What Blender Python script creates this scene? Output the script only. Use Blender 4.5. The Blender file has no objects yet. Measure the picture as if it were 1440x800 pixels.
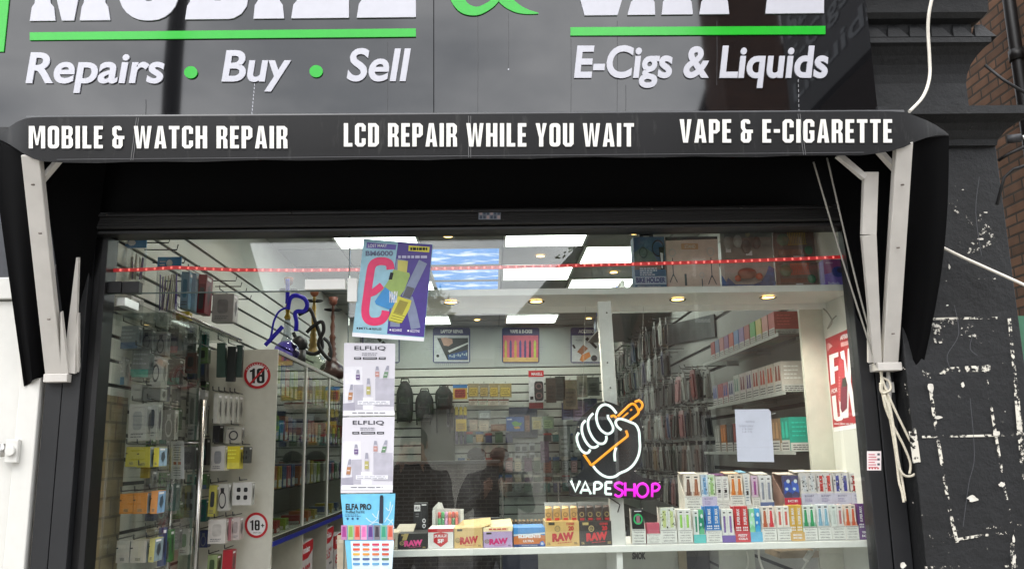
import bpy, math, random
from mathutils import Vector, Matrix
random.seed(7)
SC = bpy.context.scene
COL = SC.collection
rad = math.radians

# ------------------------------------------------------------------ camera
F = 1206.0
PITCH, ROLL, YAW = rad(11.07), rad(1.05), rad(1.5)
CAM = Vector((0.0, -3.2, 1.6))
FW = Vector((math.sin(YAW)*math.cos(PITCH), math.cos(YAW)*math.cos(PITCH), math.sin(PITCH)))
R0 = Vector((math.cos(YAW), -math.sin(YAW), 0.0))
U0 = R0.cross(FW)
RT = R0*math.cos(ROLL) - U0*math.sin(ROLL)
UP = U0*math.cos(ROLL) + R0*math.sin(ROLL)
cd = bpy.data.cameras.new('camera')
cd.sensor_width = 36.0
cd.lens = 36.0*F/1440.0
cd.clip_start, cd.clip_end = 0.05, 2000.0
cam = bpy.data.objects.new('camera', cd)
COL.objects.link(cam)
cam.matrix_world = Matrix(((RT.x, UP.x, -FW.x, CAM.x), (RT.y, UP.y, -FW.y, CAM.y), (RT.z, UP.z, -FW.z, CAM.z), (0, 0, 0, 1)))
SC.camera = cam

# ------------------------------------------------------------------ world, sun, exposure
SUN_EL, SUN_AZ = rad(52), rad(212)          # azimuth from +Y clockwise: sun stands in the street, to the left behind the camera
W = bpy.data.worlds.new('World')
SC.world = W
W.use_nodes = True
nt = W.node_tree
bg = nt.nodes['Background']
sky = nt.nodes.new('ShaderNodeTexSky')
sky.sky_type = 'NISHITA'
sky.sun_disc = False
sky.sun_elevation = SUN_EL
sky.sun_rotation = SUN_AZ
sky.air_density, sky.dust_density = 1.2, 3.0
tc = nt.nodes.new('ShaderNodeTexCoord')
mp = nt.nodes.new('ShaderNodeMapping')
mp.inputs['Scale'].default_value = (1.0, 1.0, 2.2)
nz = nt.nodes.new('ShaderNodeTexNoise')
nz.inputs['Scale'].default_value = 3.2
nz.inputs['Detail'].default_value = 7.0
nz.inputs['Roughness'].default_value = 0.58
cr = nt.nodes.new('ShaderNodeValToRGB')
CLOUD_LO, CLOUD_HI = 8.0, 17.5
cr.color_ramp.elements[0].position = 0.36
cr.color_ramp.elements[0].color = (CLOUD_LO, CLOUD_LO*1.04, CLOUD_LO*1.10, 1)
cr.color_ramp.elements[1].position = 0.72
cr.color_ramp.elements[1].color = (CLOUD_HI, CLOUD_HI, CLOUD_HI*1.01, 1)
mx = nt.nodes.new('ShaderNodeMixRGB')
mx.inputs[0].default_value = 0.9
nt.links.new(tc.outputs['Generated'], mp.inputs[0])
nt.links.new(mp.outputs[0], nz.inputs[0])
nt.links.new(nz.outputs[0], cr.inputs[0])
nt.links.new(sky.outputs[0], mx.inputs[1])
nt.links.new(cr.outputs[0], mx.inputs[2])
nt.links.new(mx.outputs[0], bg.inputs[0])
bg.inputs[1].default_value = 0.135
sd = bpy.data.lights.new('sun', 'SUN')
sd.energy = 0.7
sd.angle = rad(18)
sd.color = (1.0, 0.97, 0.93)
so = bpy.data.objects.new('sun', sd)
COL.objects.link(so)
sdir = Vector((math.sin(SUN_AZ)*math.cos(SUN_EL), math.cos(SUN_AZ)*math.cos(SUN_EL), math.sin(SUN_EL)))
so.rotation_euler = sdir.to_track_quat('Z', 'Y').to_euler()
so.location = (-6, -12, 18)
vs = SC.view_settings
vs.view_transform = 'Standard'
vs.look = 'None'
vs.gamma = 1
vs.use_curve_mapping = False
vs.exposure = 1.1
try:
    SC.cycles.max_bounces = 10
    SC.cycles.transparent_max_bounces = 16
    SC.cycles.sample_clamp_indirect = 6.0
    SC.cycles.caustics_reflective = False
    SC.cycles.caustics_refractive = False
except Exception:
    pass
PANEL_E, DOWN_E, DOWN_W, NEON_E = 4.2, 5.0, 6.0, 0.47

# ------------------------------------------------------------------ layout: photo pixel -> point on a real plane
def ray(x, y):
    return FW + RT*((x-720)/F) - UP*((y-400)/F)
def at(x, y, Y):
    d = ray(x, y)
    return CAM + d*((Y-CAM.y)/d.y)
def atx(x, y, X):
    d = ray(x, y)
    return CAM + d*((X-CAM.x)/d.x)
def atz(x, y, z):
    d = ray(x, y)
    return CAM + d*((z-CAM.z)/d.z)
def fit(x0, y0, x1, y1, Y):
    ym, xm = (y0+y1)/2, (x0+x1)/2
    return at(x0, ym, Y).x, at(x1, ym, Y).x, at(xm, y1, Y).z, at(xm, y0, Y).z
def PX(Y, ox=0.0, oy=0.0, s=1.0):
    def P(u, v, w=0.0):
        p = at(ox+u/s, oy+v/s, Y)
        return Vector((p.x, p.y-w, p.z))
    return P
def PA(o, ux, uy, n):
    o, ux, uy, n = Vector(o), Vector(ux), Vector(uy), Vector(n).normalized()
    return lambda u, v, w=0.0: o + ux*u + uy*v + n*w
def PB(tl, tr, br, bl):
    """bilinear sheet, u right and v down in 0..1, w out of it"""
    tl, tr, br, bl = map(Vector, (tl, tr, br, bl))
    n = (bl-tl).cross(tr-tl).normalized()
    return lambda u, v, w=0.0: (tl*(1-u)+tr*u)*(1-v) + (bl*(1-u)+br*u)*v + n*w

# ------------------------------------------------------------------ materials
def lin(c):
    c = c/255.0
    return c/12.92 if c <= 0.04045 else ((c+0.055)/1.055)**2.4
_mats = {}
def mat(rgb, rough=0.5, metal=0.0, var=0.12, scale=30.0, spec=0.5, coat=0.0, bump=0.0, alpha=1.0):
    key = (rgb, rough, metal, var, scale, spec, coat, bump, alpha)
    if key in _mats:
        return _mats[key]
    m = bpy.data.materials.new('paint_%d_%d_%d' % rgb)
    m.use_nodes = True
    n = m.node_tree
    b = n.nodes['Principled BSDF']
    c = [lin(v) for v in rgb]
    t = n.nodes.new('ShaderNodeTexCoord')
    z = n.nodes.new('ShaderNodeTexNoise')
    z.inputs['Scale'].default_value = scale
    z.inputs['Detail'].default_value = 4
    r = n.nodes.new('ShaderNodeValToRGB')
    r.color_ramp.elements[0].position, r.color_ramp.elements[1].position = 0.3, 0.7
    r.color_ramp.elements[0].color = tuple(v*(1-var) for v in c)+(1,)
    r.color_ramp.elements[1].color = tuple(min(1, v*(1+var*0.5)) for v in c)+(1,)
    n.links.new(t.outputs['Object'], z.inputs[0])
    n.links.new(z.outputs[0], r.inputs[0])
    n.links.new(r.outputs[0], b.inputs['Base Color'])
    b.inputs['Roughness'].default_value = rough
    b.inputs['Metallic'].default_value = metal
    b.inputs['Specular IOR Level'].default_value = spec
    b.inputs['Coat Weight'].default_value = coat
    b.inputs['Alpha'].default_value = alpha
    if bump:
        bp = n.nodes.new('ShaderNodeBump')
        bp.inputs['Strength'].default_value = bump
        bp.inputs['Distance'].default_value = 0.01
        n.links.new(z.outputs[0], bp.inputs['Height'])
        n.links.new(bp.outputs[0], b.inputs['Normal'])
    _mats[key] = m
    return m
def emit(rgb, e, base=0.6):
    key = ('e', rgb, e)
    if key in _mats:
        return _mats[key]
    m = bpy.data.materials.new('lit_%d_%d_%d' % rgb)
    m.use_nodes = True
    b = m.node_tree.nodes['Principled BSDF']
    c = tuple(lin(v) for v in rgb)+(1,)
    b.inputs['Base Color'].default_value = tuple(v*base for v in c[:3])+(1,)
    b.inputs['Emission Color'].default_value = c
    b.inputs['Emission Strength'].default_value = e
    b.inputs['Roughness'].default_value = 0.4
    _mats[key] = m
    return m
def glass_mat(name, tint=(0.95, 0.97, 0.955), refl=1.0, rough=0.0, dust=0.0):
    """flat sheet glass: lets light straight through, mirrors by the Fresnel law"""
    m = bpy.data.materials.new(name)
    m.use_nodes = True
    n = m.node_tree
    n.nodes.remove(n.nodes['Principled BSDF'])
    tr = n.nodes.new('ShaderNodeBsdfTransparent')
    tr.inputs[0].default_value = tint+(1,)
    gl = n.nodes.new('ShaderNodeBsdfGlossy')
    gl.inputs['Roughness'].default_value = rough
    fr = n.nodes.new('ShaderNodeLayerWeight')
    fr.inputs['Blend'].default_value = 0.5
    pw = n.nodes.new('ShaderNodeMath')
    pw.operation = 'POWER'
    pw.inputs[1].default_value = 5.0
    n.links.new(fr.outputs['Facing'], pw.inputs[0])
    ml = n.nodes.new('ShaderNodeMath')
    ml.operation = 'MULTIPLY_ADD'
    ml.inputs[1].default_value = 0.9
    ml.inputs[2].default_value = 0.04*refl
    mi = n.nodes.new('ShaderNodeMixShader')
    n.links.new(pw.outputs[0], ml.inputs[0])
    n.links.new(ml.outputs[0], mi.inputs[0])
    n.links.new(tr.outputs[0], mi.inputs[1])
    n.links.new(gl.outputs[0], mi.inputs[2])
    if not dust:
        n.links.new(mi.outputs[0], n.nodes['Material Output'].inputs[0])
        return m
    t = n.nodes.new('ShaderNodeTexCoord')             # faint smears and dust on the sheet
    mp_ = n.nodes.new('ShaderNodeMapping'); mp_.inputs['Scale'].default_value = (1.6, 1.0, 0.7); mp_.inputs['Rotation'].default_value = (0, 0.5, 0)
    z = n.nodes.new('ShaderNodeTexNoise'); z.inputs['Scale'].default_value = 4.0; z.inputs['Detail'].default_value = 9; z.inputs['Roughness'].default_value = 0.7
    r = n.nodes.new('ShaderNodeMapRange')
    r.inputs['From Min'].default_value, r.inputs['From Max'].default_value = 0.48, 0.8
    r.inputs['To Min'].default_value, r.inputs['To Max'].default_value = 0.004, dust
    df = n.nodes.new('ShaderNodeBsdfDiffuse'); df.inputs[0].default_value = (0.7, 0.7, 0.68, 1)
    m2 = n.nodes.new('ShaderNodeMixShader')
    n.links.new(t.outputs['Object'], mp_.inputs[0]); n.links.new(mp_.outputs[0], z.inputs[0]); n.links.new(z.outputs[0], r.inputs[0])
    n.links.new(r.outputs[0], m2.inputs[0]); n.links.new(mi.outputs[0], m2.inputs[1]); n.links.new(df.outputs[0], m2.inputs[2])
    n.links.new(m2.outputs[0], n.nodes['Material Output'].inputs[0])
    return m
def brick_mat(name, axes, c1, c2, mortar, bw=0.225, bh=0.075, msize=0.008, bump=0.6, rough=0.9):
    m = bpy.data.materials.new(name)
    m.use_nodes = True
    n = m.node_tree
    b = n.nodes['Principled BSDF']
    t = n.nodes.new('ShaderNodeTexCoord')
    s = n.nodes.new('ShaderNodeSeparateXYZ')
    c = n.nodes.new('ShaderNodeCombineXYZ')
    n.links.new(t.outputs['Object'], s.inputs[0])
    for i, a in enumerate(axes):
        n.links.new(s.outputs['XYZ'.index(a)], c.inputs[i])
    br = n.nodes.new('ShaderNodeTexBrick')
    br.inputs['Scale'].default_value = 1.0
    br.inputs['Brick Width'].default_value = bw
    br.inputs['Row Height'].default_value = bh
    br.inputs['Mortar Size'].default_value = msize
    br.inputs['Mortar Smooth'].default_value = 0.2
    br.inputs['Color1'].default_value = tuple(lin(v) for v in c1)+(1,)
    br.inputs['Color2'].default_value = tuple(lin(v) for v in c2)+(1,)
    br.inputs['Mortar'].default_value = tuple(lin(v) for v in mortar)+(1,)
    n.links.new(c.outputs[0], br.inputs[0])
    z = n.nodes.new('ShaderNodeTexNoise')
    z.inputs['Scale'].default_value = 9.0
    z.inputs['Detail'].default_value = 6
    n.links.new(t.outputs['Object'], z.inputs[0])
    x = n.nodes.new('ShaderNodeMixRGB')
    x.blend_type = 'MULTIPLY'
    x.inputs[0].default_value = 0.55
    n.links.new(br.outputs[0], x.inputs[1])
    n.links.new(z.outputs[0], x.inputs[2])
    n.links.new(x.outputs[0], b.inputs['Base Color'])
    b.inputs['Roughness'].default_value = rough
    bp = n.nodes.new('ShaderNodeBump')
    bp.inputs['Strength'].default_value = bump
    bp.inputs['Distance'].default_value = 0.006
    bp.invert = True
    n.links.new(br.outputs['Fac'], bp.inputs['Height'])
    n.links.new(bp.outputs[0], b.inputs['Normal'])
    return m
def worn_mat(name, base, wear, lo=0.60, hi=0.64, scale=14.0, rough=0.6, stretch=(1, 1, 1), spec=0.5, grime=0.35, fine=False):
    """paint with dirt and worn flecks showing another colour underneath"""
    m = bpy.data.materials.new(name)
    m.use_nodes = True
    n = m.node_tree
    b = n.nodes['Principled BSDF']
    t = n.nodes.new('ShaderNodeTexCoord')
    mp = n.nodes.new('ShaderNodeMapping')
    mp.inputs['Scale'].default_value = stretch
    z = n.nodes.new('ShaderNodeTexNoise')
    z.inputs['Scale'].default_value = scale
    z.inputs['Detail'].default_value = 9
    z.inputs['Roughness'].default_value = 0.68
    z2 = n.nodes.new('ShaderNodeTexNoise')
    z2.inputs['Scale'].default_value = 3.1
    z2.inputs['Detail'].default_value = 8
    n.links.new(t.outputs['Object'], mp.inputs[0])
    n.links.new(mp.outputs[0], z.inputs[0])
    n.links.new(mp.outputs[0], z2.inputs[0])
    r = n.nodes.new('ShaderNodeValToRGB')
    r.color_ramp.elements[0].position, r.color_ramp.elements[1].position = lo, hi
    r.color_ramp.elements[0].color = (0, 0, 0, 1)
    r.color_ramp.elements[1].color = (1, 1, 1, 1)
    n.links.new(z.outputs[0], r.inputs[0])
    g = n.nodes.new('ShaderNodeValToRGB')
    cb = [lin(v) for v in base]
    g.color_ramp.elements[0].position, g.color_ramp.elements[1].position = 0.3, 0.72
    g.color_ramp.elements[0].color = tuple(v*(1-grime) for v in cb)+(1,)
    g.color_ramp.elements[1].color = tuple(v*(1+grime) for v in cb)+(1,)
    n.links.new(z2.outputs[0], g.inputs[0])
    x = n.nodes.new('ShaderNodeMixRGB')
    n.links.new(r.outputs[0], x.inputs[0])
    n.links.new(g.outputs[0], x.inputs[1])
    x.inputs[2].default_value = tuple(lin(v) for v in wear)+(1,)
    n.links.new(x.outputs[0], b.inputs['Base Color'])
    b.inputs['Roughness'].default_value = rough
    b.inputs['Specular IOR Level'].default_value = spec
    bp = n.nodes.new('ShaderNodeBump')
    bp.inputs['Strength'].default_value = 0.75 if fine else 0.35
    bp.inputs['Distance'].default_value = 0.008 if fine else 0.006
    n.links.new((z if fine else z2).outputs[0], bp.inputs['Height'])
    n.links.new(bp.outputs[0], b.inputs['Normal'])
    return m
def chip_mat(name, rgb, lo, hi, scale):
    """flaked remains of paint: opaque flecks with bare gaps between them"""
    m = bpy.data.materials.new(name)
    m.use_nodes = True
    n = m.node_tree
    b = n.nodes['Principled BSDF']
    b.inputs['Base Color'].default_value = tuple(lin(v) for v in rgb)+(1,)
    b.inputs['Roughness'].default_value = 0.85
    t = n.nodes.new('ShaderNodeTexCoord')
    z = n.nodes.new('ShaderNodeTexNoise')
    z.inputs['Scale'].default_value = scale
    z.inputs['Detail'].default_value = 8
    z.inputs['Roughness'].default_value = 0.7
    r = n.nodes.new('ShaderNodeValToRGB')
    r.color_ramp.elements[0].position, r.color_ramp.elements[1].position = lo, hi
    r.color_ramp.elements[0].color = (0, 0, 0, 1)
    r.color_ramp.elements[1].color = (1, 1, 1, 1)
    z3 = n.nodes.new('ShaderNodeTexNoise'); z3.inputs['Scale'].default_value = 7.5; z3.inputs['Detail'].default_value = 3
    mb = n.nodes.new('ShaderNodeMixRGB'); mb.inputs[0].default_value = 0.48
    n.links.new(t.outputs['Object'], z.inputs[0]); n.links.new(t.outputs['Object'], z3.inputs[0])
    n.links.new(z.outputs[0], mb.inputs[1]); n.links.new(z3.outputs[0], mb.inputs[2])
    n.links.new(mb.outputs[0], r.inputs[0])
    n.links.new(r.outputs[0], b.inputs['Alpha'])
    return m
WHITE = mat((222, 222, 216), 0.5, var=0.06)
WALLW = mat((214, 215, 208), 0.6, var=0.06, scale=4.0)
PAPER = mat((232, 232, 236), 0.7, var=0.03)
BLACK = mat((14, 14, 16), 0.5)
INK = mat((26, 26, 30), 0.6)
DARK = mat((40, 41, 44), 0.55)
CHROME = mat((176, 174, 170), 0.26, 1.0, var=0.08)
RED = mat((190, 30, 42), 0.5)
GLASS = glass_mat('window_glass', refl=1.7, dust=0.04)
DOORG = glass_mat('door_glass', refl=1.0, dust=0.03)
CLEAR = glass_mat('display_glass', (0.90, 0.94, 0.92), 0.9)
FILM = glass_mat('clear_film', (0.94, 0.95, 0.95), 2.2, 0.12)

# ------------------------------------------------------------------ mesh builder
_txt = {}
def text_tris(s, bold, shear, res):
    k = (s, bold, shear, res)
    if k not in _txt:
        c = bpy.data.curves.new('lettering', 'FONT')
        c.body = s
        c.offset = bold
        c.shear = shear
        c.resolution_u = res
        o = bpy.data.objects.new('lettering', c)
        me = bpy.data.meshes.new_from_object(o)
        vs_ = [(v.co.x, v.co.y) for v in me.vertices]
        fs_ = [tuple(p.vertices) for p in me.polygons]
        x0 = min(v[0] for v in vs_); x1 = max(v[0] for v in vs_)
        y0 = min(v[1] for v in vs_); y1 = max(v[1] for v in vs_)
        vs_ = [((a-x0)/(x1-x0), (y1-b)/(y1-y0)) for a, b in vs_]
        _txt[k] = (vs_, fs_)
        bpy.data.objects.remove(o); bpy.data.curves.remove(c); bpy.data.meshes.remove(me)
    return _txt[k]
class MB:
    def __init__(s):
        s.v, s.f, s.m, s.ml, s.sm = [], [], [], [], []
    def mi(s, m):
        if m not in s.ml:
            s.ml.append(m)
        return s.ml.index(m)
    def poly(s, pts, m, smooth=False):
        b = len(s.v)
        s.v += [Vector(p) for p in pts]
        s.f.append(tuple(range(b, b+len(pts)))); s.m.append(s.mi(m)); s.sm.append(smooth)
    def mesh(s, vs_, fs_, m, smooth=False):
        b = len(s.v)
        s.v += [Vector(p) for p in vs_]
        i = s.mi(m)
        for f in fs_:
            s.f.append(tuple(b+k for k in f)); s.m.append(i); s.sm.append(smooth)
        return s
    def box(s, x0, x1, y0, y1, z0, z1, m, T=None):
        p = [(x, y, z) for x in (x0, x1) for y in (y0, y1) for z in (z0, z1)]
        if T is not None:
            p = [T @ Vector(q) for q in p]
        s.mesh(p, [(0, 1, 3, 2), (4, 6, 7, 5), (0, 4, 5, 1), (2, 3, 7, 6), (0, 2, 6, 4), (1, 5, 7, 3)], m)
        return s
    def hexa(s, front, back, m):
        """solid between two four-point faces"""
        s.mesh(list(front)+list(back), [(0, 1, 2, 3), (7, 6, 5, 4), (0, 4, 5, 1), (1, 5, 6, 2), (2, 6, 7, 3), (3, 7, 4, 0)], m)
        return s
    def beam(s, p0, p1, w, h, m, side=None, w1=None, h1=None):
        p0, p1 = Vector(p0), Vector(p1)
        d = (p1-p0).normalized()
        a = Vector(side) if side is not None else (Vector((1, 0, 0)) if abs(d.x) < 0.9 else Vector((0, 0, 1)))
        a = (a-d*a.dot(d)).normalized()
        b = d.cross(a)
        w1 = w if w1 is None else w1
        h1 = h if h1 is None else h1
        q = lambda p, ww, hh: [p-a*ww/2-b*hh/2, p+a*ww/2-b*hh/2, p+a*ww/2+b*hh/2, p-a*ww/2+b*hh/2]
        return s.hexa(q(p0, w, h), q(p1, w1, h1), m)
    def tube(s, pts, r, m, n=8, caps=True, closed=False, smooth=True):
        pts = [Vector(p) for p in pts]
        k = len(pts)
        rs = r if isinstance(r, (list, tuple)) else [r]*k
        b = len(s.v)
        nrm = None
        for i, p in enumerate(pts):
            if closed:
                d = pts[(i+1) % k]-pts[i-1]
            else:
                d = pts[min(i+1, k-1)]-pts[max(i-1, 0)]
            d = d.normalized() if d.length > 1e-9 else Vector((0, 0, 1))
            if nrm is None:
                nrm = d.orthogonal().normalized()
            nrm = nrm-d*nrm.dot(d)
            nrm = nrm.normalized() if nrm.length > 1e-6 else d.orthogonal().normalized()
            bn = d.cross(nrm)
            for j in range(n):
                a = 2*math.pi*j/n
                s.v.append(p+(nrm*math.cos(a)+bn*math.sin(a))*rs[i])
        i_ = s.mi(m)
        for i in range(k if closed else k-1):
            for j in range(n):
                a, c = b+i*n, b+((i+1) % k)*n
                s.f.append((a+j, a+(j+1) % n, c+(j+1) % n, c+j)); s.m.append(i_); s.sm.append(smooth)
        if caps and not closed:
            s.f.append(tuple(b+j for j in range(n-1, -1, -1))); s.m.append(i_); s.sm.append(False)
            s.f.append(tuple(b+(k-1)*n+j for j in range(n))); s.m.append(i_); s.sm.append(False)
        return s
    def lathe(s, prof, c, m, n=20, smooth=True):
        c = Vector(c)
        b = len(s.v)
        for (r, z) in prof:
            for j in range(n):
                a = 2*math.pi*j/n
                s.v.append(c+Vector((r*math.cos(a), r*math.sin(a), z)))
        i_ = s.mi(m)
        for i in range(len(prof)-1):
            for j in range(n):
                s.f.append((b+i*n+j, b+i*n+(j+1) % n, b+(i+1)*n+(j+1) % n, b+(i+1)*n+j)); s.m.append(i_); s.sm.append(smooth)
        return s
    def ball(s, c, r, m, n=10, sz=(1, 1, 1)):
        pr = [(max(1e-4, math.sin(math.pi*i/n))*r, -math.cos(math.pi*i/n)*r) for i in range(n+1)]
        b = len(s.v)
        s.lathe(pr, (0, 0, 0), m, n*2)
        for i in range(b, len(s.v)):
            s.v[i] = Vector((s.v[i].x*sz[0], s.v[i].y*sz[1], s.v[i].z*sz[2]))+Vector(c)
        return s
    # flat graphics through a plane map P(u, v, w)
    def rectP(s, P, u0, v0, u1, v1, w, m):
        s.poly([P(u0, v1, w), P(u1, v1, w), P(u1, v0, w), P(u0, v0, w)], m)
        return s
    def polyP(s, P, pts, w, m):
        s.poly([P(a, b, w) for a, b in pts], m)
        return s
    def discP(s, P, cu, cv, ru, rv, w, m, n=24):
        s.poly([P(cu+ru*math.cos(2*math.pi*i/n), cv-rv*math.sin(2*math.pi*i/n), w) for i in range(n)], m)
        return s
    def ringP(s, P, cu, cv, ru, rv, t, w, m, n=32):
        for i in range(n):
            a, b = 2*math.pi*i/n, 2*math.pi*(i+1)/n
            q = lambda g, k: P(cu+ru*k*math.cos(g), cv-rv*k*math.sin(g), w)
            s.poly([q(a, 1-t), q(a, 1), q(b, 1), q(b, 1-t)], m)
        return s
    def strokeP(s, P, pts, t, w, m):
        """flat band of width t along a path"""
        L, Rr = [], []
        k = len(pts)
        for i in range(k):
            a, b = pts[max(i-1, 0)], pts[min(i+1, k-1)]
            dx, dy = b[0]-a[0], b[1]-a[1]
            l = math.hypot(dx, dy) or 1
            nx, ny = -dy/l*t/2, dx/l*t/2
            L.append((pts[i][0]+nx, pts[i][1]+ny)); Rr.append((pts[i][0]-nx, pts[i][1]-ny))
        for i in range(k-1):
            s.poly([P(*L[i], w), P(*L[i+1], w), P(*Rr[i+1], w), P(*Rr[i], w)], m)
        return s
    def txt(s, P, body, u0, v0, u1, v1, w, m, bold=0.0, shear=0.0, res=4, depth=0.0):
        vv, ff = text_tris(body, bold, shear, res)
        q = [(u0+(u1-u0)*a, v0+(v1-v0)*b) for a, b in vv]
        s.mesh([P(a, b, w) for a, b in q], ff, m)
        if depth:
            edges = {}
            for f in ff:
                for i in range(len(f)):
                    e = (f[i], f[(i+1) % len(f)])
                    if (e[1], e[0]) in edges:
                        del edges[(e[1], e[0])]
                    else:
                        edges[e] = 1
            for a, b in edges:
                s.poly([P(*q[a], w), P(*q[b], w), P(*q[b], w-depth), P(*q[a], w-depth)], m)
        return s
    def lines(s, P, u0, v0, u1, v1, n, w, m, fill=0.5, rag=0.3):
        h = (v1-v0)/n
        for i in range(n):
            a = u0
            e = u0+(u1-u0)*(1-rag*random.random())
            while a < e:
                b = min(e, a+(u1-u0)*(0.08+0.16*random.random()))
                s.rectP(P, a, v0+h*(i+0.5-fill/2), b, v0+h*(i+0.5+fill/2), w, m)
                a = b+(u1-u0)*0.035
        return s
    def build(s, name, parent=None, bevel=0.0, origin=None):
        if origin is None:
            if parent is not None:
                p = parent
                origin = Vector((0, 0, 0))
                while p is not None:
                    origin = origin+p.location
                    p = p.parent
                loc = Vector((0, 0, 0))
            else:
                xs = [v.x for v in s.v]; ys = [v.y for v in s.v]; zs = [v.z for v in s.v]
                origin = Vector(((min(xs)+max(xs))/2, (min(ys)+max(ys))/2, min(zs)))
                loc = origin
        else:
            origin = Vector(origin)
            loc = origin if parent is None else Vector((0, 0, 0))
        me = bpy.data.meshes.new(name)
        me.from_pydata([v-origin for v in s.v], [], s.f)
        for m in s.ml:
            me.materials.append(m)
        me.polygons.foreach_set('material_index', s.m)
        me.polygons.foreach_set('use_smooth', s.sm)
        me.update()
        o = bpy.data.objects.new(name, me)
        COL.objects.link(o)
        o.location = loc
        if parent is not None:
            o.parent = parent
        if bevel:
            bm_ = o.modifiers.new('soft_edges', 'BEVEL')
            bm_.width = bevel
            bm_.segments = 2
            bm_.limit_method = 'ANGLE'
            bm_.angle_limit = rad(40)
        return o
def tag(o, label=None, cat=None, group=None, kind=None):
    if label: o['label'] = label
    if cat: o['category'] = cat
    if group: o['group'] = group
    if kind: o['kind'] = kind
    return o
def thing(name, label, cat, loc, group=None):
    o = bpy.data.objects.new(name, None)
    o.empty_display_size = 0.05
    COL.objects.link(o)
    o.location = Vector(loc)
    return tag(o, label, cat, group)
def copy_tree(o, parent=None):
    c = o.copy()
    COL.objects.link(c)
    if parent is not None:
        c.parent = parent
    for ch in list(o.children):
        copy_tree(ch, c)
    return c
# ------------------------------------------------------------------ ground and street
PAVE = brick_mat('paving', 'XY', (168, 165, 158), (178, 174, 166), (110, 108, 102), 0.6, 0.45, 0.01, 0.2)
ASPH = mat((92, 92, 94), 0.9, var=0.3, scale=60, bump=0.3)
def sheet(name, x0, x1, y0, y1, z0, z1, m):
    return tag(MB().box(x0, x1, y0, y1, z0, z1, m).build(name), kind='structure')
sheet('ground', -300, 300, -300, 300, -0.5, -0.14, mat((84, 86, 74), 0.95, var=0.3, scale=2))
sheet('road', -80, 80, -11.2, -4.55, -0.13, -0.10, ASPH)
sheet('pavement', -80, 80, -4.4, 0.1, -0.13, 0.0, PAVE)
sheet('kerb', -80, 80, -4.54, -4.41, -0.13, 0.004, mat((150, 148, 142), 0.85, var=0.2))
sheet('far_pavement', -80, 80, -15.0, -11.21, -0.13, 0.0, PAVE)
tag(MB().box(-60, 60, -7.86, -7.76, -0.096, -0.092, mat((200, 200, 190), 0.8)).build('road_marking'), kind='structure')

BRK_XZ = brick_mat('brick_front', 'XZ', (124, 84, 64), (98, 64, 50), (128, 118, 106))
BRK_YZ = brick_mat('brick_side', 'YZ', (180, 138, 110), (140, 110, 90), (104, 94, 84), msize=0.01, bump=1.0)
ROOF = mat((70, 66, 64), 0.9, var=0.25, scale=9)
SLATE = mat((58, 60, 66), 0.8, var=0.25, scale=9)
PANE = mat((40, 48, 56), 0.08, spec=0.8)
def house(name, x0, x1, y0, y1, eave, peak, label, wm, gable_front=True, wins=()):
    t = thing(name, label, 'building', ((x0+x1)/2, y1, 0), 'buildings across the street')
    w = MB()
    xm, ym = (x0+x1)/2, (y0+y1)/2
    w.box(x0, x1, y0, y1, -0.1, eave, wm)
    if gable_front:
        for y in (y0, y1):
            w.poly([(x0, y, eave), (x1, y, eave), (xm, y, peak)], wm)
    else:
        for x in (x0, x1):
            w.poly([(x, y0, eave), (x, y1, eave), (x, ym, peak)], wm)
    w.build('wall', t)
    r = MB()
    o, th = 0.3, 0.16
    if gable_front:
        k = (peak-eave)/(xm-x0)
        for sx in (-1, 1):
            xe = x0-o if sx < 0 else x1+o
            a = [(xe, y1+o, eave-o*k), (xm, y1+o, peak), (xm, y0-o, peak), (xe, y0-o, eave-o*k)]
            r.hexa([(p[0], p[1], p[2]+0.02) for p in a], [(p[0], p[1], p[2]+th) for p in a], SLATE)
    else:
        k = (peak-eave)/(ym-y0)
        for sy in (-1, 1):
            ye = y0-o if sy < 0 else y1+o
            a = [(x0-o, ye, eave-o*k), (x1+o, ye, eave-o*k), (x1+o, ym, peak), (x0-o, ym, peak)]
            r.hexa([(p[0], p[1], p[2]+0.02) for p in a], [(p[0], p[1], p[2]+th) for p in a], SLATE)
    rf = r.build('roof', t)
    MB().box(xm-0.35, xm+0.35, ym-0.3, ym+0.3, peak-0.4, peak+1.0, wm).build('chimney', rf)
    for (cx, cz, ww, hh) in wins:
        f = MB()
        for (a, b, c, d) in ((cx-ww/2, cx+ww/2, cz-hh/2, cz-hh/2+0.07), (cx-ww/2, cx+ww/2, cz+hh/2-0.07, cz+hh/2),
                             (cx-ww/2, cx-ww/2+0.07, cz-hh/2+0.07, cz+hh/2-0.07), (cx+ww/2-0.07, cx+ww/2, cz-hh/2+0.07, cz+hh/2-0.07)):
            f.box(a, b, y1+0.003, y1+0.07, c, d, WHITE)
        fo = f.build('window', t)
        MB().box(cx-ww/2+0.07, cx+ww/2-0.07, y1+0.01, y1+0.03, cz-hh/2+0.07, cz+hh/2-0.07, PANE).build('pane', fo)
house('brick_house', -17, -7.4, -24, -15.2, 6.2, 9.0, 'wide brick house across the street, its ridge along the road', BRK_XZ, False,
      [(x, z, 1.1, 1.4) for x in (-15.6, -13.2, -10.8, -8.6) for z in (1.5, 4.5)])
house('gabled_house', 0.4, 10.2, -26, -16.2, 4.3, 9.6, 'steep gabled brick house across the street beside a square tower', BRK_XZ, True,
      [(x, z, 1.2, 1.5) for x in (2.2, 5.3, 8.4) for z in (1.6, )]+[(5.3, 5.2, 1.2, 1.5)])
tw = thing('brick_tower', 'tall square brick tower rising above the gabled house across the street', 'building', (6.0, -14.4, 0), 'buildings across the street')
MB().box(5.0, 6.5, -16.0, -14.4, -0.1, 13.5, BRK_XZ).build('wall', tw)
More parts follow.
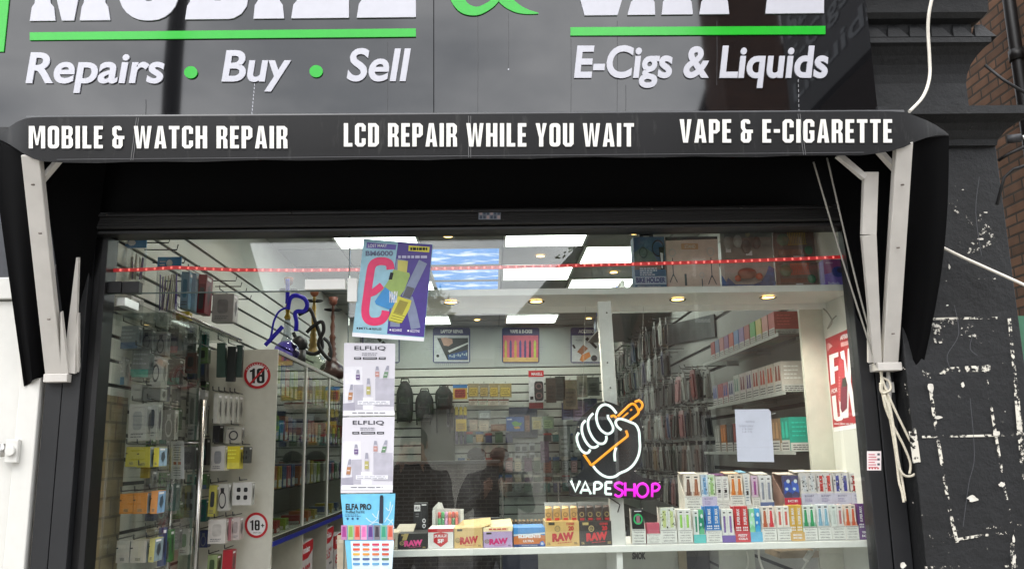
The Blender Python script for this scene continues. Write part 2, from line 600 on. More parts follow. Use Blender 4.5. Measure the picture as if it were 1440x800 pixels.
MB().hexa([(4.9, -16.1, 13.5), (6.6, -16.1, 13.5), (6.6, -14.3, 13.5), (4.9, -14.3, 13.5)], [(5.7, -15.25, 17), (5.8, -15.25, 17), (5.8, -15.15, 17), (5.7, -15.15, 17)], SLATE).build('roof', tw)
house('far_house', -21, 5, -36, -30, 5.2, 7.2, 'long low brick house far behind the others', BRK_XZ, False)
house('corner_block', 7.7, 24, -28, -19.0, 12.5, 14.5, 'tall dark brick block at the corner behind the tower', brick_mat('brick_dark', 'XZ', (70, 58, 52), (58, 48, 44), (80, 76, 72)), False)
REND = mat((226, 222, 210), 0.9, var=0.15, scale=2)
gw = thing('garden_wall', 'pale rendered wall along the far pavement', 'wall', (0, -13.5, 0))
MB().box(-30, 1.0, -13.65, -13.5, 0, 2.35, REND).build('wall', gw)
MB().box(-30, 1.05, -13.7, -13.45, 2.351, 2.43, mat((140, 136, 128), 0.9)).build('coping', gw)
# lamp post whose mirror image crosses the fascia
lp = thing('street_lamp', 'dark grey street lamp standing at the kerb', 'street lamp', (-3.0, -5.0, 0))
MB().tube([(-3.0, -5.0, 0), (-3.0, -5.0, 1.1)], 0.11, DARK, 14).build('base', lp)
MB().tube([(-3.0, -5.0, 1.1), (-3.0, -5.0, 7.0), (-3.0, -5.15, 7.5), (-3.0, -5.9, 7.75)], [0.082, 0.075, 0.06, 0.05], DARK, 14).build('pole', lp)
MB().box(-3.14, -2.86, -6.5, -5.8, 7.66, 7.8, DARK).build('lamp_head', lp)
def tree(x, y, h, cr, label, seed, nleaf=1700, cz=None):
    rnd = random.Random(seed)
    t = thing('street_tree', label, 'tree', (x, y, -0.1), 'trees across the street')
    tr = MB()
    bark = mat((72, 60, 48), 0.95, var=0.3, bump=0.5)
    tr.tube([(x, y, -0.1), (x+0.05, y, h*0.3), (x-0.05, y, h*0.6), (x, y, h*0.85)], [0.17, 0.13, 0.08, 0.03], bark)
    cl = []
    for i in range(11):
        a = rnd.random()*6.28
        z0 = h*(0.3+0.5*rnd.random())
        e = Vector((x+math.cos(a)*cr*0.75*rnd.uniform(.5, 1), y+math.sin(a)*cr*0.75*rnd.uniform(.5, 1), z0+h*0.2*rnd.random()+0.3))
        tr.tube([(x, y, z0), (Vector((x, y, z0))+e)/2+Vector((0, 0, 0.12)), e], [0.06, 0.04, 0.015], bark, 6)
        cl.append((e, cr*rnd.uniform(0.25, 0.5)))
    cl.append((Vector((x, y, h*0.92)), cr*0.4))
    tr.build('trunk', t)
    c = MB()
    ms = [mat((58, 84, 40), 0.7, var=0.3), mat((44, 66, 34), 0.7, var=0.3), mat((76, 98, 48), 0.7, var=0.3)]
    for i in range(nleaf):
        p, rr = rnd.choice(cl)
        d = Vector((rnd.gauss(0, 1), rnd.gauss(0, 1), rnd.gauss(0, 1)))
        q = p+d.normalized()*rr*rnd.random()**0.45
        s1 = Vector((rnd.uniform(-1, 1), rnd.uniform(-1, 1), rnd.uniform(-1, 1))).normalized()
        s2 = s1.orthogonal().normalized()
        l = rnd.uniform(0.05, 0.11)
        c.poly([q-s1*l, q+s2*l*0.5, q+s1*l, q-s2*l*0.5], rnd.choice(ms))
    c.build('crown', t)
tree(-1.5, -13.0, 4.4, 1.0, 'small round leafy tree across the street', 3)
tree(2.6, -12.6, 6.0, 1.4, 'loose spreading tree in front of the gabled house', 5)
tree(-6.4, -12.8, 5.6, 1.5, 'bushy tree in front of the wide brick house', 9)

# ------------------------------------------------------------------ the shop building: shell of the room and wall above the fascia
XL, XR, YB, ZC = -1.57, 1.5, 7.1, 3.1
CEIL = mat((150, 150, 146), 0.8, var=0.06, scale=6)
sb = thing('shop_building', 'brick shop building holding the phone and vape shop', 'building', (0, 0, 0))
MB().box(XL-0.25, XR+0.7, 0.06, YB+0.3, 3.55, 7.5, BRK_XZ).build('upper_wall', sb)
MB().box(XL-0.14, XL, 0.06, YB+0.12, 0, 3.4, WALLW).build('side_wall', sb)
MB().box(XR, XR+0.14, 0.06, YB+0.12, 0, 3.4, WALLW).build('side_wall', sb)
MB().box(XL+0.002, XR-0.002, YB, YB+0.12, 0, 3.4, WALLW).build('back_wall', sb)
MB().box(XL, XR, -0.02, YB, -0.08, 0.006, mat((96, 92, 88), 0.35, var=0.15, scale=5)).build('floor', sb)
c = MB()
c.box(XL, XR, 0.07, YB, ZC, ZC+0.08, CEIL)
GRID = mat((96, 96, 94), 0.6)
gx = [-1.10, -0.50, 0.10, 0.70, 1.30]
gy = [0.6+0.6*i for i in range(11)]
for x in gx:
    c.box(x-0.006, x+0.006, 0.08, YB-0.01, ZC-0.004, ZC-0.0005, GRID)
for i, y in enumerate(gy):
    for a, b in zip([XL]+gx, gx+[XR]):
        c.box(a+0.007, b-0.007, y-0.006, y+0.006, ZC-0.004, ZC-0.0005, GRID)
c.build('ceiling', sb)
MB().box(XL-0.3, XR+0.75, 0.0, YB+0.3, 7.5, 7.7, ROOF).build('roof', sb)
for x in (-0.9, 0.8):
    f = MB()
    for (a, b, cc, d) in ((x-.45, x+.45, 4.6, 4.67), (x-.45, x+.45, 6.0, 6.07), (x-.45, x-.38, 4.67, 6.0), (x+.38, x+.45, 4.67, 6.0)):
        f.box(a, b, 0.0, 0.055, cc, d, WHITE)
    fo = f.build('window', sb)
    MB().box(x-.38, x+.38, 0.02, 0.05, 4.67, 6.0, PANE).build('pane', fo)

# ------------------------------------------------------------------ black shopfront frame
FRAME = worn_mat('black_frame_paint', (11, 11, 13), (120, 120, 118), 0.70, 0.73, 26, 0.42)
POSTM = worn_mat('black_post_paint', (22, 23, 26), (150, 150, 150), 0.715, 0.74, 22, 0.5)
GXL, GXR = at(135, 665, 0).x, at(1221, 700, 0).x
GZT = at(640, 327, 0).z
sf = thing('shopfront_frame', 'black painted frame around the shop window and glass door', 'shopfront', (0, 0, 0))
MB().box(GXL-0.16, GXL, -0.03, 0.05, 0, GZT+0.05, FRAME).build('post', sf, 0.002)
MB().box(at(78, 665, -0.07).x, at(103, 665, -0.07).x, -0.07, -0.031, 0, 2.78, POSTM).build('post', sf, 0.002)
MB().box(at(53, 665, -0.07).x, at(77, 665, -0.07).x, -0.07, -0.031, 0, 2.78, POSTM).build('post', sf, 0.002)
MB().box(GXR, at(1247, 704, -0.03).x, -0.03, 0.05, 0, GZT+0.05, POSTM).build('post', sf, 0.002)
MB().box(at(1249, 704, -0.03).x, 1.50, -0.03, 0.05, 0, GZT+0.05, POSTM).build('post', sf, 0.002)
MB().box(GXL-0.16, 1.50, -0.03, 0.06, GZT+0.051, 3.5, mat((5, 5, 6), 0.8, spec=0.2)).build('lintel', sf, 0.002)
MB().box(GXL+0.001, GXR-0.001, -0.02, 0.05, GZT-0.004, GZT+0.05, FRAME).build('head_rail', sf, 0.002)
MB().box(-0.50, GXR, -0.03, 0.05, 0, 0.42, FRAME).build('stall_riser', sf, 0.004)
MB().box(GXL-0.02, GXL+0.002, -0.045, -0.0305, 0.0, GZT+0.02, FRAME).build('guide_rail', sf, 0.002)
rs = thing('roller_shutter', 'dusty black roller shutter box above the window', 'shutter', (0, -0.1, 2.45))
SH = worn_mat('dusty_shutter', (10, 9, 9), (105, 98, 92), 0.66, 0.72, 30, 0.55, (1, 1, 6))
x0, x1 = GXL-0.1, at(1210, 300, -0.1).x
zz = [at(640, y, -0.1).z for y in (322, 316, 300, 293)]
MB().box(x0, x1, -0.10, -0.031, zz[1], zz[3], SH).build('housing', rs, 0.004)
MB().box(x0, x1, -0.085, -0.031, zz[0], zz[1]-0.004, FRAME).build('bottom_bar', rs, 0.002)
MB().box(x0, x1, -0.112, -0.1005, zz[2], zz[2]+0.01, FRAME).build('lip', rs, 0.002)
for i in range(4):
    MB().box(x0+0.01, x1-0.01, -0.1035, -0.1005, zz[1]+0.004+i*0.0085, zz[1]+0.0095+i*0.0085, SH).build('slat', rs, 0.001)
for i in range(9):
    q = x0+0.12+(x1-x0-0.24)*i/8
    MB().lathe([(0.001, -0.003), (0.006, -0.003), (0.006, 0.003), (0.001, 0.003)], (q, -0.114, zz[2]+0.005), mat((60, 58, 56), 0.5, 0.6), 8).build('screw', rs)
st = MB(); P = PX(-0.102)
st.rectP(P, 673, 297, 704, 309, 0.002, mat((120, 128, 140), 0.5))
for i in range(6):
    for j in range(2):
        st.rectP(P, 674.5+i*5, 298+j*5.5, 678+i*5, 302.5+j*5.5, 0.0026, mat((62, 74, 92), 0.5) if (i+j) % 3 else mat((170, 150, 150), 0.5))
tag(st.build('sticker'), 'small worn blue grey sticker in the middle of the roller shutter box', 'sticker')

# ------------------------------------------------------------------ fascia sign
FY = -0.22
FAS = mat((15, 15, 17), 0.035, var=0.05, spec=0.78, scale=3)
GREEN = mat((34, 170, 44), 0.12, var=0.04, spec=0.5)
LETTER = mat((186, 186, 194), 0.25, var=0.03)
fz0, fz1 = at(600, 174, FY).z, at(600, -150, FY).z
fx0, fx1 = at(-24, 40, FY).x, at(1226, 80, FY).x
sx = at(610, 90, FY).x
fs = thing('fascia_sign', 'glossy black fascia sign with white and green lettering above the awning', 'sign', ((fx0+fx1)/2, FY, fz0))
rndl = random.Random(4)
def fpanel(x0, x1):
    """acrylic sheet with the slight waviness of a thin panel"""
    b = MB()
    n, k = 36, 14
    g = [[Vector((x0+(x1-x0)*i/n, FY+0.00035*math.sin(i*0.41+j*0.2+x0*3)+0.0003*math.sin(i*0.17-j*0.5), fz0+(fz1-fz0)*j/k)) for i in range(n+1)] for j in range(k+1)]
    for j in range(k):
        for i in range(n):
            b.poly([g[j][i], g[j][i+1], g[j+1][i+1], g[j+1][i]], FAS, True)
    b.box(x0, x1, FY+0.006, -0.035, fz0, fz1, BLACK)
    return b
def weld(o):
    import bmesh
    bm = bmesh.new(); bm.from_mesh(o.data)
    bmesh.ops.remove_doubles(bm, verts=bm.verts, dist=1e-5)
    bm.to_mesh(o.data); bm.free()
weld(fpanel(fx0, sx-0.0015).build('panel', fs))
weld(fpanel(sx+0.0015, fx1).build('panel', fs))
MB().box(fx0, fx1, FY-0.006, -0.04, fz0-0.03, fz0-0.002, BLACK).build('bottom_trim', fs)
P = PX(FY)
LW = 0.006
def fletters(body, x0, y0, x1, y1, m=LETTER, bold=0.03, shear=0.0):
    return MB().txt(P, body, x0, y0, x1, y1, LW, m, bold, shear, 5, LW-0.0005).build('lettering', fs)
fletters('Repairs', 37, 75, 232, 132, bold=0.022, shear=0.16)
fletters('Buy', 312, 72, 410, 130, bold=0.022, shear=0.16)
fletters('Sell', 488, 69, 578, 116, bold=0.022, shear=0.16)
fletters('E-Cigs & Liquids', 807, 65, 1164, 125, bold=0.026, shear=0.12)
def extrude(pts_list, m, name, par, w=LW):
    """letter outlines (first ring solid, later rings holes) as one raised shape"""
    c = bpy.data.curves.new('outline', 'CURVE')
    c.dimensions = '2D'; c.fill_mode = 'FRONT'
    for pts in pts_list:
        s = c.splines.new('POLY')
        s.points.add(len(pts)-1)
        for q, p in zip(s.points, pts):
            q.co = (p[0], p[1], 0, 1)
        s.use_cyclic_u = True
    o = bpy.data.objects.new('outline', c)
    me = bpy.data.meshes.new_from_object(o)
    b = MB()
    b.mesh([P(v.co.x, v.co.y, w) for v in me.vertices], [tuple(p.vertices) for p in me.polygons], m)
    for pts in pts_list:
        for i in range(len(pts)):
            p, q = pts[i], pts[(i+1) % len(pts)]
            b.poly([P(*p, w), P(*q, w), P(*q, 0.0005), P(*p, 0.0005)], m)
    bpy.data.objects.remove(o); bpy.data.curves.remove(c); bpy.data.meshes.remove(me)
    return b.build(name, par)
def foot(x0, x1, b, t, n=6):
    """slab stem with bracketed feet at both ends"""
    return [(x0, b), (x1, b), (x1-2, b-19), (x1-n, b-25), (x1-n, t+25), (x1-2, t+19), (x1, t), (x0, t), (x0+2, t+19), (x0+n, t+25), (x0+n, b-25), (x0+2, b-19)]
def rr(x0, y0, x1, y1, r, n=6):
    o = []
    for cx, cy, a0 in ((x1-r, y1-r, 0), (x0+r, y1-r, 90), (x0+r, y0+r, 180), (x1-r, y0+r, 270)):
        for i in range(n+1):
            a = rad(a0+90*i/n)
            o.append((cx+r*math.cos(a), cy+r*math.sin(a)))
    return o
def sh(pts, k=-0.010, x0=43, b0=0):
    return [(x, y+(x-x0)*k) for x, y in pts]
B, T = 31, -92
big = []
big.append([[(43, B), (79, B), (77, B-19), (72, B-25), (71, -40), (88, B), (105, B), (119, -40), (119, B-25), (116, B-19), (113, B), (156, B), (153, B-19), (149, B-25), (149, T+25), (153, T+19), (156, T), (116, T), (98, -34), (80, T), (43, T), (46, T+19), (50, T+25), (50, B-25), (46, B-19)]])
big.append([rr(168, T-2, 252, B+1, 38), rr(203, T+26, 217, B-26, 6)])
big.append([[(261, B), (322, B)]+[(350-28+28*math.cos(rad(a)), B-30+30*math.sin(rad(a))) for a in (75, 50, 25, 0)]+[(350, -18), (338, -30), (350, -42)]+[(350-28+28*math.cos(rad(a)), T+30-30*math.sin(rad(a))) for a in (0, 25, 50, 75)]+[(261, T), (264, T+19), (268, T+25), (268, B-25), (264, B-19)],
            rr(299, -18, 314, B-26, 5), rr(299, T+26, 314, -42, 5)])
big.append([foot(357, 400, B, T)])
big.append([[(410, B), (491, B), (491, -14), (470, -14), (464, 2), (450, 4), (450, T+25), (455, T+19), (457, T), (410, T), (413, T+19), (418, T+25), (418, B-25), (413, B-19)]])
big.append([[(502, B), (585, B), (585, -14), (566, -14), (560, 2), (543, 4), (543, -22), (566, -22), (566, -42), (543, -42), (543, -66), (560, -64), (566, -50), (585, -50), (585, T), (502, T), (505, T+19), (509, T+25), (509, B-25), (505, B-19)]])
for r_ in big:
    extrude([sh(r) for r in r_], LETTER, 'lettering', fs)
big = []
B = 31
big.append([[(822, B), (868, B), (905, T), (862, T), (846, -28), (832, T), (788, T)]])
big.append([[(882, B), (921, B), (920, B-18), (916, B-24), (926, -4), (936, B-24), (932, B-18), (930, B), (974, B), (972, B-18), (966, B-24), (946, T), (914, T), (893, B-24), (887, B-18)]])
big.append([[(983, B), (1025, B), (1023, B-18), (1018, B-25), (1018, -16)]+[(1040+26*math.cos(rad(a)), -54+38*math.sin(rad(a))) for a in (80, 40, 0, -40, -80)]+[(983, T), (986, T+18), (991, T+24), (991, B-24), (986, B-18)], rr(1018, T+24, 1030, -38, 4)])
big.append([[(1076, B), (1158, B), (1158, -14), (1140, -14), (1134, 2), (1117, 4), (1117, -22), (1138, -22), (1138, -42), (1117, -42), (1117, -66), (1134, -64), (1140, -50), (1158, -50), (1158, T), (1074, T), (1077, T+19), (1083, T+25), (1083, B-25), (1078, B-19)]])
for r_ in big:
    extrude([sh(r) for r in r_], LETTER, 'lettering', fs)
# green ampersand
amp = MB()
def taper(pts, m):
    k = len(pts)
    L, Rr = [], []
    for i in range(k):
        a, b = pts[max(i-1, 0)], pts[min(i+1, k-1)]
        dx, dy = b[0]-a[0], b[1]-a[1]
        l = math.hypot(dx, dy) or 1
        L.append((pts[i][0]-dy/l*pts[i][2]/2, pts[i][1]+dx/l*pts[i][2]/2)); Rr.append((pts[i][0]+dy/l*pts[i][2]/2, pts[i][1]-dx/l*pts[i][2]/2))
    return L+Rr[::-1]
def smooth(pts, n=6):
    o = []
    k = len(pts)
    for i in range(k-1):
        p0, p1, p2, p3 = pts[max(i-1, 0)], pts[i], pts[i+1], pts[min(i+2, k-1)]
        for j in range(n):
            t = j/n
            o.append(tuple(0.5*((2*b)+(-a+c)*t+(2*a-5*b+4*c-d)*t*t+(-a+3*b-3*c+d)*t**3) for a, b, c, d in zip(p0, p1, p2, p3)))
    o.append(tuple(pts[-1]))
    return o
extrude([taper(smooth([(701, -4, 9), (690, 8, 10), (670, 17, 12), (650, 10, 17), (640, -14, 20), (650, -40, 18), (676, -62, 12), (698, -84, 9), (696, -104, 7), (682, -108, 6)]), GREEN)], GREEN, 'lettering', fs)
extrude([taper(smooth([(757, 20, 1.5), (738, 17, 8), (722, 10, 14), (706, -4, 17), (688, -34, 18), (668, -66, 16), (658, -90, 14), (664, -108, 8), (680, -114, 4)]), GREEN)], GREEN, 'lettering', fs, LW-0.0012)
extrude([[(43, 47), (585, 41.5), (585, 53), (43, 58)]], GREEN, 'green_bar', fs)
extrude([[(802, 39.8), (1160, 38), (1160, 49.5), (802, 51.5)]], GREEN, 'green_bar', fs)
for cx, cy in ((269, 103), (445, 101.5)):
    extrude([[(cx+9.4*math.cos(rad(a)), cy+8.6*math.sin(rad(a))) for a in range(0, 360, 15)]], GREEN, 'green_dot', fs)
ge = MB()
gx0 = at(-24, 30, FY-0.02).x; gx1 = at(6, 30, FY-0.02).x
ge.box(gx0-0.04, gx1, FY-0.005, -0.04, at(0, 74, FY).z, fz1, GREEN)
ge.build('green_edge', fs)
# white drip under the word Buy and a rivet
for x, y0, y1, wd_ in ((672, 24, 160, .7), (715, 20, 100, .6), (803, 55, 160, .6), (868, 30, 158, .5), (1008, 30, 120, .5), (545, 60, 160, .5), (205, 140, 162, .8), (880, 120, 160, .6)):
    MB().strokeP(P, [(x, y0), (x+.3, (y0+y1)/2), (x-.2, y1)], wd_, 0.0011, mat((58, 58, 60), 0.6)).build('drip_stain', fs)
dr = MB()
dr2 = MB(); dr3 = MB()
for i in range(9):
    y = 118+i*5
    dr.rectP(P, 357.6-i*0.45, y, 358.6-i*0.45, y+3.2, 0.0012, LETTER)
for i in range(7):
    dr2.rectP(P, 1122+0.15*i, 112+i*7, 1122.9+0.15*i, 116+i*7, 0.0012, mat((150, 150, 152), 0.5))
dr3.discP(P, 715, 98, 1.2, 1.2, 0.0012, LETTER, 8)
dr.build('paint_drip', fs); dr2.build('paint_drip', fs); dr3.build('rivet', fs)
# sign on the side wall of the next building: seen mirrored in the fascia
XW = 2.03
sg = thing('wall_sign', 'dark projecting sign reading Mobiles Sales E-Cigs, high beside the fascia', 'sign', (XW, -1.6, 3.6))
MB().box(XW-0.05, XW-0.002, -2.48, -0.75, 3.62, 5.6, mat((52, 56, 62), 0.5)).build('panel', sg)
PS = lambda u, v, w=0.0: Vector((XW-0.05-w, -0.75-1.73*(1-u), 5.6-1.98*v))
l = MB()
GL = mat((150, 156, 164), 0.5)
l.txt(PS, 'MOBILE', 0.06, 0.05, 0.8, 0.22, 0.004, GL, 0.03)
l.txt(PS, '& VAPE', 0.06, 0.28, 0.8, 0.43, 0.004, GL, 0.03)
for i, s_ in enumerate(('Mobiles &', 'Sales &', 'E-Cigs &', 'Liquids')):
    l.txt(PS, s_, 0.06, 0.5+i*0.12, 0.75 if i else 0.85, 0.585+i*0.12, 0.004, GL, 0.02)
l.build('lettering', sg)
for y, z in ((-0.8, 5.3), (-0.8, 3.9)):
    MB().box(XW-0.04, XW-0.003, -0.749, 0.0, z, z+0.04, BLACK).build('bracket', sg)
MB().box(XW-0.1, XW+0.05, 0.0005, 0.05, 3.7, 5.5, BLACK).build('mount', sg)
# ------------------------------------------------------------------ the next building on the far side of the pilaster
XB = 3.8
nb = thing('brick_building', 'brown brick building across the alley past the black pilaster', 'building', (6, 1.0, 0))
MB().box(XB, 9.0, 1.0, 14, 0, 8.2, BRK_YZ).build('wall', nb)
MB().box(XB-0.1, 9.1, 0.9, 14.1, 8.2, 8.4, ROOF).build('parapet', nb)
wd = MB()
for (a, b, cc, d) in ((5.0, 6.2, 1.0, 1.08), (5.0, 6.2, 2.3, 2.38), (5.0, 5.08, 1.08, 2.3), (6.12, 6.2, 1.08, 2.3)):
    wd.box(a, b, 0.95, 0.998, cc, d, WHITE)
wo = wd.build('window', nb)
MB().box(5.08, 6.12, 0.97, 0.997, 1.08, 2.3, PANE).build('pane', wo)
pp = atx(1428, 65, XB-0.05)
dp = thing('drain_pipe', 'black cast iron drain pipe on the brown brick wall', 'pipe', (XB-0.05, pp.y, 0))
MB().tube([(XB-0.05, pp.y, 0), (XB-0.05, pp.y, 8.1)], 0.042, BLACK, 14).build('pipe', dp)
for z in (2.6, 4.25):
    MB().tube([(XB-0.05, pp.y, z), (XB-0.05, pp.y, z+0.08)], 0.052, BLACK, 14).build('collar', dp)
wr = MB()
wr.tube([at(1385, 92, -0.2), at(1410, 112, -0.22), at(1445, 133, -0.26)], 0.006, BLACK, 6)
tag(wr.build('wall_cable'), 'upper black cable crossing the bricks beside the pilaster', 'cable')
wr = MB()
wr.tube([at(1402, 288, -0.16), at(1412, 250, -0.18), at(1425, 238, -0.2), at(1445, 232, -0.23)], 0.006, BLACK, 6)
wr.tube([at(1404, 226, -0.16), at(1418, 217, -0.19), at(1445, 205, -0.23)], 0.006, BLACK, 6)
tag(wr.build('wall_cable'), 'lower black cables running to the small wall lamp on the bricks', 'cable')
wl = thing('wall_lamp', 'small black lamp fixed on the brick wall below the pilaster ledge', 'lamp', at(1430, 197, -0.25))
MB().tube([at(1416, 196, -0.24), at(1436, 194, -0.26)], 0.016, DARK, 12).build('lamp_body', wl)
MB().tube([at(1436, 194, -0.26), at(1450, 193, -0.27)], 0.011, CHROME, 12).build('bracket', wl)
gb = MB()
P = PX(0.02)
gb.hexa([P(1431, 444, 0), P(1450, 444, 0), P(1450, 520, 0), P(1433, 520, 0)], [P(1431, 444, -0.03), P(1450, 444, -0.03), P(1450, 520, -0.03), P(1433, 520, -0.03)], mat((60, 110, 84), 0.6))
tag(gb.build('green_board'), 'green board edge on the brick wall past the pilaster', 'board')

# ------------------------------------------------------------------ black pilaster with flaking paint
PILM = worn_mat('black_masonry_paint', (18, 19, 21), (120, 118, 112), 0.69, 0.71, 22, 0.6, spec=0.4, grime=0.6, fine=True)
PX0, PX1, PYF = 1.505, 1.945, -0.12
pl = thing('pilaster', 'black painted stone pilaster with flaking white paint beside the shop window', 'pilaster', (1.72, -0.06, 0))
MB().box(PX0, PX1, PYF, 0.055, 0, at(1360, 199, PYF).z, PILM).build('shaft', pl, 0.004)
def ringstack(prof, x0, x1, yf, yb, m):
    b = MB()
    prev = None
    for off, z in prof:
        r = [Vector((x0-off*0.4, yb, z)), Vector((x0-off*0.4, yf-off, z)), Vector((x1+off, yf-off, z)), Vector((x1+off, yb, z))]
        if prev:
            for i in range(4):
                b.poly([prev[i], prev[(i+1) % 4], r[(i+1) % 4], r[i]], m)
        else:
            b.poly(r[::-1], m)
        prev = r
    b.poly(prev, m)
    return b
zy = lambda y: at(1320, y, PYF-0.05).z
X0c = 1.462
ringstack([(0.0, zy(202)), (0.018, zy(201)), (0.022, zy(193)), (0.03, zy(190)), (0.045, zy(183)), (0.07, zy(176)), (0.10, zy(171)), (0.112, zy(169)), (0.112, zy(158))], X0c+0.03, 1.92, PYF, 0.05, PILM).build('cornice', pl, 0.002)
ringstack([(0.0, zy(156.5)), (0.0, zy(110)), (0.006, zy(98)), (0.018, zy(86)), (0.036, zy(76)), (0.06, zy(67)), (0.075, zy(64)), (0.075, zy(57))], X0c, 1.86, PYF, 0.05, PILM).build('corbel', pl, 0.002)
ringstack([(0.03, zy(57.5)), (0.03, zy(31)), (0.06, zy(28)), (0.075, zy(22)), (0.08, zy(5)), (0.075, zy(4)), (0.03, zy(2)), (0.03, zy(-10)), (0.12, zy(-12)), (0.13, zy(-45))], X0c, 1.86, PYF, 0.05, PILM).build('cap_moulding', pl, 0.002)
for i in range(6):
    x = 1.452+i*0.085
    z0, z1 = zy(57), zy(32)
    yb = PYF-0.031
    a, b_ = (x, yb-0.042, z0+0.004), (x+0.082, yb-0.042, z0+0.004)
    c_, d_ = (x+0.056, yb, z1), (x+0.026, yb, z1)
    e, f_ = (x, yb, z0-0.004), (x+0.082, yb, z0-0.004)
    d = MB()
    d.poly([a, b_, c_, d_], PILM); d.poly([b_, f_, c_], PILM); d.poly([e, a, d_], PILM)
    d.poly([a, e, f_, b_], PILM); d.poly([e, d_, c_, f_], PILM)
    d.build('dentil', pl)
CH1 = chip_mat('flaked_white_dense', (206, 202, 190), 0.492, 0.52, 60)
CH2 = chip_mat('flaked_white_sparse', (200, 196, 184), 0.53, 0.555, 60)
CH3 = chip_mat('flaked_white_rare', (190, 186, 176), 0.585, 0.605, 50)
cp = MB()
P = PX(PYF)
W_ = 0.0025
lay = [0]
def strip(pts, t, m):
    lay[0] += 1
    cp.strokeP(P, pts, t*0.78, W_+0.00025*lay[0], m)
strip([(1303, 448.5), (1402, 447)], 4, CH2)
strip([(1300, 396), (1400, 392)], 2.5, CH3)
strip([(1297, 524), (1345, 520), (1392, 517)], 11, CH1)
strip([(1300, 582), (1440, 578)], 2.5, CH3)
strip([(1296, 614), (1400, 612), (1440, 610)], 4, CH1)
strip([(1312, 669), (1440, 666)], 3, CH2)
strip([(1386, 741), (1440, 738)], 5, CH1)
strip([(1345, 758), (1380, 752), (1424, 748)], 5, CH1)
strip([(1299, 797), (1430, 795)], 4, CH2)
strip([(1304, 520), (1312, 580), (1325, 660), (1334, 715), (1345, 762)], 6, CH1)
strip([(1384, 520), (1394, 580), (1404, 640), (1412, 690), (1424, 748)], 5, CH1)
strip([(1418, 448), (1423, 500), (1428, 548)], 6, CH1)
strip([(1428, 548), (1432, 600), (1437, 650)], 9, CH1)
strip([(1432, 590), (1436, 640), (1440, 700)], 10, CH2)
strip([(1270, 515), (1274, 550), (1278, 590)], 5, CH2)
strip([(1279, 590), (1284, 620), (1288, 650)], 14, CH2)
strip([(1288, 700), (1320, 745), (1360, 790)], 60, CH3)
strip([(1345, 700), (1400, 690), (1420, 650)], 46, CH3)
strip([(1310, 470), (1350, 460), (1390, 480)], 40, CH3)
strip([(1300, 280), (1330, 300), (1360, 340), (1390, 320)], 60, CH3)
strip([(1420, 745), (1424, 798)], 8, CH1)
FLK = mat((206, 202, 192), 0.9, var=0.2, scale=60)
rf_ = random.Random(8)
for (cx, cy, sx_, sy_) in ((1307, 545, 6, 9), (1352, 541, 3, 4), (1318, 587, 8, 2.5), (1399, 609, 7, 5), (1366, 701, 9, 6), (1406, 681, 5, 4), (1423, 757, 2.5, 7), (1424, 786, 3, 8), (1268, 794, 5, 5), (1377, 337, 5, 1.5), (1333, 376, 1.5, 4), (1352, 268, 2, 1), (1384, 300, 3, 1.2), (1330, 430, 2, 1)):
    n_ = 11
    cp.polyP(P, [(cx+sx_*rf_.uniform(.55, 1.1)*math.cos(2*math.pi*k/n_), cy-sy_*rf_.uniform(.5, 1.1)*math.sin(2*math.pi*k/n_)) for k in range(n_)], W_+0.0075, FLK)
cp.build('flaked_paint', pl)
for pts in ([(1366, 470), (1362, 490), (1372, 500)], [(1340, 430), (1346, 470), (1330, 500), (1335, 520)], [(1362, 560), (1368, 640), (1360, 680), (1352, 740)], [(1375, 250), (1370, 300), (1378, 360)]):
    ck = MB(); ck.strokeP(P, smooth(pts, 5), 0.7, W_+0.0082, mat((74, 76, 80), 0.8)); ck.build('crack', pl)

# ------------------------------------------------------------------ white door of the next house on the left
UPVC = mat((206, 205, 200), 0.35, var=0.03)
YD = -0.05
wdx1 = at(44, 760, YD).x
dn = thing('white_door', 'white plastic door with a small lock at the left end of the shopfront', 'door', (wdx1-0.6, YD, 0))
zt = at(20, 392, YD).z
fr = MB()
fr.box(wdx1-0.075, wdx1-0.002, YD-0.03, 0.05, 0, zt, UPVC)
fr.box(wdx1-1.15, wdx1-1.075, YD-0.03, 0.05, 0, zt, UPVC)
fr.box(wdx1-1.075, wdx1-0.075, YD-0.03, 0.05, zt-0.08, zt, UPVC)
fr.build('frame', dn, 0.004)
lf = MB()
xl, xr_ = wdx1-1.07, wdx1-0.08
lf.box(xr_-0.13, xr_, YD-0.012, 0.04, 0.05, zt-0.085, UPVC)
lf.box(xl, xl+0.13, YD-0.012, 0.04, 0.05, zt-0.085, UPVC)
lf.box(xl+0.13, xr_-0.13, YD-0.012, 0.04, 0.05, 1.05, UPVC)
lf.box(xl+0.13, xr_-0.13, YD-0.012, 0.04, zt-0.2, zt-0.085, UPVC)
lf.build('leaf', dn, 0.004)
gp = MB()
gp.box(xl+0.13, xr_-0.13, -0.03, -0.01, 1.05, zt-0.2, mat((150, 162, 170), 0.1))
gp.build('pane', dn)
P = PX(YD-0.032)
lk = MB()
lk.tube([P(5, 624, 0), P(5, 642, 0)], 0.012, CHROME, 12)
lk.build('handle', dn)
kb = MB()
c0 = P(20, 634, 0)
kb.box(c0.x-0.022, c0.x+0.022, c0.y-0.02, c0.y, c0.z-0.04, c0.z+0.04, UPVC)
kb.tube([c0+Vector((0, -0.02, 0)), c0+Vector((0, -0.032, 0))], 0.017, UPVC, 16)
kb.build('lock', dn, 0.003)
MB().box(wdx1-1.3, wdx1-0.001, -0.045, 0.05, zt+0.001, 3.2, mat((74, 76, 80), 0.25)).build('fanlight', dn)
MB().box(wdx1, at(52, 665, -0.05).x, -0.045, 0.05, 0, 2.8, mat((205, 200, 188), 0.6, var=0.1)).build('side_trim', dn)

